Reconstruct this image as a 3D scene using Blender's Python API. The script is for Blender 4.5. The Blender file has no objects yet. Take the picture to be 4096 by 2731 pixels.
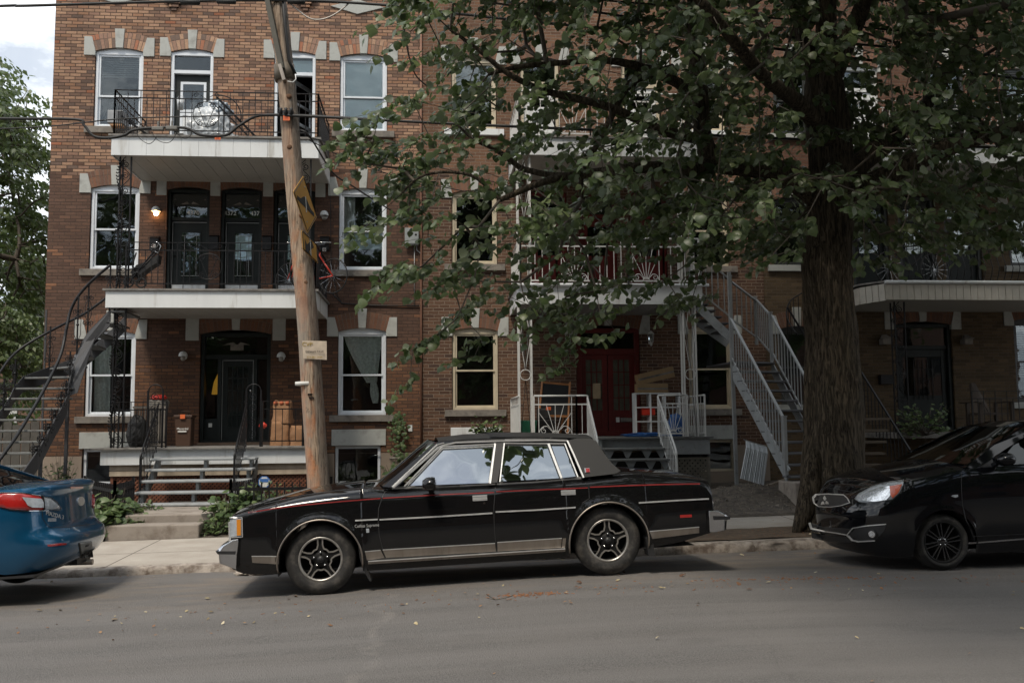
import bpy, bmesh, math, random
import numpy as np
from mathutils import Vector, Matrix, noise
R_ = math.radians
random.seed(7); RNG = np.random.default_rng(11)
sc = bpy.context.scene
COL = sc.collection
V = Vector

# ------------------------------------------------------------------ camera model (also used to measure the place off the photograph)
FL, YAW, PITCH, ROLL, EYE = 3750.0, R_(5.0), R_(5.15), R_(.5), 1.6
_f = V((math.sin(YAW)*math.cos(PITCH), math.cos(YAW)*math.cos(PITCH), math.sin(PITCH)))
_r0 = V((math.cos(YAW), -math.sin(YAW), 0)); _u0 = _r0.cross(_f)
_r = _r0*math.cos(ROLL) - _u0*math.sin(ROLL); _u = _u0*math.cos(ROLL) + _r0*math.sin(ROLL)
def ray(px, py): return _f + _r*((px-2048)/FL) + _u*((1365.5-py)/FL)
def atY(px, py, Y): d = ray(px, py); return d*(Y/d.y) + V((0,0,EYE))
def atX(px, py, X): d = ray(px, py); return d*(X/d.x) + V((0,0,EYE))
def proj(p):
    q = V(p) - V((0,0,EYE)); z = q.dot(_f); return (2048+FL*q.dot(_r)/z, 1365.5-FL*q.dot(_u)/z)
cam_d = bpy.data.cameras.new('camera'); cam = bpy.data.objects.new('camera', cam_d); COL.objects.link(cam)
cam.matrix_world = Matrix(((_r.x,_u.x,-_f.x,0),(_r.y,_u.y,-_f.y,0),(_r.z,_u.z,-_f.z,EYE),(0,0,0,1)))
cam_d.sensor_width = 36; cam_d.lens = FL/4096*36; cam_d.clip_end = 2000; cam_d.clip_start = .05
sc.camera = cam
sc.view_settings.view_transform = 'Standard'; sc.view_settings.look = 'None'
sc.view_settings.gamma = 1; sc.view_settings.use_curve_mapping = False

# ------------------------------------------------------------------ node helpers
class NT:
    def __init__(s, m):
        s.m = m; m.use_nodes = True; s.t = m.node_tree; s.t.nodes.clear()
    def n(s, typ, **kw):
        nd = s.t.nodes.new(typ)
        for k, v in kw.items(): setattr(nd, k, v)
        return nd
    def l(s, a, b): s.t.links.new(a, b)
    def math(s, op, a, b=None, c=None):
        nd = s.n('ShaderNodeMath', operation=op)
        for i, x in enumerate((a, b, c)):
            if x is None: continue
            if isinstance(x, (int, float)): nd.inputs[i].default_value = x
            else: s.l(x, nd.inputs[i])
        return nd.outputs[0]
    def mix(s, fac, a, b, blend='MIX'):
        nd = s.n('ShaderNodeMix', data_type='RGBA', blend_type=blend)
        for i, x in ((0, fac), (6, a), (7, b)):
            if isinstance(x, (int, float)): nd.inputs[i].default_value = x
            elif isinstance(x, tuple): nd.inputs[i].default_value = (*x[:3], 1)
            else: s.l(x, nd.inputs[i])
        return nd.outputs[2]
    def noise(s, vec, scale, detail=4, rough=.55, dist=0):
        nd = s.n('ShaderNodeTexNoise'); nd.inputs['Scale'].default_value = scale
        nd.inputs['Detail'].default_value = detail; nd.inputs['Roughness'].default_value = rough
        nd.inputs['Distortion'].default_value = dist
        if vec is not None: s.l(vec, nd.inputs['Vector'])
        return nd.outputs[0]
    def ramp(s, fac, stops, interp='LINEAR'):
        nd = s.n('ShaderNodeValToRGB'); cr = nd.color_ramp; cr.interpolation = interp
        while len(cr.elements) < len(stops): cr.elements.new(.5)
        for e, (p, c) in zip(cr.elements, stops):
            e.position = p; e.color = (*c, 1) if isinstance(c, tuple) else (c, c, c, 1)
        s.l(fac, nd.inputs[0]); return nd.outputs[0]
    def obj(s): return s.n('ShaderNodeTexCoord').outputs['Object']
    def scale(s, vec, x, y, z):
        nd = s.n('ShaderNodeMapping'); nd.inputs['Scale'].default_value = (x, y, z); s.l(vec, nd.inputs['Vector']); return nd.outputs[0]
    def bump(s, h, strength=.4, dist=.01):
        nd = s.n('ShaderNodeBump'); nd.inputs['Strength'].default_value = strength; nd.inputs['Distance'].default_value = dist
        s.l(h, nd.inputs['Height']); return nd.outputs[0]
    def bsdf(s, base, rough=.6, metal=0, spec=.5, coat=0, normal=None, **kw):
        b = s.n('ShaderNodeBsdfPrincipled'); o = s.n('ShaderNodeOutputMaterial')
        for k, x in (('Base Color', base), ('Roughness', rough), ('Metallic', metal), ('Specular IOR Level', spec), ('Coat Weight', coat)):
            if isinstance(x, tuple): b.inputs[k].default_value = (*x[:3], 1)
            elif isinstance(x, (int, float)): b.inputs[k].default_value = x
            else: s.l(x, b.inputs[k])
        for k, x in kw.items(): b.inputs[k.replace('_', ' ')].default_value = x
        if normal is not None: s.l(normal, b.inputs['Normal'])
        s.l(b.outputs[0], o.inputs[0]); return b

def mat(name, col, rough=.6, metal=0, var=.15, vs=6, bump=0, bs=60, spec=.5, coat=0, dirt=None, streak=False, **kw):
    m = bpy.data.materials.new(name); t = NT(m); oc = t.obj()
    v = t.scale(oc, 1, 1, .15) if streak else oc
    n1 = t.noise(v, vs, 5, .6)
    c = t.mix(t.ramp(n1, [(.3, 0.), (.7, 1.)]), tuple(x*(1-var) for x in col), tuple(min(1, x*(1+var)) for x in col))
    if dirt:
        n2 = t.noise(v, dirt[1], 6, .65)
        c = t.mix(t.ramp(n2, [(dirt[2], 0.), (dirt[2]+.18, 1.)]), c, dirt[0])
    nm = t.bump(t.noise(oc, bs, 4, .6), .5, bump) if bump else None
    rr = t.math('MULTIPLY_ADD', n1, rough*.3, rough*.85)
    t.bsdf(c, rr, metal, spec, coat, nm, **kw); return m

def brick_mat(name, zones, mortar, bw=.218, bh=.0687, mt=.011, jitter=.12, grime=.25, bumpd=.006):
    """zones: [(z_from, [(cum_prob, colour), ...]), ...] bottom to top; the palette changes brick by brick round each z_from"""
    m = bpy.data.materials.new(name); t = NT(m); oc = t.obj()
    wob = t.n('ShaderNodeVectorMath', operation='MULTIPLY_ADD')
    nz = t.n('ShaderNodeTexNoise'); nz.inputs['Scale'].default_value = 9; t.l(oc, nz.inputs['Vector'])
    t.l(nz.outputs['Color'], wob.inputs[0]); wob.inputs[1].default_value = (.011,)*3; t.l(oc, wob.inputs[2])
    sp = t.n('ShaderNodeSeparateXYZ'); t.l(wob.outputs[0], sp.inputs[0])
    u = t.math('ADD', sp.outputs[0], sp.outputs[1]); v = sp.outputs[2]
    rv = t.math('DIVIDE', v, bh); row = t.math('FLOOR', rv); fy = t.math('FRACT', rv)
    off = t.math('MULTIPLY', t.math('FLOORED_MODULO', row, 2), .5)
    wr = t.n('ShaderNodeTexWhiteNoise', noise_dimensions='1D'); t.l(row, wr.inputs['W'])
    off = t.math('ADD', off, t.math('MULTIPLY', wr.outputs[0], .1))
    fu = t.math('ADD', t.math('DIVIDE', u, bw), off); colm = t.math('FLOOR', fu); fx = t.math('FRACT', fu)
    cmb = t.n('ShaderNodeCombineXYZ'); t.l(colm, cmb.inputs[0]); t.l(row, cmb.inputs[1])
    wn = t.n('ShaderNodeTexWhiteNoise', noise_dimensions='2D'); t.l(cmb.outputs[0], wn.inputs['Vector'])
    cm2 = t.n('ShaderNodeCombineXYZ'); t.l(t.math('ADD', colm, 57.3), cm2.inputs[0]); t.l(t.math('ADD', row, 11.7), cm2.inputs[1])
    wn2 = t.n('ShaderNodeTexWhiteNoise', noise_dimensions='2D'); t.l(cm2.outputs[0], wn2.inputs['Vector'])
    pick, jit = wn.outputs[0], wn2.outputs[0]
    c = None
    for z0, pal in zones:
        rr = t.ramp(pick, [(0, pal[0][1])] + [(pal[i][0], pal[i+1][1]) for i in range(len(pal)-1)], 'CONSTANT')
        if c is None: c = rr
        else:
            zz = t.math('ADD', t.math('MULTIPLY', row, bh), t.math('MULTIPLY', jit, .35))
            c = t.mix(t.math('GREATER_THAN', zz, z0), c, rr)
    hsv = t.n('ShaderNodeHueSaturation'); t.l(c, hsv.inputs['Color'])
    t.l(t.math('MULTIPLY_ADD', jit, jitter*2, 1-jitter), hsv.inputs['Value'])
    c = hsv.outputs[0]
    fine = t.noise(oc, 55, 5, .7)
    c = t.mix(.5, c, t.mix(t.ramp(fine, [(.3, 0.), (.7, 1.)]), (.35,.33,.32), (1,1,1)), 'MULTIPLY')
    ax = t.math('MINIMUM', fx, t.math('SUBTRACT', 1, fx)); ay = t.math('MINIMUM', fy, t.math('SUBTRACT', 1, fy))
    ex = t.math('DIVIDE', ax, mt/2/bw); ey = t.math('DIVIDE', ay, mt/2/bh)
    edge = t.math('MINIMUM', ex, ey)
    msk = t.ramp(edge, [(.85*.5, 0.), (1.15*.5, 1.)]); # edge 0..2 -> ramp clamps, scaled below
    edge2 = t.math('MULTIPLY', edge, .5); msk = t.ramp(edge2, [(.42, 0.), (.6, 1.)])
    mo = t.mix(t.ramp(t.noise(oc, 30, 3), [(.35, 0.), (.65, 1.)]), tuple(x*.7 for x in mortar), mortar)
    c = t.mix(msk, mo, c)
    g = t.noise(t.scale(oc, .5, .5, .35), 1.3, 6, .6)
    c = t.mix(grime, c, t.mix(t.ramp(g, [(.38, 0.), (.62, 1.)]), (.25,.23,.22), (1,1,1)), 'MULTIPLY')
    hgt = t.math('ADD', msk, t.math('MULTIPLY', fine, .35))
    t.bsdf(c, .85, 0, .25, 0, t.bump(hgt, .8, bumpd)); return m

# ------------------------------------------------------------------ mesh helpers
class MB:
    def __init__(s): s.v = []; s.f = []; s.sm = []; s.rnd = []
    def add(s, vs, fs, smooth=False, rnd=None):
        b = len(s.v); s.v += [tuple(x) for x in vs]
        for f in fs: s.f.append(tuple(b+i for i in f)); s.sm.append(smooth); s.rnd.append(random.random() if rnd is None else rnd)
        return s
    def box(s, x0, x1, y0, y1, z0, z1, rnd=None):
        r = random.random() if rnd is None else rnd
        vs = [(x,y,z) for z in (z0,z1) for y in (y0,y1) for x in (x0,x1)]
        return s.add(vs, [(0,2,3,1),(4,5,7,6),(0,1,5,4),(2,6,7,3),(0,4,6,2),(1,3,7,5)], rnd=r)
    def bar(s, a, b, w, h=None, up=(0,0,1)):
        a, b = V(a), V(b); h = h or w; d = (b-a)
        if d.length < 1e-6: return s
        d.normalize(); up = V(up)
        if abs(d.dot(up)) > .98: up = V((0,1,0))
        sd = d.cross(up).normalized(); u2 = sd.cross(d)
        vs = [p + sd*(i*w/2) + u2*(j*h/2) for p in (a, b) for i, j in ((-1,-1),(1,-1),(1,1),(-1,1))]
        return s.add(vs, [(3,2,1,0),(4,5,6,7),(0,1,5,4),(1,2,6,5),(2,3,7,6),(3,0,4,7)], rnd=random.random())
    def tube(s, pts, r, n=8, cap=True, flat=None, closed=False):
        pts = [V(p) for p in pts]; m = len(pts)
        rs = r if isinstance(r, (list, tuple)) else [r]*m
        t0 = (pts[1]-pts[0]).normalized(); ref = V((0,0,1)) if abs(t0.z) < .9 else V((1,0,0))
        nrm = t0.cross(ref).normalized(); vs = []
        for i, p in enumerate(pts):
            if closed: t = pts[(i+1) % m]-pts[i-1]
            else: t = pts[min(i+1,m-1)]-pts[max(i-1,0)]
            if t.length < 1e-9: t = t0.copy()
            t.normalize(); nrm = nrm - t*nrm.dot(t)
            if nrm.length < 1e-6: nrm = t.orthogonal()
            nrm.normalize(); bn = t.cross(nrm)
            for k in range(n):
                a = 2*math.pi*k/n; vs.append(p + (nrm*math.cos(a)+bn*math.sin(a))*rs[i])
        fs = []
        for i in range(m if closed else m-1):
            j = (i+1) % m
            for k in range(n): fs.append((i*n+k, j*n+k, j*n+(k+1)%n, i*n+(k+1)%n))
        s.add(vs, fs, n > 4)
        if cap and not closed:
            b = len(s.v)-len(vs); s.f.append(tuple(b+k for k in range(n))); s.sm.append(False); s.rnd.append(.5)
            s.f.append(tuple(b+(m-1)*n+n-1-k for k in range(n))); s.sm.append(False); s.rnd.append(.5)
        return s
    def prism(s, poly, d, smooth=False):
        """poly: 3D points of a planar outline, d: extrusion vector"""
        n = len(poly); d = V(d); vs = [V(p) for p in poly] + [V(p)+d for p in poly]
        fs = [tuple(range(n))[::-1], tuple(range(n, 2*n))] + [(i, (i+1)%n, n+(i+1)%n, n+i) for i in range(n)]
        return s.add(vs, fs, smooth, rnd=random.random())
    def grid(s, rows, smooth=True, closed=False):
        m = len(rows); n = len(rows[0]); vs = [p for r in rows for p in r]; fs = []
        for i in range(m-1):
            for k in range(n if closed else n-1): fs.append((i*n+k, i*n+(k+1)%n, (i+1)*n+(k+1)%n, (i+1)*n+k))
        return s.add(vs, fs, smooth)
    def lathe(s, prof, c, axis='z', n=24, smooth=True):
        """prof: [(radius, height)]; c: centre"""
        rows = []
        for r, h in prof:
            row = []
            for k in range(n):
                a = 2*math.pi*k/n; x, y = r*math.cos(a), r*math.sin(a)
                row.append(V(c) + (V((x,y,h)) if axis == 'z' else V((x,h,y)) if axis == 'y' else V((h,x,y))))
            rows.append(row)
        return s.grid(rows, smooth, True)
    def xf(s, M): s.v = [tuple(M @ V(p)) for p in s.v]; return s
    def build(s, name, m, parent=None, bevel=0, attr=False, fix=True):
        me = bpy.data.meshes.new(name); me.from_pydata(s.v, [], s.f)
        me.polygons.foreach_set('use_smooth', s.sm)
        if attr:
            at = me.attributes.new('rnd', 'FLOAT', 'FACE'); at.data.foreach_set('value', s.rnd)
        if fix:
            bm = bmesh.new(); bm.from_mesh(me); bmesh.ops.recalc_face_normals(bm, faces=bm.faces); bm.to_mesh(me); bm.free()
        me.update(); me.materials.append(m)
        o = bpy.data.objects.new(name, me); COL.objects.link(o)
        if parent is not None: par(o, parent)
        if bevel:
            bv = o.modifiers.new('bevel', 'BEVEL'); bv.width = bevel; bv.segments = 2; bv.limit_method = 'ANGLE'; bv.angle_limit = R_(40)
        return o
def par(o, p):
    o.parent = p; M = p.matrix_world.copy() if p.parent is None else WORLD[p.name]
    o.matrix_parent_inverse = M.inverted(); WORLD[o.name] = Matrix.Identity(4)
WORLD = {}
def tag(o, label=None, cat=None, group=None, kind=None):
    for k, v in (('label', label), ('category', cat), ('group', group), ('kind', kind)):
        if v: o[k] = v
    return o
def empty(name, loc, label=None, cat=None, group=None):
    o = bpy.data.objects.new(name, None); COL.objects.link(o); o.location = loc
    o.matrix_world = Matrix.Translation(V(loc)); return tag(o, label, cat, group)
def arc(c, r, a0, a1, n, pl='xz'):
    out = []
    for k in range(n+1):
        a = a0+(a1-a0)*k/n; x, z = r*math.cos(a), r*math.sin(a)
        out.append(V(c)+(V((x,0,z)) if pl == 'xz' else V((0,x,z))))
    return out
def spiral(c, r0, r1, a0, a1, n=14, pl='xz'):
    return [V(c)+ (V((math.cos(a)*r,0,math.sin(a)*r)) if pl=='xz' else V((0,math.cos(a)*r,math.sin(a)*r))) for a, r in ((a0+(a1-a0)*k/n, r0+(r1-r0)*k/n) for k in range(n+1))]
def text(name, s, size, loc, m, parent, rot=(R_(90),0,0), ext=.002, align='CENTER', sx=1, M=None, label=None):
    cu = bpy.data.curves.new(name, 'FONT'); cu.body = s; cu.size = size; cu.extrude = ext; cu.align_x = align; cu.align_y = 'CENTER'; cu.resolution_u = 3
    o = bpy.data.objects.new(name, cu); COL.objects.link(o)
    dg = bpy.context.evaluated_depsgraph_get(); dg.update()
    me = bpy.data.meshes.new_from_object(o.evaluated_get(dg)); bpy.data.objects.remove(o)
    MM = Matrix.Translation(V(loc)) @ (M if M is not None else (Matrix.Rotation(rot[2],4,'Z') @ Matrix.Rotation(rot[1],4,'Y') @ Matrix.Rotation(rot[0],4,'X'))) @ Matrix.Diagonal((sx,1,1,1))
    me.transform(MM); me.materials.clear(); me.materials.append(m)
    o = bpy.data.objects.new(name, me); COL.objects.link(o)
    if parent is not None: par(o, parent)
    if label: o['label'] = label
    return o
def lerp(a, b, t): return a+(b-a)*t
def interp(tab, x):
    if x <= tab[0][0]: return tab[0][1]
    for (a, p), (b, q) in zip(tab, tab[1:]):
        if x <= b: return p+(q-p)*(x-a)/(b-a)
    return tab[-1][1]
def sinterp(tab, x):
    """smooth (monotone-ish Catmull) interpolation"""
    xs = [t[0] for t in tab]; ys = [t[1] for t in tab]
    if x <= xs[0]: return ys[0]
    if x >= xs[-1]: return ys[-1]
    i = max(k for k in range(len(xs)-1) if xs[k] <= x)
    def sl(k):
        if k == 0: return (ys[1]-ys[0])/(xs[1]-xs[0])
        if k == len(xs)-1: return (ys[-1]-ys[-2])/(xs[-1]-xs[-2])
        a = (ys[k]-ys[k-1])/(xs[k]-xs[k-1]); b = (ys[k+1]-ys[k])/(xs[k+1]-xs[k])
        return 0 if a*b <= 0 else 2*a*b/(a+b)
    h = xs[i+1]-xs[i]; t = (x-xs[i])/h; m0, m1 = sl(i)*h, sl(i+1)*h
    return (2*t**3-3*t*t+1)*ys[i]+(t**3-2*t*t+t)*m0+(-2*t**3+3*t*t)*ys[i+1]+(t**3-t*t)*m1
# ------------------------------------------------------------------ world and sun
SUN_EL, SUN_AZ = R_(58), R_(205)      # azimuth measured clockwise from +Y: behind the camera, to the left
w = bpy.data.worlds.new('World'); sc.world = w; t = NT(w)
sky = t.n('ShaderNodeTexSky', sky_type='NISHITA', sun_disc=False); sky.sun_elevation = SUN_EL; sky.sun_rotation = SUN_AZ
sky.air_density = 1.0; sky.dust_density = 1.5; sky.ozone_density = 1.4
gen = t.n('ShaderNodeTexCoord').outputs['Generated']
cl = t.noise(t.scale(gen, 1, 1, 2.2), 1.9, 9, .58, .25)
cm = t.ramp(cl, [(.34, 0.), (.43, .8), (.52, 1.)])
cs = t.ramp(t.noise(t.scale(gen, 1.3, 1.3, 2.9), 4.3, 7, .6), [(.44, (5.6,6.1,6.8)), (.62, (13.5,13.7,13.8))])
bg = t.n('ShaderNodeBackground'); t.l(t.mix(cm, sky.outputs[0], cs), bg.inputs[0]); bg.inputs[1].default_value = .085
t.l(bg.outputs[0], t.n('ShaderNodeOutputWorld').inputs[0])
sl = bpy.data.lights.new('sun', 'SUN'); sl.energy = 1.8; sl.angle = R_(11); sl.color = (1, .90, .76)
so = bpy.data.objects.new('sun', sl); COL.objects.link(so)
sd = V((math.sin(SUN_AZ)*math.cos(SUN_EL), math.cos(SUN_AZ)*math.cos(SUN_EL), math.sin(SUN_EL)))
so.rotation_euler = sd.to_track_quat('Z', 'Y').to_euler(); so.location = (0, 0, 30)
sc.view_settings.exposure = 0.76

# ------------------------------------------------------------------ materials
TAN, ORG, BRN, DRK, RED, PNK = (.42,.26,.17), (.35,.195,.12), (.225,.14,.10), (.17,.115,.09), (.36,.15,.085), (.31,.185,.13)
M = {}
M['brick1'] = brick_mat('brick_old_mixed', [
    (-9, [(.35,(.185,.092,.053)), (.72,(.155,.082,.050)), (.90,(.21,.105,.058)), (.96,(.10,.06,.043)), (1,(.25,.13,.07))]),
    (3.05, [(.45,(.145,.084,.060)), (.85,(.128,.075,.055)), (.95,(.17,.095,.065)), (1,(.28,.14,.08))]),
    (6.95, [(.40,TAN), (.56,BRN), (.70,ORG), (.92,PNK), (.97,DRK), (1,RED)])], (.085,.056,.042), mt=.014)
M['brick2'] = brick_mat('brick_brown', [
    (-9, [(.40,(.14,.078,.05)), (.75,(.115,.064,.043)), (.9,(.17,.095,.06)), (1,(.085,.05,.038))]),
    (6.9, [(.5,(.20,.11,.068)), (.85,(.165,.09,.058)), (1,(.25,.135,.08))])], (.27,.21,.16))
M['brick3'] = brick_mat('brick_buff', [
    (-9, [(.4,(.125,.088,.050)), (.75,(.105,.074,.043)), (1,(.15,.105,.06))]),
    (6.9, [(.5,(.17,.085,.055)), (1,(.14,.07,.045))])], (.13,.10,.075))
M['stone'] = mat('grey_cut_stone', (.40,.41,.385), .85, bump=.003, bs=150, var=.12, vs=3, dirt=((.27,.27,.25), 3, .5))
M['stone_d'] = mat('weathered_sill_stone', (.20,.18,.155), .85, bump=.004, bs=90, var=.2, dirt=((.1,.09,.08), 4, .5))
M['white'] = mat('white_window_vinyl', (.66,.70,.74), .4, var=.04)
M['cream'] = mat('cream_painted_wood', (.50,.435,.32), .5, var=.1)
M['wpaint'] = mat('white_painted_panel', (.66,.68,.68), .5, var=.07, vs=2, dirt=((.36,.34,.30), 3.2, .56), streak=True)
M['black'] = mat('black_painted_iron', (.010,.010,.011), .42, var=.4, vs=30, spec=.3)
M['wiron'] = mat('white_painted_iron', (.58,.58,.56), .45, var=.08, dirt=((.33,.2,.12), 14, .66))
M['giron'] = mat('grey_painted_metal', (.30,.31,.31), .45, metal=.2, var=.1, dirt=((.16,.14,.12), 9, .6))
M['door_d'] = mat('black_green_door_paint', (.010,.014,.013), .5, var=.3, spec=.3)
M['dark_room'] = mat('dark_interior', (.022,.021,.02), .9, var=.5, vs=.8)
M['red'] = mat('dark_red_door_paint', (.11,.011,.009), .45, var=.2)
M['gtread'] = mat('grey_stair_paint', (.27,.285,.29), .55, var=.15, vs=5, dirt=((.15,.14,.13), 8, .58))
M['gtread_d'] = mat('worn_dark_grey_paint', (.13,.135,.13), .6, var=.2, dirt=((.07,.06,.055), 6, .5))
M['stringer'] = mat('charcoal_stringer_paint', (.055,.056,.06), .5, var=.12)
M['deck'] = mat('weathered_grey_deck', (.19,.18,.165), .8, var=.25, vs=4, dirt=((.09,.085,.08), 7, .5), bump=.003)
M['soffit'] = mat('soffit_panel', (.40,.39,.36), .55, var=.06)
M['concrete'] = mat('old_concrete', (.27,.235,.20), .9, var=.15, vs=2.5, bump=.006, bs=60, dirt=((.15,.12,.095), 3, .5))
M['found'] = mat('beige_foundation_render', (.25,.20,.155), .9, var=.12, vs=2, bump=.003, dirt=((.15,.12,.1), 2, .55))
M['lattice'] = mat('red_brown_stained_lattice', (.17,.065,.035), .7, var=.25, vs=9)
M['lattice_g'] = mat('weathered_lattice', (.17,.155,.125), .8, var=.25, vs=9)
M['wood_p'] = mat('bare_pine_plank', (.40,.33,.25), .75, var=.2, vs=8, streak=True)
M['lace'] = mat('white_lace_curtain', (.80,.80,.77), .9, var=.25, vs=22)
M['blind'] = mat('pale_blue_blind', (.70,.80,.84), .6, var=.05)
M['chrome'] = mat('chrome', (.62,.62,.62), .12, metal=1, var=.05)
M['orange'] = mat('orange_plastic', (.75,.16,.05), .5, var=.1)
M['paper'] = mat('white_paper', (.6,.6,.57), .8, var=.08)
M['ink'] = mat('black_ink', (.02,.02,.02), .7)
M['rubber'] = mat('black_rubber_cable', (.014,.014,.014), .6, var=.3)
M['soil'] = mat('dark_soil', (.07,.055,.04), .95, var=.4, vs=8, bump=.03, bs=14, dirt=((.035,.03,.022), 10, .5))
def glass_mat(name, tint, refl, rough=.02):
    m = bpy.data.materials.new(name); t = NT(m)
    tr = t.n('ShaderNodeBsdfTransparent'); tr.inputs[0].default_value = (*tint, 1)
    gl = t.n('ShaderNodeBsdfGlossy'); gl.inputs['Roughness'].default_value = rough; gl.inputs[0].default_value = (.92,.97,1,1)
    nz = t.noise(t.obj(), 1.3, 2, .5); bm = t.bump(nz, .35, .02); t.l(bm, gl.inputs['Normal'])
    fr = t.n('ShaderNodeFresnel'); fr.inputs[0].default_value = 1.5
    fac = t.math('MINIMUM', t.math('MULTIPLY_ADD', fr.outputs[0], refl, .01), 1.0)
    mx = t.n('ShaderNodeMixShader'); t.l(fac, mx.inputs[0]); t.l(tr.outputs[0], mx.inputs[1]); t.l(gl.outputs[0], mx.inputs[2])
    t.l(mx.outputs[0], t.n('ShaderNodeOutputMaterial').inputs[0]); return m
M['glass'] = glass_mat('window_glass', (.90,.93,.92), 1.25)
def arch_mat(name, pal):
    m = bpy.data.materials.new(name); t = NT(m)
    a = t.n('ShaderNodeAttribute', attribute_name='rnd').outputs['Fac']
    c = t.ramp(a, [(i/len(pal), p) for i, p in enumerate(pal)], 'CONSTANT')
    g = t.ramp(t.noise(t.obj(), 40, 4, .7), [(.3, .72), (.7, 1.1)])
    t.bsdf(t.mix(1, c, g, 'MULTIPLY'), .85, normal=t.bump(t.noise(t.obj(), 90, 3), .5, .003)); return m
M['arch_hi'] = arch_mat('voussoir_brick_mixed', [TAN, ORG, PNK, TAN, BRN, PNK, DRK, RED])
M['arch_lo'] = arch_mat('voussoir_brick_brown', [(.17,.085,.052), (.2,.10,.06), (.14,.072,.048), (.19,.085,.048), (.15,.08,.052)])
M['mortar'] = mat('mortar', (.15,.115,.09), .9)

# ------------------------------------------------------------------ ground
YW = 19.3
def road_z(x, y):
    yy = max(y, 2); xx = max(-22, min(22, x))
    k = interp([(2,-.04),(6,-.01),(8,.02),(8.9,0)], yy)
    near = sinterp([(-22,-.45),(-5,-.10),(-3,-.06),(-1,.004),(.4,.07),(1.78,.118),(3,.118),(5.2,.092),(9,.13),(22,.3)], xx)
    far = -.040+.0163*xx
    return near+k if yy < 9.45 else lerp(near, far, min(1, (yy-9.45)/2.05)**.8)
def side_z(x, y):    # pavement and front yards: from the kerb (y 11.62) back to the houses
    xx = max(-22, min(22, x))
    base = .045+.0175*xx if xx < 0 else .045+.022*xx
    return base + (y-11.6)*.022 + (0 if y < 14.2 else (y-14.2)*(.035-.004*max(0,xx)))
def sheet(name, x0, x1, nx, ys, fz, m, kind='structure', rough=0, seed=0, extra=None):
    b = MB(); rows = []
    for y in ys:
        row = []
        for i in range(nx+1):
            x = x0+(x1-x0)*i/nx
            z = fz(x, y)
            if rough: z += rough*noise.fractal(V((x*2.1, y*2.1, seed)), 1, 2, 4)
            row.append((x, y, z))
        rows.append(row)
    b.grid(rows, True); o = b.build(name, m, fix=False); o['kind'] = kind; return o

ma = bpy.data.materials.new('asphalt'); t = NT(ma); oc = t.obj()
fine = t.noise(oc, 75, 5, .8); mid = t.noise(t.scale(oc, .35, 1, 1), 2.0, 6, .65); agg = t.n('ShaderNodeTexVoronoi'); agg.inputs['Scale'].default_value = 95; t.l(oc, agg.inputs['Vector'])
c = t.mix(t.ramp(fine, [(.3, 0.), (.7, 1.)]), (.034,.033,.033), (.225,.215,.205))
c = t.mix(t.math('MULTIPLY', t.ramp(agg.outputs['Distance'], [(.0, 1.), (.30, 0.)]), .5), c, (.33,.30,.28))
c = t.mix(t.ramp(mid, [(.35, 0.), (.65, .55)]), c, (.165,.152,.142))
# sand and leaf dust along the gutter, real stains with their own shapes
spx = t.n('ShaderNodeSeparateXYZ'); t.l(oc, spx.inputs[0])
gut = t.ramp(t.math('DIVIDE', spx.outputs[1], 12.), [(.70, 0.), (.80, .55), (.95, .8)])
dn = t.ramp(t.noise(t.scale(oc, .5, 1.6, 1), 2.6, 7, .7), [(.46, 0.), (.64, 1.)])
c = t.mix(t.math('MULTIPLY', gut, dn), c, (.25,.195,.145))
cr = t.n('ShaderNodeTexVoronoi', feature='DISTANCE_TO_EDGE'); cr.inputs['Scale'].default_value = .33
wv = t.n('ShaderNodeVectorMath', operation='MULTIPLY_ADD'); nz = t.n('ShaderNodeTexNoise'); nz.inputs['Scale'].default_value = 2.2; nz.inputs['Detail'].default_value = 6
t.l(oc, nz.inputs['Vector']); t.l(nz.outputs['Color'], wv.inputs[0]); wv.inputs[1].default_value = (.5,.5,.0); t.l(oc, wv.inputs[2]); t.l(wv.outputs[0], cr.inputs['Vector'])
crk = t.ramp(cr.outputs['Distance'], [(.0, .22), (.005, .0)])
c = t.mix(t.math('MULTIPLY', crk, t.ramp(t.noise(oc, .6, 2), [(.45, 0.), (.6, 1.)])), c, (.04,.036,.033))
sx2 = t.n('ShaderNodeSeparateXYZ'); t.l(wv.outputs[0], sx2.inputs[0])
seam = t.ramp(t.math('ABSOLUTE', t.math('SUBTRACT', sx2.outputs[0], -.18)), [(.02, .5), (.07, 0.)])
c = t.mix(t.math('MULTIPLY', seam, t.ramp(t.noise(oc, 5, 5, .7), [(.42, 0.), (.58, 1.)])), c, (.24,.22,.20))
trk = t.ramp(t.noise(t.scale(oc, .12, 2.2, 1), 1.1, 5, .6), [(.40, 0.), (.62, .55)]); c = t.mix(trk, c, (.19,.18,.172))
st_ = t.ramp(t.noise(t.scale(oc, .8, 1.3, 1), 1.7, 4, .6), [(.60, 0.), (.74, .22)]); c = t.mix(st_, c, (.045,.043,.042))
t.bsdf(c, .82, 0, .35, normal=t.bump(t.math('ADD', fine, t.math('MULTIPLY', agg.outputs['Distance'], .8)), .9, .011)); M['asphalt'] = ma
ys = [-60,-30,-15,-9,-7]+[ -5+.5*i for i in range(26)]+[8+.25*i for i in range(1,16)]
sheet('road', -70, 70, 140, ys, lambda x, y: road_z(x, y) if y < 11.5 else road_z(x, 11.5)-.002, M['asphalt'])

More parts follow.
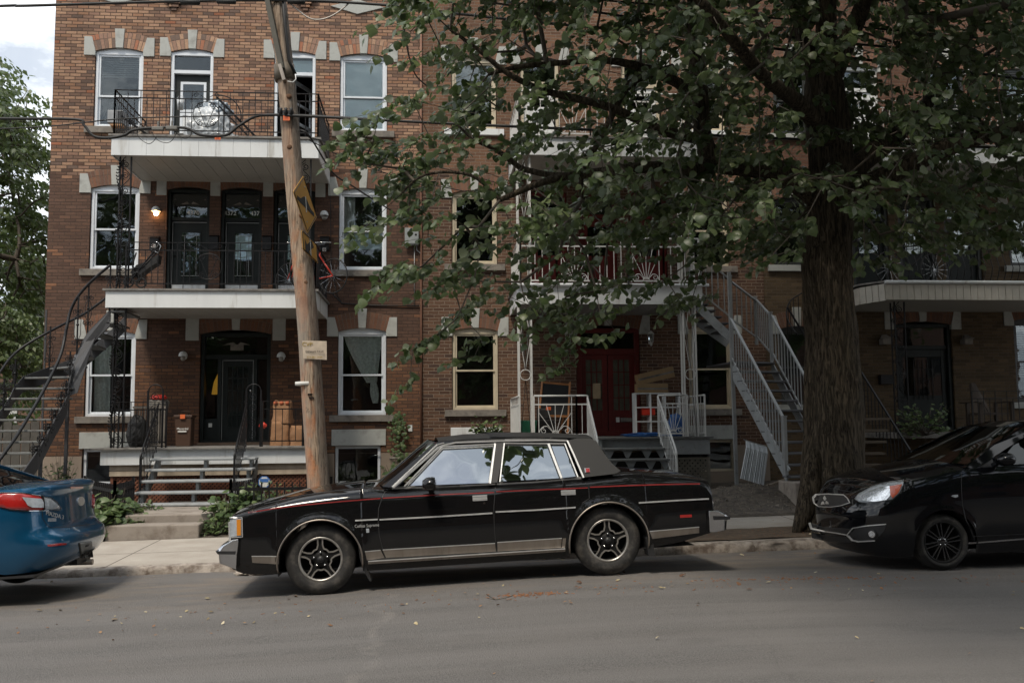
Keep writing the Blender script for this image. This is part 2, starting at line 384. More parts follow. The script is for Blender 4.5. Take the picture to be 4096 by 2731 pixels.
mc = bpy.data.materials.new('pavement_concrete'); t = NT(mc); oc = t.obj()
n1 = t.noise(oc, 1.6, 7, .65); n2 = t.noise(oc, 120, 3, .7)
c = t.mix(t.ramp(n1, [(.32, 0.), (.68, 1.)]), (.31,.275,.235), (.43,.395,.345))
c = t.mix(t.ramp(n2, [(.3, .35), (.55, 0.)]), c, (.17,.15,.13))
sp = t.n('ShaderNodeSeparateXYZ'); t.l(oc, sp.inputs[0])
jx = t.math('ABSOLUTE', t.math('SUBTRACT', t.math('FRACT', t.math('DIVIDE', t.math('ADD', sp.outputs[0], 40.32), 1.52)), .5))
jy = t.math('ABSOLUTE', t.math('SUBTRACT', sp.outputs[1], 12.72))
j = t.math('MAXIMUM', t.math('GREATER_THAN', jx, .494), t.math('LESS_THAN', jy, .011))
c = t.mix(j, c, (.10,.085,.07))
t.bsdf(c, .9, 0, .3, normal=t.bump(t.math('ADD', n2, t.math('MULTIPLY', j, -2.)), .5, .004)); M['pave'] = mc
sheet('sidewalk', -40, 40, 120, [11.72, 12.2, 12.72, 13.3, 13.98], side_z, M['pave'])
# kerb: eroded concrete with a broken face
b = MB(); rows = []
for k, (dy, dz) in enumerate([(0,-.15), (.004,-.02), (.014,.05), (.03,.085), (.07,.10), (.13,.104), (.215,.102)]):
    row = []
    for i in range(1001):
        x = -20+.04*i; e = noise.fractal(V((x*1.7, k*.35, 3)), 1, 2.1, 5)*.026; e2 = noise.fractal(V((x*5, k*1.1, 9)), 1, 2.1, 4)*.014
        gap = abs((x*1.0-4.02) % 3.05); gp = -.05 if (gap < .03) else 0
        zb = road_z(x, 11.5); zt = side_z(x, 11.72)
        z = (lerp(zb, zt, min(1, (dz+.02)/.122)) if dz > -.1 else zb-.15)
        lim = 1 if 0 < k < 6 else 0
        row.append((x, 11.505+dy+lim*(abs(e)*1.2+e2)-gp*.6*lim, z + (lim*(e*.6+e2*.6) if k > 1 else 0)+gp*lim*.8))
    rows.append(row)
b.grid(rows, True)
M['kerb'] = mat('broken_kerb_concrete', (.33,.29,.25), .95, var=.3, vs=9, bump=.02, bs=38, dirt=((.13,.10,.08), 7, .45))
tag(b.build('kerb', M['kerb'], fix=False), kind='structure')
# planted strip round the street tree, right of the long sedan
mdt = mat('leaf_littered_earth', (.105,.075,.05), .95, var=.4, vs=12, bump=.02, bs=40, dirt=((.19,.14,.095), 9, .55)); M['earth'] = mdt
sheet('dirt_strip', 2.3, 12, 90, [11.76, 11.9, 12.1, 12.35, 12.6, 12.72], lambda x, y: side_z(x, y)+.012, mdt, rough=.012)
yd = MB(); rows = [[(-24+.16*i, 13.975, side_z(-24+.16*i, 13.98)-.25) for i in range(321)]]
for j in range(24):
    y = 13.98+.24*j; row = []
    for i in range(321):
        x = -24+.16*i; zz = side_z(x, y)
        if 4.0 < x < 8.5 and y < 19: zz += .30*math.exp(-((x-5.4)/1.2)**2-((y-15.6)/.9)**2)
        zz += (.035 if j else 0)*noise.fractal(V((x*1.6, y*1.6, 5)), 1, 2, 4)
        row.append((x, y, zz))
    rows.append(row)
yd.grid(rows, True)
M['yard'] = mat('rubbly_yard_soil', (.10,.082,.064), .95, var=.4, vs=7, bump=.05, bs=22, dirt=((.04,.034,.028), 9, .48))
tag(yd.build('yard_soil', M['yard'], fix=False), kind='structure')
g = MB(); g.grid([[(-600,19.45,.1),(600,19.45,.1)],[(-600,700,.1),(600,700,.1)]]); g.grid([[(-600,-600,-.9),(600,-600,-.9)],[(-600,19.45,-.9),(600,19.45,-.9)]])
tag(g.build('ground', M['earth'], fix=False), kind='structure')

# ------------------------------------------------------------------ buildings
def wall_sheet(x0, x1, z0, z1, holes, Y, depth=.16):
    """front face with real openings and their reveals"""
    xs = sorted({x0, x1, *[h[0] for h in holes], *[h[1] for h in holes]}); zs = sorted({z0, z1, *[h[2] for h in holes], *[h[3] for h in holes]})
    b = MB()
    for xa, xb in zip(xs, xs[1:]):
        for za, zb in zip(zs, zs[1:]):
            cx, cz = (xa+xb)/2, (za+zb)/2
            if any(h[0] < cx < h[1] and h[2] < cz < h[3] for h in holes): continue
            b.add([(xa,Y,za),(xb,Y,za),(xb,Y,zb),(xa,Y,zb)], [(0,1,2,3)])
    for h in holes:
        a, c, d, e = h[:4]; D = Y+(h[4] if len(h) > 4 else depth)
        b.add([(a,Y,d),(a,D,d),(a,D,e),(a,Y,e)], [(0,1,2,3)]); b.add([(c,Y,d),(c,D,d),(c,D,e),(c,Y,e)], [(0,3,2,1)])
        b.add([(a,Y,d),(c,Y,d),(c,D,d),(a,D,d)], [(0,1,2,3)]); b.add([(a,Y,e),(c,Y,e),(c,D,e),(a,D,e)], [(0,3,2,1)])
    return b
def arch_top(x0, x1, z1, rise, n=12):
    xc = (x0+x1)/2; hw = (x1-x0)/2; r = (hw*hw+rise*rise)/(2*rise); zc = z1+rise-r; a = math.asin(hw/r)
    return (xc, zc, r, a)
def arch_stones(root, x0, x1, z1, Y, bm_, rise=.075, key=True, ends=True, th=.33, stone='stone'):
    xc, zc, r, a = arch_top(x0, x1, z1, rise)
    N = max(8, int((x1-x0)/.068)); kw = .083; halves = [MB(), MB()]
    for ring, (ra, rb) in enumerate(((r, r+th*.63), (r+th*.645, r+th))):
        n = N
        for k in range(n):
            a0 = -a+2*a*k/n+.0035/r*1.6; a1 = -a+2*a*(k+1)/n-.0035/r*1.6
            if key and abs((a0+a1)/2)*r < kw: continue
            p = [(xc+rr*math.sin(aa), zc+rr*math.cos(aa)) for rr, aa in ((ra,a0),(ra,a1),(rb-.004,a1),(rb-.004,a0))]
            halves[1 if (key and a0+a1 > 0) else 0].prism([(x, Y-.008, z) for x, z in p], (0,.2,0))
    for b in halves:
        if b.v: b.build('brick_arch', M[bm_], root, attr=True)
    mb_ = MB(); pts = [(xc+r*math.sin(-a+2*a*k/14), Y-.004, zc+r*math.cos(-a+2*a*k/14)) for k in range(15)]; up = [(xc+(r+th)*math.sin(a-2*a*k/14), Y-.004, zc+(r+th)*math.cos(a-2*a*k/14)) for k in range(15)]
    mb_.prism(pts+up, (0,.19,0)); mb_.build('arch_mortar', M['mortar'], root)
    if key:
        s = MB(); s.prism([(xc-.073,Y-.028,z1+rise-.005), (xc+.073,Y-.028,z1+rise-.005), (xc+.098,Y-.028,z1+rise+.40), (xc-.098,Y-.028,z1+rise+.40)], (0,.15,0)); s.build('keystone', M[stone], root, bevel=.006)
    if ends:
        for sx, xe in ((-1, x0), (1, x1)):
            s = MB(); s.prism([(xe-sx*.01,Y-.026,z1-.10), (xe+sx*.215,Y-.026,z1-.10), (xe+sx*.215,Y-.026,z1+.295), (xe+sx*.062,Y-.026,z1+.295), (xe-sx*.01,Y-.026,z1+.01)], (0,.14,0))
            s.build('springer_stone', M[stone], root, bevel=.006)
def frame_rect(x0, x1, z0, z1, w, y, d, top=None):
    b = MB(); b.box(x0, x0+w, y, y+d, z0, z1); b.box(x1-w, x1, y, y+d, z0, z1); b.box(x0+w, x1-w, y, y+d, z0, z0+w); b.box(x0+w, x1-w, y, y+d, z1-(top or w), z1); return b
def curtain(root, x0, x1, z0, z1, y, m='lace', name='curtain', amp=.02, k=60):
    rows = [[(x0+(x1-x0)*i/24, y+amp*math.sin(k*(x0+(x1-x0)*i/24)+.5*math.sin(j)), z1+(z0-z1)*j/6) for i in range(25)] for j in range(7)]
    MB().grid(rows).build(name, M[m], root)
def window(bld, x0, x1, z0, z1, Y, fm='white', rise=.075, bricks='arch_lo', split=.5, sill=True, arch=True, bars=None, glass='glass', sillm='stone_d', key=True, ends=True, sash=True):
    wroot = frame_rect(x0+.012, x1-.012, z0, z1, .055, Y+.045, .085).build('window', M[fm], bld, bevel=.004)
    if arch:
        xc, zc, r, a = arch_top(x0, x1, z1, rise)
        pts = [(xc+r*math.sin(-a+2*a*k/12)*.985, Y+.05, zc+r*math.cos(-a+2*a*k/12)-.002) for k in range(13)]
        MB().prism([(x0+.02,Y+.05,z1-.0005)]+pts+[(x1-.02,Y+.05,z1-.0005)], (0,.07,0)).build('arched_head', M[fm], wroot)
        arch_stones(bld, x0, x1, z1, Y, bricks, rise, key, ends)
    if sash:
        zm = z0+(z1-z0)*split; ix0, ix1 = x0+.068, x1-.068
        f = frame_rect(ix0, ix1, zm-.018, z1-.056, .036, Y+.066, .04); f.build('upper_sash', M[fm], wroot)
        f = frame_rect(ix0, ix1, z0+.056, zm+.018, .036, Y+.098, .04); f.build('lower_sash', M[fm], wroot)
        MB().box(ix0+.03, ix1-.03, Y+.082, Y+.086, zm+.018, z1-.09).build('pane', M[glass], wroot)
        MB().box(ix0+.03, ix1-.03, Y+.114, Y+.118, z0+.09, zm-.018).build('pane', M[glass], wroot)
    else:
        MB().box(x0+.06, x1-.06, Y+.09, Y+.094, z0+.05, z1-.05).build('pane', M[glass], wroot)
    if sill:
        MB().box(x0-.15, x1+.15, Y-.075, Y+.14, z0-.135, z0-.002).build('sill', M[sillm], bld, bevel=.006)
    return wroot
def hole(x0, x1, z0, z1, rise=.075, d=.16): return (x0, x1, z0, z1+rise+.02, d)
def interior(bld, x0, x1, z0, z1, zf):
    b = MB(); b.box(x0+.3, x1-.3, YW+1.6, YW+1.66, z0, z1)
    for z in zf: b.box(x0+.3, x1-.3, YW+.2, YW+1.6, z-.1, z)
    b.build('room_backs', M['dark_room'], bld)
def shell(bld, x0, x1, z1, D, m):
    b = MB(); d = D
    b.add([(x0,YW,.0),(x0,d,.0),(x0,d,z1),(x0,YW,z1)], [(0,1,2,3)]); b.add([(x1,YW,.0),(x1,d,.0),(x1,d,z1),(x1,YW,z1)], [(0,3,2,1)])
    b.add([(x0,d,0),(x1,d,0),(x1,d,z1),(x0,d,z1)], [(0,3,2,1)]); b.add([(x0,YW,z1),(x1,YW,z1),(x1,d,z1),(x0,d,z1)], [(0,1,2,3)])
    b.build('outer_walls', m, bld)
def solid_frame(x0, x1, z0, z1, w, y, d): return frame_rect(x0, x1, z0, z1, w, y, d)
def flat_panel(name, x0, x1, y0, y1, z0, z1, m, root, bevel=.004): return MB().box(x0, x1, y0, y1, z0, z1).build(name, M[m], root, bevel=bevel)
# ================================================================== building one (mixed orange and brown brick, numbers 4370-4376)
Y = YW
B1 = empty('brick_rowhouse', (-3.9, YW, .3), 'three storey orange and brown brick rowhouse behind the wooden pole, at left', 'building', 'brick rowhouses along the street')
A0, A1, D0, D1x = -6.85, -5.88, -1.885, -.895
win1 = [(A0,A1,7.74,9.34),(D0,D1x,7.75,9.35),(A0,A1,4.81,6.47),(D0,D1x,4.82,6.47),(A0,A1,1.86,3.50),(D0,D1x,1.85,3.55)]
doors_up = [(-5.34,-4.47,7.42,9.36),(-3.24,-2.38,7.42,9.37)]
doors_mid = [(-5.34,-4.49,4.16,6.46),(-4.27,-3.44,4.16,6.46),(-3.21,-2.37,4.16,6.46)]
door_main = (-4.62,-3.22,1.30,3.50)
holes = [hole(*w) for w in win1+doors_up+doors_mid+[door_main]] + [(A0,A1,.52,1.22,.2),(-1.93,-1.0,.46,1.23,.2)]
wall_sheet(-7.66, -.17, .0, 11.3, holes, YW).build('wall', M['brick1'], B1, fix=False)
shell(B1, -7.66, -.17, 11.3, 33, M['brick1']); interior(B1, -7.66, -.17, 0, 11.2, [1.25, 4.12, 7.38, 11])
fb = wall_sheet(-7.68, -.17, -.2, 1.08, [(A0,A1,.52,1.0801,.03),(-1.93,-1.0,.46,1.0801,.03)], YW-.022, .022); fb.build('foundation', M['found'], B1, fix=False)
W1 = window(B1, *win1[0], Y, bricks='arch_hi', split=.42)
W2 = window(B1, *win1[1], Y, bricks='arch_hi', split=.47)
W3 = window(B1, *win1[2], Y); W4 = window(B1, *win1[3], Y)
W5 = window(B1, *win1[4], Y); W6 = window(B1, *win1[5], Y, split=.48)
for x0, x1, z0, z1 in ((A0,A1,.52,1.22), (-1.93,-1.0,.46,1.23)):
    window(B1, x0, x1, z0, z1, Y, arch=False, sill=False, sash=False)
    MB().box(x0-.06, x1+.1, Y-.03, Y+.15, z1+.004, z1+.33).build('basement_lintel', M['stone'], B1, bevel=.008)
M['soffit_dark'] = mat('dim_slats', (.16,.17,.17), .7)
# blinds and curtains
MB().box(D0+.09, D1x-.09, Y+.125, Y+.13, 7.80, 9.28).build('blind', M['blind'], W2)
b = MB()
for k in range(9): b.box(A0+.1, A1-.1, Y+.17, Y+.185, 8.85+.045*k, 8.88+.045*k)
b.build('blind', M['soffit_dark'], W1)
curtain(W4, D0+.1, D0+.32, 5.75, 6.38, Y+.2, 'paper'); MB().box(D0+.09, D1x-.09, Y+.135, Y+.15, 5.28, 5.62).build('lace_panel', M['blind'], W4)
# lace curtain swept to one side
rows = []
for j in range(15):
    t_ = j/14; z = 3.46-.95*t_; xl = lerp(D0+.12, D0+.58, t_**1.25); xr = lerp(D1x-.1, D1x-.2, t_)
    rows.append([(xl+(xr-xl)*i/26, Y+.145+.016*math.sin(i*1.3), z) for i in range(27)])
MB().grid(rows).build('curtain', M['lace'], W6)
rows = []
for j in range(9):
    t_ = j/8; z = 2.51-.42*t_; wd = .10*(1-t_*.2)+.06*math.sin(t_*3)
    rows.append([(D1x-.27+.04*t_+wd*(i/10-.5)*2*.6, Y+.15+.02*math.cos(i*1.9), z) for i in range(11)])
MB().grid(rows).build('curtain', M['lace'], W6)
curtain(W5, A0+.1, A0+.42, 1.95, 3.3, Y+.25, 'lace')

# upper doors with white frames and transoms
def upper_door(x0, x1, z0, z1, open_=False):
    r = frame_rect(x0+.01, x1-.01, z0, z1, .06, Y+.03, .1).build('door_frame', M['white'], B1, bevel=.004)
    xc, zc, rr, a = arch_top(x0, x1, z1, .075)
    pts = [(xc+rr*math.sin(-a+2*a*k/12)*.985, Y+.05, zc+rr*math.cos(-a+2*a*k/12)-.002) for k in range(13)]
    MB().prism([(x0+.02,Y+.05,z1-.0005)]+pts+[(x1-.02,Y+.05,z1-.0005)], (0,.07,0)).build('arched_head', M['white'], r)
    arch_stones(B1, x0, x1, z1, Y, 'arch_hi')
    MB().box(x0+.07, x1-.07, Y+.032, Y+.125, z1-.44, z1-.37).build('transom_bar', M['white'], r)
    MB().box(x0+.07, x1-.07, Y+.08, Y+.085, z1-.37, z1-.06).build('transom_pane', M['glass'], r)
    if not open_:
        d = MB(); d.box(x0+.072, x1-.072, Y+.11, Y+.15, z0+.05, z1-.45); d.build('door', M['door_d'], B1)
        frame_rect(x0+.19, x1-.16, z0+.7, z1-.60, .05, Y+.092, .03).build('door_trim', M['white'], r)
        frame_rect(x0+.19, x1-.16, z0+.15, z0+.68, .05, Y+.092, .03).build('door_trim', M['white'], r)
        MB().box(x0+.24, x1-.21, Y+.1, Y+.104, z0+.75, z1-.65).build('door_pane', M['glass'], r)
        MB().box(x0+.24, x1-.21, Y+.1, Y+.104, z0+.2, z0+.63).build('kick_panel', M['wpaint'], r)
    else:
        # door leaf swung in, hinged on the left side seen through the opening
        q = MB(); a_ = V((x0+.34, Y+.25, 0)); e_ = V((x0+.66, Y+.95, 0))
        for fr0, fr1, za, zb in ((0,1,7.5,7.58),(0,1,8.85,8.93),(0,.12,7.5,8.93),(.86,1,7.5,8.93),(0,1,8.0,8.06),(0,1,8.42,8.47)):
            p0 = a_.lerp(e_, fr0); p1 = a_.lerp(e_, fr1); q.prism([(p0.x,p0.y,za),(p1.x,p1.y,za),(p1.x,p1.y,zb),(p0.x,p0.y,zb)], (.035,.0,0))
        q.build('door', M['white'], B1)
        MB().box(x0+.08, x1-.08, Y+.16, Y+.17, z1-.36, z1-.07).build('blind', M['blind'], r)
upper_door(*doors_up[0]); upper_door(*doors_up[1], open_=True)
# middle doors 4370 / 4372-4374 / 4376
M['numw'] = mat('house_number_white', (.75,.77,.75), .6)
def mid_door(x0, x1, z0, z1, nums, light=False):
    r = frame_rect(x0+.008, x1-.008, z0, z1+.02, .055, Y+.05, .13).build('door_frame', M['door_d'], B1, bevel=.004)
    arch_stones(B1, x0, x1, z1, Y, 'arch_lo', ends=False, key=False)
    for xs in ((x0-.11, x1+.11) if x0 > -3.3 else (x0-.11,)):
        MB().box(xs-.1, xs+.1, Y-.02, Y+.1, z1-.12, z1+.33).build('springer_stone', M['stone'], B1, bevel=.006)
    MB().box(x0+.06, x1-.06, Y+.10, Y+.16, z1-.62, z1-.55).build('transom_bar', M['door_d'], r)
    MB().box(x0+.06, x1-.06, Y+.14, Y+.145, z1-.55, z1-.03).build('transom_pane', M['glass'], r)
    for s, fx in nums: text('house_number', s, .125, (lerp(x0, x1, fx), Y+.128, z1-.45), M['numw'], r, align='CENTER', ext=.004)
    fan = MB()
    for sx in (-1, 1):
        xc = (x0+x1)/2; fan.prism([(xc+sx*.02,Y+.136,z1-.26),(xc+sx*.2,Y+.136,z1-.28),(xc+sx*.06,Y+.136,z1-.21)], (0,.003,0)); fan.prism([(xc+sx*.33,Y+.136,z1-.18),(xc+sx*.27,Y+.136,z1-.18),(xc+sx*.3,Y+.136,z1-.15)], (0,.003,0))
    fan.build('leaded_ornament', M['stone_d'], r)
    d = MB().box(x0+.065, x1-.065, Y+.15, Y+.19, z0+.02, z1-.63).build('door', M['door_d'], B1)
    frame_rect(x0+.085, x1-.06, z0+.03, z1-.64, .012, Y+.13, .02).build('weatherstrip', M['giron'], d)
    frame_rect(x0+.24, x1-.19, z0+.48, z1-.83, .03, Y+.135, .02).build('glass_trim', M['door_d'], d)
    MB().box(x0+.27, x1-.22, Y+.142, Y+.146, z0+.51, z1-.86).build('door_pane', M['glass'], d)
    g = MB(); zc0, zc1 = z0+.55, z1-.92
    for xx in (x0+.33, x1-.28): g.bar((xx,Y+.138,zc0),(xx,Y+.138,zc1), .008)
    for zz in (zc0, zc1): g.bar((x0+.27,Y+.138,zz),(x1-.22,Y+.138,zz), .008)
    g.build('leading', M['giron'], d)
    if light: MB().box(x0+.28, x1-.23, Y+.148, Y+.149, z0+.9, z1-.90).build('door_blind', M['blind'], d)
    MB().box(x0+.10, x1-.09, Y+.13, Y+.15, z0+.03, z0+.36).build('kick_plate', M['wpaint'], d)
    MB().lathe([(.0,.05),(.026,.045),(.03,.02),(.012,0)], (x0+.14, Y+.13, z0+.95), 'y', 12).xf(Matrix.Identity(4)).build('door_knob', M['chrome'], d)
mid_door(*doors_mid[0], [('4370', .58)]); mid_door(*doors_mid[1], [('4372', .2), ('4374', .84)], True); mid_door(*doors_mid[2], [('4376', .5)], True)
for x, z in ((-5.55,5.38),(-4.38,5.42),(-3.32,5.42),(-2.16,5.42)):
    mb_ = MB(); mb_.box(x-.09, x+.09, Y-.1, Y-.004, z-.2, z+.06); mb_.prism([(x-.095,Y-.115,z+.06),(x-.095,Y-.004,z+.06),(x-.095,Y-.004,z+.11)], (.19,0,0))
    mm = mb_.build('mailbox', M['black'], B1, bevel=.004)
for x, z in ((-5.555,5.27),(-2.16,5.22)):
    MB().box(x-.035, x+.035, Y-.106, Y-.1005, z-.03, z+.04).build('no_flyer_sticker', M['paper'], B1)
    MB().tube([(x+.021*math.cos(a*.3), Y-.1075, z+.005+.021*math.sin(a*.3)) for a in range(21)], .0045, 4, closed=True).build('sticker_ring', M['red'], B1)
    MB().bar((x-.015,Y-.1075,z+.02), (x+.015,Y-.1075,z-.01), .005).build('sticker_ring', M['red'], B1)
# wall lamps: the left one upstairs is lit
def dome_lamp(x, z, lit=False):
    r = MB().lathe([(0,-.02),(.06,-.02),(.06,0)], (x, Y, z), 'y', 16).build('wall_lamp', M['wpaint'], B1)
    MB().lathe([(.012,.12),(.05,.105),(.078,.07),(.088,.03),(.088,.015)], (x, Y-.09, z-.01), 'z', 18).build('lamp_hood', M['wpaint'], r)
    if lit:
        m = bpy.data.materials.new('lit_bulb'); t = NT(m); e = t.n('ShaderNodeEmission'); e.inputs[0].default_value = (1,.55,.22,1); e.inputs[1].default_value = 14
        t.l(e.outputs[0], t.n('ShaderNodeOutputMaterial').inputs[0])
    else: m = mat('bulb_glass', (.3,.29,.26), .3)
    MB().lathe([(0,-.085),(.03,-.08),(.047,-.05),(.045,-.02),(.025,.02),(.0,.03)], (x, Y-.09, z+.0), 'z', 14).build('bulb', m, r)
dome_lamp(-5.53, 5.98, True); dome_lamp(-2.17, 5.93); dome_lamp(-4.93, 3.04); dome_lamp(-3.0, 3.02)
# main ground floor door with sidelights
x0, x1, z0, z1 = door_main
r = frame_rect(x0+.01, x1-.01, z0, z1+.03, .07, Y+.05, .14).build('door_frame', M['door_d'], B1, bevel=.004)
arch_stones(B1, x0, x1, z1, Y, 'arch_lo', rise=.09, ends=False)
for xs in (x0-.16, x1+.16): MB().box(xs-.13, xs+.13, Y-.02, Y+.1, z1-.13, z1+.32).build('springer_stone', M['stone'], B1, bevel=.006)
b = MB(); b.box(x0+.08, x1-.08, Y+.1, Y+.16, z1-.50, z1-.41); b.box(x0+.34, x0+.41, Y+.07, Y+.17, z0, z1-.5); b.box(x1-.35, x1-.28, Y+.07, Y+.17, z0, z1-.5); b.build('door_posts', M['door_d'], r)
MB().box(x0+.08, x1-.08, Y+.13, Y+.135, z1-.41, z1-.03).build('transom_pane', M['glass'], r)
fan = MB(); xc = (x0+x1)/2
fan.prism([(xc-.13,Y+.126,z1-.32),(xc+.13,Y+.126,z1-.32),(xc+.13,Y+.126,z1-.2),(xc-.13,Y+.126,z1-.2)], (0,.003,0))
for sx in (-1,1): fan.prism([(xc+sx*.02,Y+.124,z1-.20),(xc+sx*.27,Y+.124,z1-.21),(xc+sx*.07,Y+.124,z1-.15)], (0,.003,0))
fan.build('leaded_ornament', M['stone_d'], r)
d = MB().box(x0+.415, x1-.355, Y+.13, Y+.17, z0+.03, z1-.51).build('door', M['door_d'], B1)
frame_rect(x0+.42, x1-.36, z0+.04, z1-.52, .011, Y+.11, .02).build('weatherstrip', M['giron'], d)
dx0, dx1, dz0, dz1 = x0+.52, x1-.46, z0+.32, z1-.64
g = MB()
for i in range(5): g.bar((lerp(dx0,dx1,i/4),Y+.123,dz0),(lerp(dx0,dx1,i/4),Y+.123,dz1), .02,.016)
for i in range(6): g.bar((dx0,Y+.123,lerp(dz0,dz1,i/5)),(dx1,Y+.123,lerp(dz0,dz1,i/5)), .016,.02)
g.build('muntins', M['door_d'], d); MB().box(dx0, dx1, Y+.126, Y+.129, dz0, dz1).build('door_pane', M['glass'], d)
MB().lathe([(0,.05),(.024,.045),(.028,.02),(.01,0)], (x1-.41, Y+.09, z0+.94), 'y', 12).build('door_knob', M['chrome'], d); MB().lathe([(0,.0),(.025,.0),(.025,.03)], (x1-.41, Y+.1, z0+1.06), 'y', 12).build('lock', M['chrome'], d)
MB().box(x0+.1, x0+.33, Y+.13, Y+.135, z0+.5, z1-.52).build('sidelight_pane', M['glass'], r); MB().box(x1-.27, x1-.09, Y+.13, Y+.135, z0+.5, z1-.52).build('sidelight_pane', M['glass'], r)
MB().box(x0+.08, x0+.34, Y+.13, Y+.15, z0, z0+.5).build('sidelight_panel', M['door_d'], r); MB().box(x1-.28, x1-.08, Y+.13, Y+.15, z0, z0+.5).build('sidelight_panel', M['door_d'], r)
MB().box(x0+.165, x0+.235, Y+.122, Y+.128, z0+.33, z0+.41).build('no_flyer_sticker', M['paper'], r)
m = bpy.data.materials.new('amber_lamp_glow'); t = NT(m); t.bsdf((.45,.2,.03), .6, Emission_Strength=.12).inputs['Emission Color'].default_value = (1,.5,.05,1)
MB().prism([(x0+.15,Y+.4,z0+1.0),(x0+.33,Y+.4,z0+1.0),(x0+.33,Y+.4,z0+1.42),(x0+.27,Y+.4,z0+1.43),(x0+.19,Y+.4,z0+1.25)], (0,.1,0)).build('lit_lampshade', m, B1)
for dx, dz, cc in ((.12,1.22,'paper'),(.30,1.22,'paper'),(.45,.95,'wpaint')):
    MB().box(dx0+dx, dx0+dx+.12, Y+.1305, Y+.132, z0+dz-.05, z0+dz+.05).build('posted_note', mat('faded_note', (.12,.13,.13), .8), d)
MB().box(x0, x1, Y-.12, Y+.1, z0-.04, z0+.025).build('doorstep', mat('worn_wooden_step', (.20,.13,.085), .7), B1)
# drain pipe and cables on the seam, meter box, outlet, stone diamonds, corbels
MB().tube([(-.185,Y-.03,.5),(-.185,Y-.03,3.9),(-.19,Y-.03,7.0),(-.19,Y-.03,11.2)], .022, 8).build('copper_pipe', mat('copper_pipe', (.20,.10,.065), .55, metal=.3), B1)
MB().tube([(-2.02,Y-.02,4.35),(-1.8,Y-.02,4.13),(-1.2,Y-.02,4.09),(-.2,Y-.03,4.08)], .014, 6).tube([(-2.1,Y-.02,7.0),(-2.05,Y-.02,6.2),(-2.03,Y-.02,5),(-1.9,Y-.02,4.3),(-1.8,Y-.02,4.13)], .008, 5).build('wall_cable', M['rubber'], B1)
p = atY(1621,915,Y-.1); q = atY(1673,980,Y-.1)
b = MB(); b.box(p.x, q.x, Y-.13, Y-.005, q.z, p.z); b.box(p.x-.01, q.x+.01, Y-.14, Y-.12, q.z+.02, p.z+.01); eb = b.build('meter_box', mat('grey_meter_box', (.25,.27,.27), .5), B1, bevel=.01)
MB().lathe([(0,-.145),(.022,-.145),(.022,-.12)], (q.x-.05, Y, lerp(q.z,p.z,.62)), 'y', 10).build('meter_knob', M['black'], eb)
MB().tube([(q.x-.03,Y-.03,q.z),(q.x-.03,Y-.03,q.z-.1),(q.x+.05,Y-.03,q.z-.16),(-.19,Y-.03,q.z-.17)], .01, 6).tube([(q.x-.08,Y-.03,q.z),(q.x-.08,Y-.03,4.1)], .008, 6).build('conduit', M['giron'], eb)
p = atY(1640,1711,Y); MB().box(p.x-.035,p.x+.045,Y-.02,Y+.01,p.z-.07,p.z+.06).build('outlet_cover', M['wpaint'], B1)
for px, py in ((1430,30),(470,-12)):
    c = atY(px, py, Y); MB().prism([(c.x-.56,Y-.03,c.z),(c.x,Y-.03,c.z-.16),(c.x+.56,Y-.03,c.z),(c.x,Y-.03,c.z+.16)], (0,.05,0)).build('stone_diamond', M['stone'], B1, bevel=.006)
for px in (697, 1222):
    c = atY(px, 45, Y)
    for k in range(5): MB().box(c.x-.05-.042*k, c.x+.05+.042*k, Y-.03-.02*k, Y+.02, c.z+.069*k, c.z+.069*(k+1)-.002).build('brick_corbel', M['brick1'], B1)

# ---------------------------------------------------------------- balconies and porch of building one
def scroll_panel(b, xc, zc, s, y, r=.006):
    for sx in (-1, 1):
        for sz in (-1, 1):
            b.tube(spiral((xc+sx*.08*s, y, zc+sz*.10*s), .07*s, .012*s, R_(90 if sx > 0 else 90), R_(90+sx*-540), 22), r, 4)
def railing(name, pts, z0, z1, m, parent, gap=.115, tw=.012, rw=.028, mid=.09, ext=None, scroll=(), posts=True):
    """iron railing along a polyline at floor height z0, top rail z1"""
    b = MB()
    for (xa, ya), (xb, yb) in zip(pts, pts[1:]):
        L = math.hypot(xb-xa, yb-ya); n = max(1, round(L/gap))
        b.bar((xa,ya,z1),(xb,yb,z1), rw, .012); b.bar((xa,ya,z1-mid*1.6),(xb,yb,z1-mid*1.6), .012, .02); b.bar((xa,ya,z0+.1),(xb,yb,z0+.1), .012, .022)
        for k in range(n+1):
            x, y = lerp(xa,xb,k/n), lerp(ya,yb,k/n); big = posts and k in (0, n)
            if any(abs(x-s) < .24 for s, _ in scroll) and not big: continue
            top = z1 if (k % 2 == 0 or big) else z1-mid*1.6
            b.bar((x,y,z0 + (0 if (k % 3 == 0 or big) else .1)),(x,y,top), .026 if big else tw)
    for s, zc in scroll:
        y = pts[0][1] if pts[0][1] == pts[1][1] else pts[1][1]
        b.tube([(s+.24*math.cos(a*.2094), y, zc+.24*math.sin(a*.2094)) for a in range(30)], .008, 5, closed=True)
        for sx in (-1,1):
            b.bar((s,y,zc-.24),(s+sx*.16,y,zc+.16), .01)
            for sz in (-1,1): b.tube(spiral((s+sx*.11,y,zc+sz*.17), .065,.012, R_(-90*sz), R_(-90*sz+sx*sz*560), 24), .0065, 4)
            b.tube(spiral((s+sx*.2,y,z1-.06), .05,.01, R_(90), R_(90+sx*500), 18), .006, 4); b.bar((s+sx*.2,y,z1-.01),(s+sx*.02,y,z1-.13), .008)
    return b.build(name, M[m] if isinstance(m, str) else m, parent)
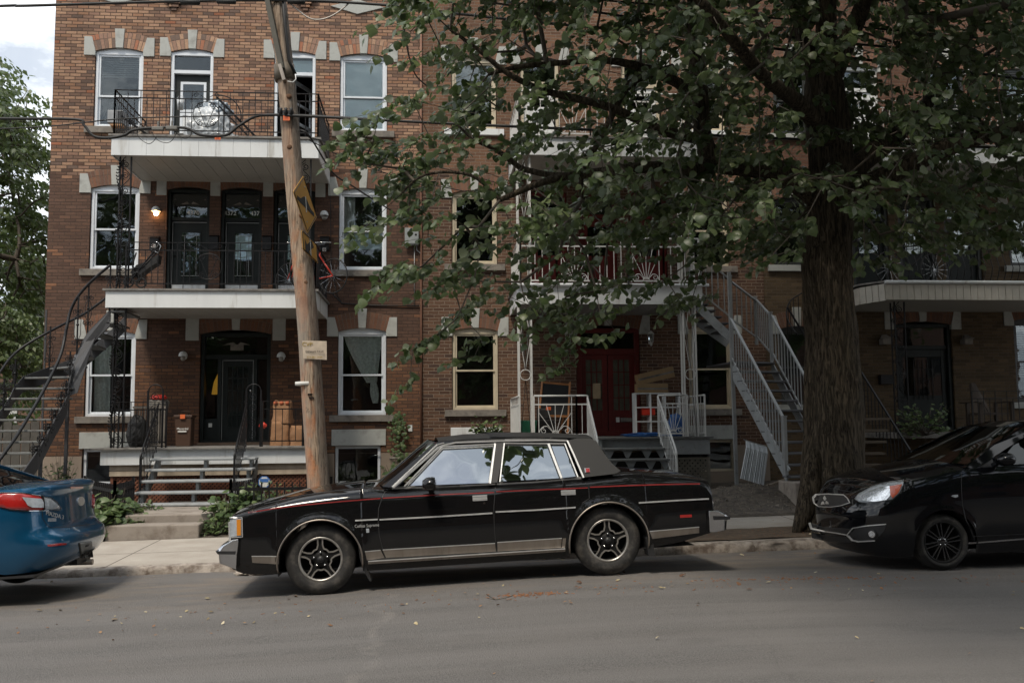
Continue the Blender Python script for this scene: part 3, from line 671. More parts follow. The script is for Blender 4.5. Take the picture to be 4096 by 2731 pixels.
def slab(bld, x0, x1, yf, zt, fh, fm='wpaint', seams=True, deckm='deck', soff='soffit', inset=.10, lip=.05):
    root = MB().box(x0-lip, x1+lip, yf-lip, YW-.006, zt-.04, zt).build('balcony', M[deckm], bld, bevel=.004)
    b = MB()
    def plate(xa, ya, xb, yb):
        L = math.hypot(xb-xa, yb-ya); n = max(1, round(L/.30)) if seams else 1; d = V((xb-xa, yb-ya, 0)).normalized()
        for k in range(n):
            g_ = .004 if seams else 0
            p0 = V((lerp(xa,xb,k/n), lerp(ya,yb,k/n), 0))+d*g_/2; p1 = V((lerp(xa,xb,(k+1)/n), lerp(ya,yb,(k+1)/n), 0))-d*g_/2
            b.bar(p0+V((0,0,zt-.044-fh/2)), p1+V((0,0,zt-.044-fh/2)), .02, fh)
    plate(x0, yf, x1, yf); plate(x0, yf+.01, x0, YW-.006); plate(x1, yf+.01, x1, YW-.006)
    b.build('fascia', M[fm], root)
    s = MB(); n = int((x1-x0)/.26)
    for k in range(n):
        xa, xb = lerp(x0+.012, x1-.012, k/n), lerp(x0+.012, x1-.012, (k+1)/n)
        s.box(xa+.003, xb-.003, yf+.012, YW-.006, zt-.044-fh+.015, zt-.044-fh+.03)
    s.box(x0+.012, x1-.012, yf+.012, YW-.006, zt-.044-fh+.032, zt-.05)
    s.build('soffit', M[soff], root)
    return root
z3 = atY(460,538,17.4).z; z2 = 4.14; zp = 1.27
bal3 = slab(B1, -5.83, -2.08, 17.4, z3, .345)
bal2 = slab(B1, -5.85, -2.10, 17.4, z2, .30, seams=False)
railing('railing', [(-5.80,YW-.05),(-5.80,17.42),(-2.10,17.42),(-2.10,YW-.05)], z3, z3+.85, 'black', bal3, scroll=((-4.15, z3+.42),))
railing('railing', [(-5.52,17.42),(-2.12,17.42),(-2.12,YW-.05)], z2, z2+.86, 'black', bal2, scroll=((-4.05, z2+.42),))
# upper spiral / diagonal handrails visible on the top balcony (stair well guard)
b = MB(); b.bar((-4.0,17.55,z3+.8),(-3.25,18.3,z3+.12), .03); b.bar((-3.95,17.5,z3+.62),(-3.3,18.2,z3+.02), .02); b.build('stair_guard', M['black'], bal3); b = MB(); b.bar((-5.75,17.6,z3+.42),(-5.2,18.4,z3+.1), .03)
b.build('stair_guard', M['black'], bal3); b = MB(); b.tube(arc((-3.95,17.5,z3+.4), .42, R_(100), R_(-10), 14), .012, 6)
for k in range(8): b.bar((-3.95+.09*k,17.52+.08*k,z3+.02),(-3.95+.09*k,17.52+.08*k,z3+.72-.08*k), .012)
b.build('stair_guard', M['black'], bal3)
# ornamental iron corner columns (two flat bars with scrolls)
def iron_column(x, y, z0, z1, w, m, parent, dy=.16, n=5, twist=True):
    b = MB()
    for xx in (x-w/2, x+w/2): b.bar((xx,y,z0),(xx,y,z1), .026)
    b.bar((x-w/2,y+dy,z0),(x-w/2,y+dy,z1), .022)
    H = (z1-z0)/n
    for k in range(n):
        zc = z0+H*(k+.5)
        for s, zz in ((1, zc+H*.22), (-1, zc-H*.22)):
            b.tube(spiral((x-s*.0, y, zz), w*.36, w*.07, R_(90*s), R_(90*s+s*600), 26), .008, 4)
            b.tube(spiral((x-w/2, y+dy/2, zz), dy*.36, dy*.07, R_(90*s), R_(90*s+s*600), 26, 'yz'), .007, 4)
        b.tube([(x+w*.42*math.sin(2*math.pi*q/16), y, zc-H/2+H*q/16) for q in range(17)], .008, 4)
    if twist:   # climbing vine-like leaves in cast iron
        rng = random.Random(int(z0*10))
        for k in range(int((z1-z0)*16)):
            z = z0+(z1-z0)*k/((z1-z0)*16); a = z*5.5; c = V((x-w/2+.03*math.cos(a), y+.03*math.sin(a), z))
            b.tube(spiral(c, .035, .01, a, a+4, 8), .012, 4)
    return b.build('column', M[m], parent)
iron_column(-5.60, 17.5, z2, z3-.39, .20, 'black', bal3); iron_column(-2.33, 17.5, z2, z3-.39, .20, 'black', bal3, twist=False)
iron_column(-5.62, 17.5, zp, z2-.35, .20, 'black', bal2, n=5); iron_column(-2.25, 17.5, zp, z2-.35, .16, 'black', bal2, n=5, twist=False)
# porch
porch = MB().box(-6.02, -2.08, 17.25, YW-.006, zp-.035, zp).build('porch', M['deck'], B1, bevel=.005)
b = MB(); b.box(-5.84, -2.12, 17.33, 17.36, zp-.30, zp-.038); b.box(-5.84, -5.81, 17.36, YW-.006, zp-.30, zp-.038); b.box(-2.15, -2.12, 17.36, YW-.006, zp-.30, zp-.038); b.build('fascia', M['wpaint'], porch)
b = MB(); b.box(-5.70, -2.2, 17.40, 17.44, zp-.40, zp-.305); b.box(-5.70, -2.2, 17.40, 17.44, zp-.50, zp-.41); b.build('plank', M['wood_p'], porch)
def lattice(x0, x1, z0, z1, y, m, parent, s=.075, w=.028):
    b = MB(); W_, H_ = x1-x0, z1-z0
    for sg, dy in ((1,0),(-1,.009)):
        n = int((W_+H_)/s)+1
        for k in range(n):
            o = -H_+k*s if sg > 0 else k*s
            # line x = x0+o + sg*(z-z0)
            t0, t1 = 0., H_
            xa = x0+o
            if sg > 0: t0 = max(0, -o); t1 = min(H_, W_-o)
            else: t0 = max(0, o-W_); t1 = min(H_, o)
            if t1-t0 < .02: continue
            b.bar((xa+sg*t0, y+dy, z0+t0), (xa+sg*t1, y+dy, z0+t1), .007, w, up=(0,0,1))
    b.box(x0-.03,x0+.02,y-.02,y-.006,z0,z1+.03); b.box(x1-.02,x1+.03,y-.02,y-.006,z0,z1+.03); b.box(x0+.021,x1-.021,y-.02,y-.006,z1-.01,z1+.03)
    return b.build('lattice', M[m], parent)
lattice(-5.66, -2.2, .22, zp-.50, 17.45, 'lattice', porch)
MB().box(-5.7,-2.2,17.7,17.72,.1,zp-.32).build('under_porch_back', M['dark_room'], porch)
railing('railing', [(-5.55,17.36),(-4.72,17.36)], zp, zp+.82, 'black', porch, gap=.1)
railing('railing', [(-3.03,17.36),(-2.2,17.36)], zp, zp+.82, 'black', porch, gap=.12)
# front stairs of the porch: five grey treads, centre carriage and sloping iron rails
st = MB(); tx0 = atY(619,1845,17.2).x; tx1 = atY(1036,1845,17.2).x
TR = [(17.02-.27*k, 1.27-.175*(k+1)) for k in range(5)]
for y, z in TR: st.box(tx0, tx1, y-.16, y+.15, z-.045, z)
stairs = st.build('stair', M['gtread'], B1, bevel=.016)
for y, z in TR:
    for xx in (tx0+.08, (tx0+tx1)/2, tx1-.12): MB().box(xx, xx+.05, y-.06, y+.1, z-.175, z-.046).build('riser_block', M['gtread'], stairs)
s = MB(); s.prism([(tx0+.02,17.2,1.05),(tx0+.02,15.9,.22),(tx0+.02,16.25,.22),(tx0+.02,17.2,.8)], (.035,0,0)); s.build('carriage', M['gtread_d'], stairs); s = MB(); s.prism([(tx1-.055,17.2,1.05),(tx1-.055,15.9,.22),(tx1-.055,16.25,.22),(tx1-.055,17.2,.8)], (.035,0,0))
s.build('carriage', M['gtread_d'], stairs)
def stair_rail(xa, parent, yt=17.3, yb=16.3, zt=2.06, zb=1.17, m='black', r=.016):
    b = MB(); top = [(xa,yt,zt),(xa,lerp(yt,yb,.93),lerp(zt,zb,.93)),(xa,yb,zb-.02),(xa,yb,zb-.1)]
    b.tube(top, r, 8); b.bar((xa,yb,zb-.05),(xa,yb,zb-.95), .028); b.bar((xa,yt,zt-.66),(xa,yb,zb-.72), .014); b.bar((xa,yt,zt-.12),(xa,yb,zb-.16), .012)
    for k in range(1, 12):
        y = lerp(yt,yb,k/12); z = lerp(zt,zb,k/12); b.bar((xa,y,z),(xa,y,z-.72 - (.08 if k % 2 else 0)), .011)
    return b.build('stair_railing', M[m], parent)
p = atY(1085/1.68,1650,17.3); stair_rail(tx0+.02, stairs); stair_rail(tx1-.25, stairs)
for xc in (tx0-.06, tx1-.14):
    b = MB()
    for xx in (xc-.13, xc+.13): b.bar((xx,17.36,zp),(xx,17.36,zp+1.02), .03)
    b.tube(arc((xc,17.36,zp+1.0), .13, 0, math.pi, 10), .01, 5)
    for s_, zz in ((1,.9),(-1,.7),(1,.45),(-1,.22)): b.tube(spiral((xc,17.36,zp+zz), .085,.015, R_(90*s_), R_(90*s_+s_*560), 22), .007, 4)
    b.build('newel_panel', M['black'], porch)
# concrete landing steps by the pavement
xa, xb = atY(500,2062,14.4).x, atY(835,2062,14.4).x
b = MB(); b.box(xa-.15, xb-.05, 14.02, 14.4, -.1, .232); b.box(xa, xb+.1, 14.4, 17.0, -.1, .345)
b.build('concrete_steps', M['concrete'], B1, bevel=.018)
# ---------------------------------------------------------------- curved outside stair at the left end of building one
ty = [1242,1287,1331,1376,1418,1462,1504,1548,1589,1631,1674,1718,1763,1808]
tr = [735,660,588,540,515,490,468,452,442,408,366,326,286,242]
dep = [17.45,17.45,17.45,17.42,17.38,17.28,17.1,16.85,16.6,16.35,16.1,15.85,15.6,15.35]
ang = [90,90,92,98,108,135,162,172,176,178,180,180,180,180]
TP = []
for y_, r_x, d_, a_ in zip(ty, tr, dep, ang): p = atY(r_x/1.68, y_, d_); TP.append((p, R_(a_)))
for k in range(1, 5):
    p = TP[13][0]; TP.append((V((p.x-.03*k, p.y-.25*k, p.z-.195*k)), R_(180)))
b = MB()
for p, a in TP:
    ax = V((math.cos(a), math.sin(a), 0)); rn = V((-ax.y, ax.x, 0)); dn = rn if a < R_(100) else V((-math.sin(a)*-1, 0, 0))
    fw = V((math.sin(a)*-1, math.cos(a), 0)); w_ = .93
    q = [p, p+ax*w_, p+ax*w_+fw*-.27, p+fw*-.27]   # run goes uphill
    b.prism([c_+V((0,0,-.035)) for c_ in q], (0,0,.035))
sp_st = b.build('curved_stair', M['gtread_d'], B1, bevel=.008)
b = MB(); far = []
for i in range(len(TP)-1):
    (p0,a0),(p1,a1) = TP[i], TP[i+1]
    b.prism([p0+V((.01,0,.02)), p1+V((.01,0,.02)), p1+V((.01,0,-.28)), p0+V((.01,0,-.28))], (.014,.014,0))
    e0 = p0+V((math.cos(a0),math.sin(a0),0))*.94; e1 = p1+V((math.cos(a1),math.sin(a1),0))*.94; far.append(e0)
    b.prism([e0+V((0,0,.02)), e1+V((0,0,.02)), e1+V((0,0,-.26)), e0+V((0,0,-.26))], (-.014,.014,0))
far.append(e1)
# broad plate hanging below the bend
b.prism([atY(738/1.68,1245,17.44), atY(590/1.68,1330,17.44), atY(500/1.68,1420,17.4), atY(462/1.68,1500,17.2), atY(440/1.68,1590,17.0), atY(520/1.68,1570,17.1), atY(585/1.68,1450,17.3), atY(640/1.68,1350,17.44), atY(738/1.68,1290,17.46)], (.0,.02,0))
b.build('stringer', M['stringer'], sp_st)
RA = [(740,270,17.42),(640,355,17.42),(560,435,17.42),(505,510,17.4),(470,590,17.38),(450,680,17.3),(435,760,17.25),(415,850,17.1),(380,940,16.9),(310,1080,16.5),(220,1240,16.1),(110,1420,15.6),(20,1545,15.3),(-120,1740,14.9)]
RB = [(718,488,17.6),(640,545,17.9),(560,600,18.1),(440,660,18.2),(320,722,18.2),(200,790,18.1),(120,845,18.0),(60,905,17.8),(10,975,17.5),(-80,1100,17.0),(-200,1280,16.4)]
def smooth(pts, n=4):
    out = []
    for i in range(len(pts)-1):
        p0, p1, p2, p3 = pts[max(0,i-1)], pts[i], pts[i+1], pts[min(len(pts)-1,i+2)]
        for k in range(n):
            t = k/n; out.append(.5*((2*p1)+(p2-p0)*t+(2*p0-5*p1+4*p2-p3)*t*t+(3*p1-p0-3*p2+p3)*t**3))
    return out+[pts[-1]]
ra = smooth([atY(x/1.68, 900+y/1.68, d) for x, y, d in RA]); rb = smooth([atY(x/1.68, 900+y/1.68, d) for x, y, d in RB])
b = MB(); b.tube(ra, .027, 8); b.tube(rb, .024, 8); b.build('handrail', M['black'], sp_st)
def scroll_baluster(b, top, bot, s=1):
    b.bar(top, bot, .022); L = (top-bot).length
    for sx in (-1, 1):
        c1 = top.lerp(bot, .28); c2 = top.lerp(bot, .8)
        b.tube(spiral(c1+V((sx*.07*s,0,0)), .055*s,.012, R_(90), R_(90+sx*520), 20), .007, 4)
        b.tube(spiral(c2+V((sx*.07*s,0,0)), .06*s,.012, R_(-90), R_(-90-sx*520), 20), .007, 4)
        b.tube([c1+V((sx*.02,0,-.05)), c1+V((sx*.055,0,-.14)), c2+V((sx*.055,0,.14)), c2+V((sx*.02,0,.05))], .006, 4)
    for z_ in (.5,): b.lathe([(0,-.03),(.022,-.015),(.028,0),(.022,.015),(0,.03)], top.lerp(bot, z_), 'z', 8)
for i, (p, a) in enumerate(TP):
    b = MB()
    if i in (0,2,4,6,8,9,10,11,12,13,15):
        tp = min(ra, key=lambda q: (V((q.x,q.y))-V((p.x,p.y))).length); scroll_baluster(b, V((p.x,p.y,tp.z)), p, .8)
    if i in (5,7,9,11,13,15):
        if b.v: b.build('baluster', M['black'], sp_st)
        b = MB(); e = far[i]; tp = min(rb, key=lambda q: (V((q.x,q.y))-V((e.x,e.y))).length); scroll_baluster(b, V((e.x,e.y,max(tp.z,e.z+.5))), e, .9)
    if b.v: b.build('baluster', M['black'], sp_st)
b = MB(); 
for i in (6, 12): p = TP[i][0]; MB().bar((p.x-.02,p.y,p.z-.1),(p.x-.02,p.y,.1), .05).build('support_post', M['stringer'], sp_st)
b.bar((-7.35,18.6,.2),(-7.35,18.6,3.9), .03); b.build('support_post', M['stringer'], sp_st)

# ================================================================== building two (brown brick, red doors, white ironwork)
B2 = empty('brick_rowhouse', (3.5, YW, .3), 'brown brick rowhouse with cream window frames, red doors and white ironwork, middle of the row', 'building', 'brick rowhouses along the street')
C0, C1, E0, E1 = .445, 1.405, 5.42, 6.37
win2 = [(C0,C1,7.84,9.36),(E0,E1,7.9,9.4),(C0,C1,4.96,6.46),(E0,E1,4.95,6.5),(C0,C1,1.94,3.56),(E0,E1,1.92,3.6)]
dr_up = [(1.91,2.75,7.5,9.38),(4.1,4.94,7.5,9.38)]
dr_mid = [(2.05,2.88,4.28,6.5),(3.12,3.95,4.28,6.5),(4.2,5.03,4.28,6.5)]
dm2 = (3.03,4.39,1.38,3.60)
holes = [hole(*w) for w in win2+dr_up+dr_mid+[dm2]] + [(C0,C1,.62,1.28,.2),(E0,E1,.62,1.28,.2)]
wall_sheet(-.17, 7.1, .0, 11.3, holes, YW+.012).build('wall', M['brick2'], B2, fix=False)
shell(B2, -.165, 7.1, 11.3, 33, M['brick2']); interior(B2, -.17, 7.1, 0, 11.2, [1.35, 4.22, 7.46, 11])
Y = YW+.012
wall_sheet(-.17, 7.1, -.2, 1.16, [(C0,C1,.62,1.1601,.03),(E0,E1,.62,1.1601,.03)], YW-.012, .022).build('foundation', M['found'], B2, fix=False)
for i, wd in enumerate(win2): 
    r = window(B2, *wd, Y, fm='cream' if i != 1 else 'cream', sillm='stone_d' if i > 1 else 'wpaint')
    if i in (0, 1): MB().box(wd[0]+.09, wd[1]-.09, Y+.16, Y+.17, wd[2]+.8, wd[3]-.07).build('blind', M['giron'], r)
for x0, x1, z0, z1 in ((C0,C1,.62,1.28),(E0,E1,.62,1.28)):
    window(B2, x0, x1, z0, z1, Y, fm='cream', arch=False, sill=False, sash=False)
    MB().box(x0-.03, x1+.04, Y-.045, Y+.15, z1+.004, z1+.30).build('basement_lintel', M['wpaint' if x0 < 1 else 'stone'], B2, bevel=.008)
def plain_door(bld, x0, x1, z0, z1, fm, dm, nums=(), glassz=(.9,.7), ends=True, arch='arch_lo'):
    r = frame_rect(x0+.01, x1-.01, z0, z1+.02, .07, Y+.05, .12).build('door_frame', M[fm], bld, bevel=.004)
    arch_stones(bld, x0, x1, z1, Y, arch, ends=ends)
    MB().box(x0+.08, x1-.08, Y+.09, Y+.15, z1-.52, z1-.44).build('transom_bar', M[fm], r)
    MB().box(x0+.08, x1-.08, Y+.12, Y+.125, z1-.44, z1-.05).build('transom_pane', M['glass'], r)
    d = frame_rect(x0+.08, x1-.08, z0+.03, z1-.53, .13, Y+.12, .04, top=.16).build('door', M[dm], bld, bevel=.004)
    MB().box(x0+.2, x1-.2, Y+.13, Y+.155, z0+.15, z0+glassz[0]).build('door_panel', M[dm], d)
    MB().box(x0+.2, x1-.2, Y+.135, Y+.14, z0+glassz[0], z1-glassz[1]).build('door_pane', M['glass'], d)
    for s, fx in nums: text('house_number', s, .12, (lerp(x0,x1,fx), Y+.108, z1-.34), M['numw'], r, ext=.004)
    return d
for i, dd in enumerate(dr_up): plain_door(B2, *dd, 'cream', 'wpaint')
for dd, nm in zip(dr_mid, ([('4382',.5)], [('4384',.5)], [('4386',.5)])): plain_door(B2, *dd, 'red', 'red', nm, ends=False)
# double red entrance with small panes
x0, x1, z0, z1 = dm2; r = frame_rect(x0+.01, x1-.01, z0, z1+.03, .10, Y+.05, .14).build('door_frame', M['red'], B2, bevel=.004)
arch_stones(B2, x0, x1, z1, Y, 'arch_lo', rise=.09)
MB().box(x0+.11, x1-.11, Y+.08, Y+.16, z1-.52, z1-.40).build('transom_bar', M['red'], r); MB().box(x0+.11, x1-.11, Y+.12, Y+.125, z1-.40, z1-.07).build('transom_pane', M['glass'], r)
M['panes'] = mat('frosted_door_pane', (.085,.085,.06), .45, var=.3)
for a_, c_ in ((x0+.11, (x0+x1)/2-.01), ((x0+x1)/2+.01, x1-.11)):
    d = frame_rect(a_, c_, z0+.03, z1-.52, .11, Y+.12, .045, top=.10).build('door', M['red'], B2, bevel=.004)
    MB().box(a_+.11, c_-.11, Y+.13, Y+.16, z0+.14, z0+.52).build('door_panel', M['red'], d)
    g0, g1, h0, h1 = a_+.11, c_-.11, z0+.52, z1-.62
    MB().box(g0, g1, Y+.14, Y+.145, h0, h1).build('door_pane', M['panes'], d)
    g = MB()
    for i in range(1,3): g.bar((lerp(g0,g1,i/3),Y+.13,h0),(lerp(g0,g1,i/3),Y+.13,h1), .02,.022)
    for i in range(0,5): g.bar((g0,Y+.13,lerp(h0,h1,i/4)),(g1,Y+.13,lerp(h0,h1,i/4)), .022,.02)
    g.build('muntins', M['red'], d)
p = atY(2390,1555,Y); MB().box(p.x-.08,p.x+.08,Y+.095,Y+.105,p.z-.2,p.z+.12).build('pinned_notice', mat('tan_notice', (.42,.32,.2), .8), B2)
p = atY(2475,1678,Y); MB().box(p.x-.035,p.x+.035,Y+.095,Y+.11,p.z-.05,p.z+.05).build('no_flyer_sticker', M['paper'], B2); MB().box(p.x+.06,p.x+.3,Y+.09,Y+.11,p.z-.045,p.z+.04).build('letter_slot', M['stone_d'], B2)
def lantern(bld, px, py, m='wiron'):
    c = atY(px, py, Y-.12); r = MB().box(c.x-.03,c.x+.03,Y-.02,Y,c.z-.12,c.z+.0).build('wall_lantern', M[m], bld)
    b = MB(); b.lathe([(0,.16),(.05,.12),(.068,.10),(.068,.09)], c, 'z', 6, False); b.lathe([(0,-.17),(.025,-.15),(.03,-.10),(.05,-.09)], c, 'z', 6, False)
    for k in range(6): a = k*math.pi/3; b.bar(c+V((.066*math.cos(a),.066*math.sin(a),.09)), c+V((.045*math.cos(a),.045*math.sin(a),-.09)), .006)
    b.bar(c+V((0,0,-.12)), V((c.x,Y,c.z-.08)), .015); b.build('lantern_cage', M[m], r)
    MB().lathe([(.06,.09),(.042,-.09)], c, 'z', 6, False).build('lantern_glass', M['glass'], r)
lantern(B2, 2273, 1352); lantern(B2, 2604, 1352)
# balconies of building two
xl, xr = atY(2075,1170,17.4).x, atY(2808,1170,17.4).x
zb2 = atY(2450,1135,17.4).z; zb3 = z3+.12; zd2 = 1.375
b2a = slab(B2, xl, xr, 17.4, zb2, .345, seams=False, soff='giron'); b2b = slab(B2, xl, xr, 17.4, zb3, .33, seams=True)
MB().tube([(xl-.05,17.34,zb2-.03),(xr+.12,17.34,zb2-.03)], .03, 8).build('gutter', M['wpaint'], b2a)
def sunburst(b, xa, xb, y, z0, z1, r=.011):
    xc = (xa+xb)/2; 
    for f in (-1,-.55,0,.55,1):
        tx = xc+f*(xb-xa)/2; tz = z1 if abs(f) < 1 else lerp(z0,z1,.72); b.bar((xc+f*.03,y,z0+.02),(tx,y,tz), r)
    for sx in (-1,1):
        c = (xc+sx*(xb-xa)*.33, y, z0+.08); b.tube([V((xc+sx*.03,y,z0+.02))]+arc((xc+sx*(xb-xa)*.29,y,z0+.02), (xb-xa)*.21, R_(90 if 0 else (100 if sx>0 else 80)), R_(0 if sx > 0 else 180), 10), .007, 4)
        b.tube(spiral((xc+sx*(xb-xa)*.36,y,z0+.06), .055,.02, R_(90), R_(90-sx*400), 14), .006, 4)
    b.tube(arc((xc,y,z0), .06, 0, math.pi, 8), .01, 5)
def white_rail(name, segs, z0, H, parent, m='wiron', ends=True):
    b = MB()
    for (xa,ya,xb,yb,kind) in segs:
        b.tube([(xa,ya,z0+H),(xb,yb,z0+H)], .017, 8); b.bar((xa,ya,z0+H-.16),(xb,yb,z0+H-.16), .012,.028); b.bar((xa,ya,z0+.06),(xb,yb,z0+.06), .012,.03)
        b.bar((xa,ya,z0),(xa,ya,z0+H), .028); b.bar((xb,yb,z0),(xb,yb,z0+H), .028)
        if kind == 'sun': 
            b.bar((xa+.09,ya,z0+.06),(xa+.09,ya,z0+H), .013); b.bar((xb-.09,yb,z0+.06),(xb-.09,yb,z0+H), .013); sunburst(b, xa+.1, xb-.1, ya, z0+.07, z0+H-.17)
        else:
            L = math.hypot(xb-xa,yb-ya); n = max(1, round(L/.135))
            for k in range(1, n): b.bar((lerp(xa,xb,k/n),lerp(ya,yb,k/n),z0+.06),(lerp(xa,xb,k/n),lerp(ya,yb,k/n),z0+H-(.16 if k % 2 else 0)), .013)
    return b.build(name, M[m], parent)
for zt, sl in ((zb2, b2a), (zb3, b2b)):
    s = [(xl+.04,YW,xl+.04,17.42,'bar')]; n = 5; L = xr-.04-xl-.04
    for k in range(n): s.append((xl+.04+L*k/n,17.42,xl+.04+L*(k+1)/n,17.42,'sun' if k % 2 else 'bar'))
    if zt == zb3: s.append((xr-.04,17.42,xr-.04,YW,'bar'))
    white_rail('railing', s, zt, .88, sl)
def truss_post(x, y, z0, z1, w, m, parent, dy=.17):
    b = MB()
    for yy in (y, y+dy):
        for xx in (x-w/2, x+w/2): b.bar((xx,yy,z0),(xx,yy,z1), .03)
    for yy in (y,):
        zm = lerp(z0,z1,.47); rr = w*.42
        b.tube([(x+rr*math.cos(a*.262),yy,zm+rr*math.sin(a*.262)) for a in range(24)], .009, 5, closed=True)
        for za, zb_ in ((z0+.03,zm-rr),(zm+rr,z1-.05)):
            zc = (za+zb_)/2
            for sx in (-1,1): b.bar((x-sx*w*.42,yy,za if za < zm-rr else zb_-.02),(x,yy,zb_ if zb_ <= zm else za), .01); b.bar((x,yy,za if za >= zm else zb_),(x+sx*w*.42,yy,zc if 0 else (zb_ if za >= zm else za)), .01)
            if za >= zm:
                for sx in (-1,1): b.bar((x,yy,za),(x+sx*w*.42,yy,zc), .01); b.bar((x+sx*w*.42,yy,zc),(x,yy,zb_), .01)
    return b.build('column', M[m], parent)
xpl = atY(2102,1500,17.5).x; xpr = atY(2762,1500,17.5).x
for x in (xpl, xpr):
    truss_post(x, 17.5, zd2, zb2-.39, .235, 'wiron', b2a); truss_post(x, 17.5, zb2, zb3-.37, .235, 'wiron', b2b)
# porch two with worn stairs
porch2 = MB().box(xl-.1, xr+.12, 17.3, YW-.006, zd2-.035, zd2).build('porch', M['gtread_d'], B2, bevel=.005)
sx0, sx1 = atY(2412,1800,17.3).x, atY(2652,1800,17.3).x
b = MB(); b.box(xl-.02, sx0, 17.36, 17.39, zd2-.33, zd2-.038); b.box(sx1, xr+.06, 17.36, 17.39, zd2-.33, zd2-.038); b.box(sx0-.1,sx1+.1,17.44,17.47,zd2-.24,zd2-.038); b.box(xr+.03,xr+.06,17.39,YW-.006,zd2-.33,zd2-.038)
b.build('fascia', M['gtread'], porch2)
lattice(sx1+.02, xr+.04, .3, zd2-.42, 17.42, 'lattice_g', porch2, s=.10, w=.045); lattice(xl, sx0-.1, .3, zd2-.42, 17.42, 'lattice_g', porch2, s=.10, w=.045)
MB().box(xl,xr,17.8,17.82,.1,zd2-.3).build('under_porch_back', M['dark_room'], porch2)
segs = [(xpl+.16,17.4,atY(2350,1600,17.4).x,17.4,'sun')]
xm = atY(2350,1600,17.4).x; xs0 = xpl+.14
for sg_ in ([(xs0,17.4,xs0+.80,17.4,'sun'),(xs0+.80,17.4,xm,17.4,'bar')], [(atY(2632,1600,17.4).x,17.4,atY(2632,1600,17.4).x+.56,17.4,'sun')], [(xl+.0,17.42,xl+.0,YW,'bar')], [(xr,17.42,xr,YW,'bar')]): white_rail('railing', sg_, zd2, .78, porch2)
b = MB(); T2 = [(17.1-.28*k, zd2-.19*(k+1)) for k in range(5)]
for y, z in T2: b.box(sx0-.04, sx1+.06, y-.16, y+.15, z-.045, z)
st2 = b.build('stair', M['gtread_d'], B2, bevel=.016)
b = MB()
for y, z in T2:
    for f in (.06,.36,.68,.92):
        xx = lerp(sx0,sx1,f); MB().prism([(xx-.2*.5,y-.05,z-.047),(xx+.2*.5,y-.05,z-.047),(xx+.02,y-.05,z-.19),(xx-.02,y-.05,z-.19)], (0,.03,0)).build('bracket', M['gtread'], st2)
stair_rail(xm+.0, st2, 17.4, 16.4, zd2+.74, zd2+.74-.78, 'wiron', .019); stair_rail(atY(2632,1600,17.4).x, st2, 17.4, 16.15, zd2+.74, zd2+.74-.98, 'wiron', .019)
# grey steel stair: short flight beside the wall, landing, then a long flight down towards the pavement
def Pt(x, y, Yd): return atY(x, y, Yd)
RH = .84
nT = Pt(2797,1018,17.55); nA = Pt(2919,1117,17.55); A2 = Pt(2921,1271,17.0); Bt = Pt(3138,1680,15.05)
Bn = Pt(3021,1200,18.0); Cn = Pt(3082,1262,17.45); Dn = Pt(3345,1738,15.35)
gs = MB()
def flight_rail(b, p, q, n, H=RH, posts=True, w=.045):
    b.bar(p, q, w, .03); b.bar(p-V((0,0,H-.1)), q-V((0,0,H-.1)), .02, .03)
    for k in range(n+1):
        c = p.lerp(q, k/n); b.bar(c, c-V((0,0,H-.1)), .018)
    if posts:
        for c in ((p, q) if posts is True else (p,) if posts == 1 else (q,)): b.bar(c+V((0,0,.05)), c-V((0,0,H+.05)), .055); b.box(c.x-.036,c.x+.036,c.y-.036,c.y+.036,c.z+.05,c.z+.075)
flight_rail(gs, nT, nA, 5, posts=True); flight_rail(gs, A2, Bt, 19, posts=2); flight_rail(gs, nA-V((-.03,-.0,.05)), Bn, 5, posts=2); flight_rail(gs, Bn+V((.01,-.03,0)), Cn, 7, posts=2); flight_rail(gs, Cn+V((.02,-.02,0)), Dn, 19, posts=2)
gs.bar(V((A2.x,A2.y,nA.z+.05)), V((A2.x+.03,A2.y,.4)), .06); gs.bar(V((nT.x+.2,18.9,nT.z+.1)), V((nT.x+.2,18.9,nT.z-.8)), .05)
gs_root = MB()
# treads of the long flight
P0a, P0b = A2-V((0,0,RH+.02)), Cn-V((0,0,RH+.02)); P1a, P1b = Bt-V((0,0,RH-.06)), Dn-V((0,0,RH-.06))
NT_ = 11; fwd = ((P1a-P0a)+(P1b-P0b)); fwd.z = 0; fwd.normalize()
for k in range(NT_+1):
    a_ = P0a.lerp(P1a, k/NT_); c_ = P0b.lerp(P1b, k/NT_); z_ = (a_.z+c_.z)/2; a_ = V((a_.x,a_.y,z_)); c_ = V((c_.x,c_.y,z_))
    q = [a_-fwd*.15, a_+fwd*.13, c_+fwd*.13, c_-fwd*.15]; gs_root.prism([v_-V((0,0,.04)) for v_ in q], (0,0,.04))
# upper winders
U0a, U1a = nT-V((0,0,RH)), nA-V((0,0,RH+.0))
for k in range(5):
    p = Pt(2791,1200,17.5).lerp(Pt(2925,1325,17.5), (k+.5)/5); gs_root.box(p.x-.07,p.x+.16,17.52,18.42,p.z-.04,p.z)
gs_root.prism([V((A2.x,17.0,A2.z-RH-.02)), V((Cn.x,17.45,A2.z-RH-.02)), V((Bn.x,18.3,A2.z-RH-.02)), V((A2.x-.1,18.3,A2.z-RH-.02))], (0,0,.04))
gst = gs_root.build('steel_stair', M['stringer'], B2, bevel=.012)
gs.build('railing', M['giron'], gst)
b = MB()
b.prism([P0a+V((0,0,-.0)), P1a+V((0,0,.0)), P1a-V((0,0,.24)), P0a-V((0,0,.26))], (.03,.02,0)); b.prism([P0b, P1b, P1b-V((0,0,.24)), P0b-V((0,0,.26))], (-.03,-.02,0))
b.bar(Pt(2791,1225,17.5), Pt(2919,1350,17.5), .03, .16); b.bar(Pt(2785,1283,18.4), Pt(2913,1375,18.4), .03, .16)
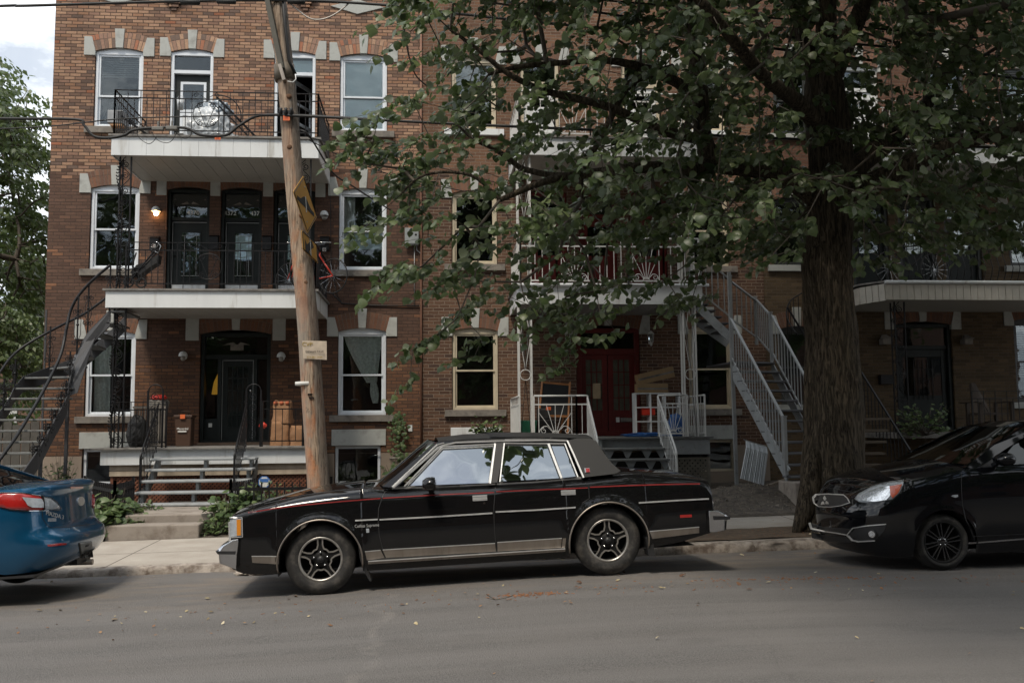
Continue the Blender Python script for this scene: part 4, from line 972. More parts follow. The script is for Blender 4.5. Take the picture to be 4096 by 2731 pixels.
for k in range(NT_): a_ = P0a.lerp(P1a, (k+.5)/NT_); b.prism([a_+V((0,0,.06)), a_+fwd*.2+V((0,0,-.1)), a_+fwd*.02+V((0,0,-.2))], (.02,0,0))
b.build('stringer', M['gtread'], gst)
blk = Bt.lerp(Dn, .3); b = MB(); b.box(Bt.x-.05, Dn.x+.1, 14.55, 15.3, .1, Bt.z-RH-.15); b.build('concrete_footing', M['concrete'], gst, bevel=.02)

# ================================================================== building three (buff brick, dark ironwork)
B3 = empty('brick_rowhouse', (11, YW, .3), 'shaded buff and brown brick rowhouse behind the big tree, at right', 'building', 'brick rowhouses along the street')
Y = YW+.004
win3 = [(7.45,8.25,7.86,9.4),(7.35,8.1,4.98,6.4),(7.4,8.2,2.0,3.6),(12.68,13.6,7.86,9.4),(12.68,13.6,5.0,6.4),(12.66,13.6,2.02,3.78)]
dr3 = [(9.0,9.85,7.55,9.4),(11.0,11.85,7.55,9.4),(9.1,9.95,4.38,6.5),(10.15,11.0,4.38,6.5),(11.2,12.05,4.38,6.5)]
dm3 = (9.96,11.25,1.43,3.7)
holes = [hole(*w) for w in win3+dr3+[dm3]]
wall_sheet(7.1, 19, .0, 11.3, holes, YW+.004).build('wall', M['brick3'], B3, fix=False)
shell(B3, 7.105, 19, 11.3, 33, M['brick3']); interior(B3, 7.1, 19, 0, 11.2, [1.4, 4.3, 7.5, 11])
M['dkframe'] = mat('dark_frame_paint', (.03,.032,.03), .4)
for i, wd in enumerate(win3):
    r = window(B3, *wd, Y, fm='dkframe', sillm='stone')
    if i == 5:
        b = MB()
        for k in range(22): b.box(wd[0]+.09, wd[1]-.09, Y+.17, Y+.185, wd[2]+.55+.05*k, wd[2]+.58+.05*k)
        b.build('blind', M['giron'], r)
for i, dd in enumerate(dr3):
    d = plain_door(B3, *dd, 'dkframe' if i != 0 else 'wpaint', 'wpaint' if i == 0 else 'door_d', ends=i < 2)
    if i in (3, 4): curtain(d, dd[0]+.2, dd[1]-.2, dd[2]+.5, dd[3]-.75, Y+.17, 'lace', 'lace_panel')
d = plain_door(B3, *dm3, 'door_d', 'door_d', glassz=(.75,.7), ends=True)
g = MB(); xa, xb = dm3[0]+.45, dm3[1]-.42
for k in range(5): g.bar((lerp(xa,xb,k/4),Y+.11,2.1),(lerp(xa,xb,k/4),Y+.11,2.95), .012)
g.bar((xa,Y+.11,2.75),(xb,Y+.11,2.75), .012)
for sx in (-1,1):
    for zz in (2.25,2.5): g.tube(spiral(((xa+xb)/2+sx*.08,Y+.105,zz), .07,.015, 1.57, 1.57+sx*9, 20), .007, 4)
g.build('door_grille', M['black'], d)
MB().box(9.55,9.85,Y-.12,Y-.004,2.42,2.62).build('mailbox', M['black'], B3, bevel=.004)
p = atY(3952,923,Y); MB().box(p.x-.1,p.x+.1,Y-.1,Y-.004,p.z-.3,p.z+.12).build('mailbox', M['black'], B3, bevel=.004); MB().box(p.x-.045,p.x+.045,Y-.107,Y-.1005,p.z-.05,p.z+.04).build('no_flyer_sticker', M['paper'], B3)
for px in (3540, 3865):
    c = atY(px, 1365, Y-.1); b = MB(); b.box(c.x-.09,c.x+.09,Y-.2,Y-.02,c.z-.07,c.z+.05); b.prism([(c.x-.12,Y-.23,c.z+.05),(c.x+.12,Y-.23,c.z+.05),(c.x+.03,Y-.12,c.z+.14),(c.x-.03,Y-.12,c.z+.14)], (0,.1,0)); b.build('wall_lantern', M['stone_d'], B3)
x3 = atY(3541,1160,17.3).x; zb = atY(3600,1123,17.3).z
b3a = MB(); b3a.prism([(x3-.34,17.75,zb-.035),(x3,17.25,zb-.035),(15.2,17.25,zb-.035),(15.2,YW-.006,zb-.035),(x3-.34,YW-.006,zb-.035)], (0,0,.035)); b3a = b3a.build('balcony', M['deck'], B3)
b = MB(); n = 44
for k in range(n): b.bar((lerp(x3,15.1,k/n)+.004,17.3,zb-.22),(lerp(x3,15.1,(k+1)/n)-.004,17.3,zb-.22), .02, .30)
for k in range(4): p0 = V((x3-.3,17.75,zb-.24)); p1 = V((x3,17.3,zb-.22)); b.bar(p0.lerp(p1,k/4+.01),p0.lerp(p1,(k+1)/4-.01), .02,.33)
b.bar((x3-.3,17.75,zb-.24),(x3-.3,YW-.01,zb-.24), .02,.33)
b.build('fascia', mat('pale_corrugated_fascia', (.46,.43,.37), .55, var=.1), b3a)
MB().tube([(x3-.02,17.26,zb-.03),(15.2,17.26,zb-.03)], .035, 8).build('gutter', M['wpaint'], b3a)
MB().prism([(x3-.29,17.77,zb-.36),(x3+.02,17.32,zb-.36),(15.1,17.32,zb-.36),(15.1,YW-.01,zb-.36),(x3-.29,YW-.01,zb-.36)], (0,0,.015)).build('soffit', M['soffit'], b3a)
b = MB()
for k in range(42):   # bellied balusters
    x = x3+.05+.14*k
    b.tube([(x,17.3,zb+.02),(x,17.24,zb+.12),(x,17.20,zb+.26),(x,17.26,zb+.42),(x,17.3,zb+.5),(x,17.3,zb+.86)], .009, 4)
b.bar((x3,17.3,zb+.88),(15.1,17.3,zb+.88), .03,.015); b.bar((x3,17.3,zb+.62),(15.1,17.3,zb+.62), .015); b.bar((x3-.3,17.75,zb+.88),(x3,17.3,zb+.88), .03)
b.bar((x3-.3,17.75,zb),(x3-.3,17.75,zb+.88), .03); b.bar((x3-.3,17.75,zb+.88),(x3-.3,19.2,zb+.88), .03)
b.build('railing', M['black'], b3a)
b3b = slab(B3, x3-.3, 15.1, 17.4, z3+.1, .33, 'wpaint', seams=True); railing('railing', [(x3-.25,YW-.05),(x3-.25,17.42),(15.0,17.42)], z3+.1, z3+.97, 'wiron', b3b, gap=.14)
for x in (9.2, 13.4): iron_column(x, 17.6, 1.4, zb-.37, .2, 'black', b3a, twist=False)
MB().box(x3+.2, 15.1, 17.5, YW-.006, 1.30, 1.40).build('porch', M['deck'], B3)
railing('railing', [(10.6,17.6),(14.6,17.6)], 1.4, 2.2, 'black', B3, gap=.12)
# dark stair and rails rising behind the tree trunk
s3 = MB()
for k in range(6):
    t_ = k/11; p = Pt(lerp(3510,3590,t_), 1900-46*k, lerp(15.6,17.3,t_)); s3.box(p.x-.75, p.x+.02, p.y-.1, p.y+.16, p.z-.04, p.z)
s3 = s3.build('stair', mat('dark_brown_stair', (.10,.075,.05), .6), B3)
b = MB()
p, q = Pt(3440,1480,17.2), Pt(3640,1800,15.8); b.bar(p, q, .03); 
for k in range(14): c = p.lerp(q,k/13); b.bar(c, c-V((0,0,.8)), .014)
b.build('railing', M['black'], s3); b = MB()
p, q = Pt(3150,1230,18.6), Pt(3260,1410,18.0); b.bar(p, q, .03)
c0 = [Pt(3223,1165,18.8), Pt(3160,1205,18.8), Pt(3148,1270,18.5), Pt(3190,1340,18.2)]; b.tube(smooth(c0), .016, 6)
for k in range(9): c = smooth(c0)[k]; b.bar(c, c-V((0,0,.7)), .014)
b.build('railing', M['black'], s3)

# ---------------------------------------------------------------- the other side of the street, behind the camera (it lights and mirrors in paint and panes)
B4 = empty('brick_rowhouse', (0, -13, 0), 'brick terrace on the opposite side of the street, behind the viewer', 'building')
b = MB().box(-34, 34, -24, -13, -1, 10.6); b.build('wall', mat('dull_red_brick_far', (.13,.075,.055), .9, var=.3, vs=1.5), B4)
for i in range(24):
    for z0 in (.9, 4.1, 7.3):
        xx = -33+2.8*i; f = MB().box(xx, xx+1.1, -13.0, -12.93, z0, z0+1.7).build('window', M['stone_d'], B4); MB().box(xx+.08, xx+1.02, -12.93, -12.91, z0+.08, z0+1.62).build('pane', M['dark_room'], f)
# ================================================================== vehicles
from mathutils.bvhtree import BVHTree
from mathutils.geometry import delaunay_2d_cdt
def paint(name, col, metal=0, rough=.28, coat=1, dust=(.16,.14,.12), dz=.30, dscale=1):
    m = bpy.data.materials.new(name); t = NT(m); oc = t.obj()
    g = t.n('ShaderNodeNewGeometry'); sp = t.n('ShaderNodeSeparateXYZ'); t.l(g.outputs['Position'], sp.inputs[0])
    low = t.ramp(sp.outputs[2], [(.10, .05*dscale), (.6, .004*dscale), (.95, .001*dscale)])
    n = t.noise(oc, 3.5, 6, .7); f = t.math('MULTIPLY', low, t.ramp(n, [(.35, .3), (.7, 1.)]))
    c = t.mix(f, col, dust); rr = t.math('MULTIPLY_ADD', f, 1.2, rough)
    b = t.bsdf(c, rr, metal, .0 if metal < .4 else .5, coat, t.bump(t.noise(oc, 2.2, 2), .08, .01)); b.inputs['Coat Roughness'].default_value = .03
    return m
M['blackp'] = paint('black_car_paint', (.006,.006,.0065))
M['blackp2'] = paint('black_metallic_car_paint', (.004,.0045,.006))
M['bluep'] = paint('blue_metallic_car_paint', (.001,.078,.175), metal=.5, rough=.32, dscale=.4)
M['tyre'] = mat('tyre_rubber', (.022,.021,.02), .8, var=.3, vs=14, dirt=((.075,.068,.06), 9, .48), bump=.002, bs=80)
M['rimdark'] = mat('black_rim_paint', (.009,.009,.009), .55, var=.3, dirt=((.03,.026,.022), 12, .62), spec=.25)
M['rimsilver'] = mat('brushed_rim_metal', (.42,.40,.37), .35, metal=.8, var=.2, vs=20)
M['vinyl'] = mat('black_vinyl_roof', (.015,.015,.015), .62, var=.15, bump=.002, bs=160)
M['brushed'] = mat('brushed_steel_trim', (.33,.29,.25), .42, metal=.85, var=.16, vs=9, streak=True, dirt=((.16,.11,.08), 5, .6))
M['trimc'] = mat('bright_chrome_trim', (.80,.80,.79), .38, metal=.75, var=.08, vs=9)
M['bumperc'] = mat('chrome_bumper', (.60,.60,.61), .14, metal=1, var=.12, vs=4)
M['plastic'] = mat('black_plastic', (.02,.02,.021), .5, var=.2)
M['redlens'] = mat('red_lens', (.33,.012,.01), .22, var=.1, coat=1); M['amber'] = mat('amber_lens', (.55,.2,.02), .25, var=.1, coat=1)
M['clearlens'] = mat('grey_lens', (.34,.37,.40), .22, var=.15, vs=30, coat=1)
M['pinred'] = mat('red_pinstripe', (.22,.02,.02), .35)
M['seat'] = mat('dark_seat_cloth', (.035,.033,.032), .85, var=.2)
M['cglass'] = glass_mat('car_glass', (.16,.18,.18), 10.0, .01)
M['cglass2'] = glass_mat('dark_car_glass', (.05,.06,.06), .8, .01)
class Car:
    def __init__(s, name, P0, P1, label, cat, group, lean=0):
        """P0: contact point of the near wheel first met going along u, P1: the other near wheel"""
        s.o = V(P0); s.u = (V(P1)-V(P0)).normalized(); s.v = V((0,0,1)).cross(s.u); s.v.z = 0; s.v.normalize()
        if s.v.y < 0: s.v = -s.v
        s.w = s.u.cross(s.v); 
        if s.w.z < 0: s.w = -s.w
        s.root = empty(name, P0, label, cat, group); s.bvh = None
    def L(s, u, v, w): return s.o + s.u*u + s.v*v + s.w*w
    def pl(s, px, py, v=-.05, tilt=0, w0=0):
        """pixel -> (u, w) on the plane v = v0 + tilt*(w-w0)"""
        n = s.v - s.w*tilt; p0 = s.L(0, v-tilt*w0, 0); C = V((0,0,EYE)); d = ray(px, py)
        q = C + d*((p0-C).dot(n)/d.dot(n)) - s.o; return q.dot(s.u), q.dot(s.w)
    def loc(s, p): q = V(p)-s.o; return q.dot(s.u), q.dot(s.v), q.dot(s.w)
    def setbvh(s, obs):
        vs, fs = [], []
        for o in obs:
            b = len(vs); vs += [v.co.copy() for v in o.data.vertices]; fs += [tuple(b+i for i in p.vertices) for p in o.data.polygons]
        s.bvh = BVHTree.FromPolygons(vs, fs)
    def hit(s, px, py, off=.003, near=0):
        C = V((0,0,EYE)); d = ray(px, py).normalized(); h = s.bvh.ray_cast(C, d)
        if h[0] is None:
            if not near: return None
            q = C + d*near; h = s.bvh.find_nearest(q)
        n = h[1]; n = n if n.dot(d) < 0 else -n; return h[0]+n*off, n
    def patch(s, name, poly, m, parent=None, off=.004, step=14, thick=.01, smooth=False, bulge=0):
        """an outline measured on the photograph, wrapped on the body surface with its own thickness"""
        pts = []
        for a, b in zip(poly, poly[1:]+poly[:1]):
            L = math.hypot(b[0]-a[0], b[1]-a[1]); n = max(1, int(L/step))
            for k in range(n): pts.append(V((lerp(a[0],b[0],k/n), lerp(a[1],b[1],k/n))))
        nb = len(pts); inner = []
        x0, x1 = min(p.x for p in pts), max(p.x for p in pts); y0, y1 = min(p.y for p in pts), max(p.y for p in pts)
        y = y0+step*.5
        def inside(x, y):
            c = False
            for i in range(nb):
                a, b = pts[i], pts[i-1]
                if (a.y > y) != (b.y > y) and x < (b.x-a.x)*(y-a.y)/(b.y-a.y)+a.x: c = not c
            return c
        def dist(x, y):
            best = 1e9
            for i in range(nb):
                a, b = pts[i-1], pts[i]; ab = b-a; t = max(0, min(1, ((V((x,y))-a).dot(ab))/max(ab.length_squared,1e-9))); best = min(best, (a+ab*t-V((x,y))).length)
            return best
        while y < y1:
            x = x0+step*.5
            while x < x1:
                if inside(x, y) and dist(x, y) > step*.35: inner.append(V((x, y)))
                x += step
            y += step
        res = delaunay_2d_cdt(pts+inner, [(i, (i+1)%nb) for i in range(nb)], [list(range(nb))], 1, 1e-4)
        vs2, fs = res[0], res[2]; P3 = []; last = None
        hits = [s.hit(v.x, v.y, 0) for v in vs2]
        good = [h for h in hits if h]
        if not good: return None
        dm = sorted((h[0]-V((0,0,EYE))).length for h in good)[len(good)//2]
        for v, h in zip(vs2, hits):
            if h is None or abs((h[0]-V((0,0,EYE))).length-dm) > .5:
                g = min((k for k in range(len(hits)) if hits[k] and abs((hits[k][0]-V((0,0,EYE))).length-dm) <= .5), key=lambda k: (vs2[k]-v).length)
                D = (hits[g][0]-V((0,0,EYE))).length; h = (V((0,0,EYE))+ray(v.x, v.y).normalized()*D, hits[g][1])
            bl = bulge*(1-math.exp(-dist(v.x, v.y)/30)) if bulge else 0
            P3.append((h[0]+h[1]*(off+bl), h[0]-h[1]*thick))
        n = len(P3); b = MB(); vs = [p[0] for p in P3]+[p[1] for p in P3]
        from collections import Counter
        ec = Counter(); 
        for f in fs:
            for i in range(len(f)): ec[tuple(sorted((f[i], f[(i+1)%len(f)])))] += 1
        sides = [(a, b_, b_+n, a+n) for (a, b_), c in ec.items() if c == 1]
        b.add(vs, [tuple(f) for f in fs]+sides, smooth)
        for i in range(len(fs), len(b.sm)): b.sm[i] = False
        return b.build(name, M[m] if isinstance(m, str) else m, parent or s.root)
    def strip(s, name, path, wpx, m, parent=None, off=.006, thick=.006, step=16):
        up, dn = [], []
        for i, p in enumerate(path):
            a, b = path[max(0,i-1)], path[min(len(path)-1,i+1)]; d = V((b[0]-a[0], b[1]-a[1])).normalized(); n_ = V((-d.y, d.x))*wpx/2
            up.append((p[0]+n_.x, p[1]+n_.y)); dn.append((p[0]-n_.x, p[1]-n_.y))
        return s.patch(name, up+dn[::-1], m, parent, off, step, thick)
def wheel(car, u, v0, r, rr, wdt, style, name='wheel', side=1, bore=None, spokes='silver'):
    """tyre outer face at v0, extends inwards; side=1 near side"""
    C = car.L(u, v0, r); Mx = Matrix((( *car.u, ), (*car.v, ), (*car.w, ))).transposed().to_4x4(); Mx = Matrix.Translation(C) @ Mx
    sg = side
    root = MB().lathe([(rr-.012,.012*sg),(rr+.01,-.004*sg),(rr+.05,-.012*sg),(r-.055,-.006*sg),(r-.018,.012*sg),(r,.04*sg),(r,.06*sg),(r-.006,.064*sg),(r-.006,.072*sg),(r,.076*sg),(r,.12*sg),(r-.006,.124*sg),(r-.006,.13*sg),(r,.134*sg),(r,(wdt-.035)*sg),(r-.02,(wdt-.008)*sg),(rr,wdt*sg)], (0,0,0), 'y', 56).xf(Mx).build(name, M['tyre'], car.root)
    b = MB().lathe([(rr,.03*sg),(rr+.003,.008*sg),(rr-.006,-.001*sg),(rr-.020,.003*sg),(rr-.024,.022*sg)], (0,0,0), 'y', 56)
    b.xf(Mx).build('rim_lip', M['rimsilver' if style != 'black' else 'rimdark'], root)
    MB().lathe([(rr-.02,.03*sg),(rr-.03,.10*sg),(.05,.11*sg),(0,.11*sg)], (0,0,0), 'y', 40).xf(Mx).build('rim_barrel', M['rimdark'], root)
    if style == 'olds':
        b = MB(); s2 = MB(); ry = .024
        for k in range(5):
            a0 = math.pi/2+math.pi/5+k*2*math.pi/5
            # dark spoke plate between windows
            am = a0+math.pi/5; e = R_(9)
            P = [(.0,.0)] + [(.055*math.cos(am-R_(30)),.055*math.sin(am-R_(30)))]+[((rr-.075)*math.cos(am-e*1.0),(rr-.075)*math.sin(am-e*1.0)), ((rr-.02)*math.cos(am-e*.75),(rr-.02)*math.sin(am-e*.75)), ((rr-.02)*math.cos(am+e*.75),(rr-.02)*math.sin(am+e*.75)), ((rr-.075)*math.cos(am+e*1.0),(rr-.075)*math.sin(am+e*1.0)),(.055*math.cos(am+R_(30)),.055*math.sin(am+R_(30)))]
            b.prism([(x,ry+.004,z) for x,z in P], (0,.03,0))
            def q(ang, rad): return V((rad*math.cos(a0+ang), ry-.002, rad*math.sin(a0+ang)))
            pts = [q(R_(-29),rr-.022), q(R_(-27),rr-.075), q(R_(-17),rr-.112), q(0,rr-.108), q(R_(17),rr-.112), q(R_(27),rr-.075), q(R_(29),rr-.022)]
            for a_, c_ in zip(pts, pts[1:]): s2.bar(a_, c_, .014, .0105, up=(0,1,0))
        b.lathe([(.0,-.004),(.058,-.002),(.075,.012),(.075,.04)], (0,ry,0), 'y', 20)
        b.xf(Mx).build('wheel_center', M['rimdark'], root); s2.xf(Mx).build('spoke_trim', M['rimsilver'], root)
        MB().lathe([(0,-.03),(.026,-.028),(.034,-.01),(.034,.01)], (0,ry,0), 'y', 20).xf(Mx).build('hub_cap', M['plastic'], root)
        for k in range(5):
            a = math.pi/2+k*2*math.pi/5; c = (.066*math.cos(a), ry-.006, .066*math.sin(a))
            MB().lathe([(0,-.018),(.010,-.014),(.012,.0),(.012,.014)], c, 'y', 8).xf(Mx).build('lug_nut', M['chrome'], root)
    else:
        b = MB()
        for k in range(8):
            for d_ in (-.12, .12):
                a = k*2*math.pi/8+.2; p0 = V((.045*math.cos(a+d_*2.2),.025,.045*math.sin(a+d_*2.2))); p1 = V(((rr-.018)*math.cos(a+d_),.016,(rr-.018)*math.sin(a+d_))); b.bar(p0, p1, .013, .02, up=(0,1,0))
        b.lathe([(0,.012),(.03,.012),(.055,.02),(.06,.05)], (0,0,0), 'y', 20)
        b.xf(Mx).build('spokes', mat('gloss_black_alloy', (.012,.012,.013), .2, coat=1), root)
        for k in range(4):
            a = math.pi/4+k*math.pi/2; MB().lathe([(0,-.006),(.008,-.004),(.009,.012)], (.036*math.cos(a),.014,.036*math.sin(a)), 'y', 8).xf(Mx).build('lug_nut', M['chrome'], root)
    return root

# ------------------------------------------------------------------ the long black sedan
sed = Car('parked_sedan', (-1.033,9.29,.004), (1.775,9.352,.122), 'long black eighties sedan with red pinstripe, chrome trim and vinyl roof, parked in the middle', 'car', 'cars parked along the kerb')
def A(x, y): return (800+x/1.68, 1700+y/1.68)
def Bz(x, y): return (1900+x/1.68, 1600+y/1.68)
VS = -.055; HW = .915; VC = VS+HW      # near body side plane, half width, centre line
def pu(p, v=VS): return sed.pl(p[0], p[1], v)
pin = [pu(A(*q)) for q in ((205,618),(325,585),(700,535),(1220,490),(1980,450))]+[pu(Bz(*q)) for q in ((150,612),(760,583),(1200,568),(1540,562),(1600,640),(1618,720))]
# top silhouette of bonnet / belt / boot measured at the centre of the fender crown
top = [sed.pl(*A(*q), .25) for q in ((205,603),(260,583),(360,552),(520,508),(700,463),(900,432),(1130,409),(1290,417))]+[pu(A(1500,411), .02), pu(A(1980,391), .02)]+[pu(Bz(*q), .02) for q in ((300,552),(700,522),(900,500))]+[sed.pl(*Bz(*q), .3) for q in ((985,477),(1150,483),(1380,500),(1500,520),(1560,540),(1600,640),(1618,722))]
uF, uR = pu(A(200,680))[0], pu(Bz(1612,720))[0]
top = [t_ for i, t_ in enumerate(top) if i == 0 or t_[0] > top[i-1][0]+.005]; pin = [t_ for i, t_ in enumerate(pin) if i == 0 or t_[0] > pin[i-1][0]+.005]
wr0, wr1 = pu(A(1130,938))[1], pu(Bz(500,1040))[1]
rF = sed.pl(*A(810,910), 0); rB = sed.pl(*Bz(895,948), 0); UF, UB = rF[0], rB[0]
RA_ = .400; WA = .315
def w_base(u):
    b = interp([(uF,.30),(uF+.12,.245),(uF+.6,.215),(.5,.20),(2.3,.20),(3.2,.235),(uR-.35,.28),(uR,.36)], u)
    for uc in (UF, UB):
        if abs(u-uc) < RA_: b = max(b, WA+math.sqrt(RA_**2-(u-uc)**2))
    return b
def hw_at(u): return HW*sinterp([(uF,.945),(uF+.15,.970),(uF+.6,.992),(1.0,1.0),(2.2,.9995),(uR-.8,.988),(uR-.15,.968),(uR,.955)], u)
def w_top(u): return sinterp(top, u)
def w_pin(u): return min(sinterp(pin, u), w_top(u)-.03)
def v_side(u, w):
    h = hw_at(u); h -= .055*max(0, (.46-w)/.28)**2 + .03*max(0, (w-.56)/.3)**1.5
    for uc in (UF, UB):   # flared lip round the arches
        d = math.hypot(u-uc, w-WA)
        h += .022*math.exp(-((d-RA_)/.05)**2)*(1 if w > WA-.05 else 0)
    return h
us = sorted(set([round(uF+(uR-uF)*k/90, 4) for k in range(91)] + [round(uc+RA_*math.cos(a*math.pi/32), 4) for uc in (UF, UB) for a in range(33)] + [uF+.01, uR-.01]))
arch_u = [UF-RA_, UF+RA_, UB-RA_, UB+RA_]
def col(u, wb):
    wt, wp, h = w_top(u), w_pin(u), hw_at(u); out = []
    wp = max(wp, wb+.02) if u < uR-.08 else min(wp, wt-.03)
    for k in range(13): w_ = lerp(wb, wp, k/12); out.append((v_side(u, w_), w_))
    vs0 = v_side(u, wp)
    cabin = max(0, min(1, (u-.78)/.12)) * max(0, min(1, (2.75-u)/.2))
    for f, g in ((.012,.28),(.035,.52),(.075,.78),(.13,.93),(.20,1.0)): out.append((vs0-f, lerp(wp, wt, g)))
    cr = .018*(1-cabin)
    for f in (.66,.33,0): out.append(((vs0-.20)*f, wt+cr*(1-f*f)))
    return out
rows = []
for u in us:
    near = [i for i in arch_u if abs(u-i) < 2e-4]
    variants = [w_base(u)]
    if near:
        lo = interp([(uF,.30),(uF+.12,.245),(uF+.6,.215),(.5,.20),(2.3,.20),(3.2,.235),(uR-.35,.28),(uR,.36)], u)
        variants = [lo, WA] if u in (UF-RA_, UB-RA_) or any(abs(u-(c-RA_)) < 2e-4 for c in (UF, UB)) else [WA, lo]
    for wb in variants:
        c = col(u, wb); rows.append([sed.L(u, VC-v_, w_) for v_, w_ in c] + [sed.L(u, VC+v_, w_) for v_, w_ in c[::-1][1:]])
b = MB().grid(rows); b.f.append(tuple(range(len(rows[0])))[::-1]); b.sm.append(False); b.rnd.append(0); n0 = len(b.v)-len(rows[0]); b.f.append(tuple(range(n0, len(b.v)))); b.sm.append(False); b.rnd.append(0)
body = b.build('body', M['blackp'], sed.root, fix=False)
# inner wheel wells and floor
b = MB()
for uc in (UF, UB):
    for v0, v1 in ((VS+.03, VS+.34), (VC*2-VS-.34, VC*2-VS-.03)):
        pr = arc((0,0,0), RA_-.002, 0, math.pi, 20); b.grid([[sed.L(uc+p.x, v, WA+p.z) for p in pr] for v in (v0, v1)])
b.add([sed.L(u, v, .23) for u, v in ((uF+.2,VS+.1),(uR-.2,VS+.1),(uR-.2,2*VC-VS-.1),(uF+.2,2*VC-VS-.1))], [(0,1,2,3)])
for u_ in (UF-RA_, UF+RA_, UB-RA_, UB+RA_): b.add([sed.L(u_,VS+.03,.2),sed.L(u_,2*VC-VS-.03,.2),sed.L(u_,2*VC-VS-.03,.6),sed.L(u_,VS+.03,.6)], [(0,1,2,3)])
b.build('underbody', M['plastic'], sed.root)
for uc in (UF, UB):
    wheel(sed, uc, 0, .338, .213, .205, 'olds'); wheel(sed, uc, 2*VC, .338, .213, .205, 'olds', side=-1)
# greenhouse: side frame plane leaning inwards
wb0 = sed.pl(*A(1500,411), VS+.06)[1]; TILT = .42
def gh(p): return sed.pl(p[0], p[1], VS+.07, TILT, wb0)
def G(u, w, d=0): return sed.L(u, VS+.07+TILT*(w-wb0)+d, w)
def Gm(u, w, d=0): return sed.L(u, 2*VC-(VS+.07+TILT*(w-wb0)+d), w)
def gpoly(name, pix, m, th=.02, off=0, parent=None, mirror=True):
    q = [gh(p) for p in pix]; r = MB().prism([G(u, w, off) for u, w in q], sed.v*th).build(name, M[m], parent or sed.root)
    if mirror: MB().prism([Gm(u, w, off) for u, w in q][::-1], sed.v*-th).build(name, M[m], parent or sed.root)
    return r
ws0, ws1 = gh(A(1245,412)), gh(A(1600,118))        # windscreen foot and head at the side
rl = [gh(p) for p in (A(1600,118), A(1800,102), A(2100,90), Bz(100,256), Bz(400,256), Bz(620,262), Bz(740,275))]
rear_top = gh(Bz(790,262)); rear_foot = gh(Bz(975,478))
# roof skin
prof = [rl[0]] + rl[1:6] + [(rear_top[0]-.05, rl[5][1]+.0)]
roof_rows = []
for i, (u, w) in enumerate([(ws1[0]-.0, ws1[1])] + rl[1:6] + [(rear_top[0], rl[5][1]-.012)]):
    hwv = VC-(VS+.07+TILT*(w-wb0)); row = []
    for k in range(-8, 9):
        f = k/8; row.append(sed.L(u, VC+hwv*f, w + (.045 if 0 < i < 6 else .03)*(1-f*f)**.6 + .012))
    roof_rows.append(row)
MB().grid(roof_rows).build('roof', M['vinyl'], sed.root)
def glass_strip(name, foot, head, m, bow, wf=0, parent=None):
    rows = []
    for j in range(7):
        t_ = j/6; u, w = lerp(foot[0], head[0], t_), lerp(foot[1], head[1], t_); hwv = VC-(VS+.07+TILT*(w-wb0))
        rows.append([sed.L(u+bow*(1-(k/8)**2), VC+hwv*k/8*.985, w+.03*(1-(k/8)**2)*t_) for k in range(-8, 9)])
    return MB().grid(rows).build(name, M[m], parent or sed.root)
wsg = glass_strip('windscreen', (ws0[0], ws0[1]), ws1, 'cglass', -.10)
glass_strip('rear_window', (rear_foot[0]-.06, rear_foot[1]), (rear_top[0]-.0, rl[5][1]), 'cglass', .03)
# vinyl quarter, pillars
gpoly('quarter_panel_vinyl', [Bz(612,272),Bz(700,252),Bz(770,252),Bz(815,275),Bz(860,345),Bz(920,425),Bz(978,474),Bz(940,494),Bz(860,503),Bz(728,518),Bz(690,440)], 'vinyl', .05, -.002)
gpoly('windscreen_pillar', [A(1225,413),A(1320,420),A(1620,140),A(1700,122),A(1700,98),A(1600,112),A(1560,135)], 'blackp', .035)
gpoly('roof_rail', [A(1600,128),A(2352,108),A(2352,82),A(2000,84),A(1700,97),A(1600,112)], 'vinyl', .03, .004)
gpoly('roof_rail', [Bz(95,283),Bz(620,285),Bz(620,262),Bz(380,250),Bz(95,254)], 'vinyl', .03, .004)
gpoly('door_pillar', [Bz(90,556),Bz(150,552),Bz(200,285),Bz(125,285)], 'plastic', .03, -.004)
# panes
gpoly('front_door_pane', [A(1392,408),A(1634,146),A(1978,130),A(1943,388)], 'cglass', .005, .016)
gpoly('rear_door_pane', [Bz(172,545),Bz(200,296),Bz(488,296),Bz(574,524)], 'cglass', .005, .016)
gpoly('quarter_pane', [Bz(592,522),Bz(512,298),Bz(596,302),Bz(682,512)], 'cglass', .005, .016)
def gtrim(name, pix, w_=.011, m='trimc', off=-.010, parent=None):
    b = MB(); q = [gh(p) for p in pix]
    for a_, c_ in zip(q, q[1:]): b.bar(G(*a_, off), G(*c_, off), .014, w_, up=sed.w if abs((G(*c_)-G(*a_)).normalized().dot(sed.w)) < .8 else sed.u)
    return b.build(name, M[m], parent or sed.root)
gtrim('drip_rail', [A(1298,420),A(1600,152),A(1640,132),A(1720,116),A(2000,106),A(2352,99)][:6]+[Bz(200,268),Bz(500,268),Bz(618,272),Bz(660,360),Bz(728,520)], .016)
gtrim('front_window_trim', [A(1372,412),A(1630,142),A(1984,126),A(1950,392)], .012); gtrim('front_window_trim', [A(1398,404),A(1634,153),A(1975,137)], .006)
gtrim('rear_window_trim', [Bz(166,548),Bz(196,289),Bz(602,292),Bz(690,516)], .012)
gtrim('division_bar', [Bz(492,293),Bz(580,524)], .022); gtrim('pillar_trim', [Bz(93,556),Bz(133,290)], .008, off=-.014)
gtrim('windscreen_trim', [A(1290,414),A(1595,130),A(1640,118)], .010, off=-.004)
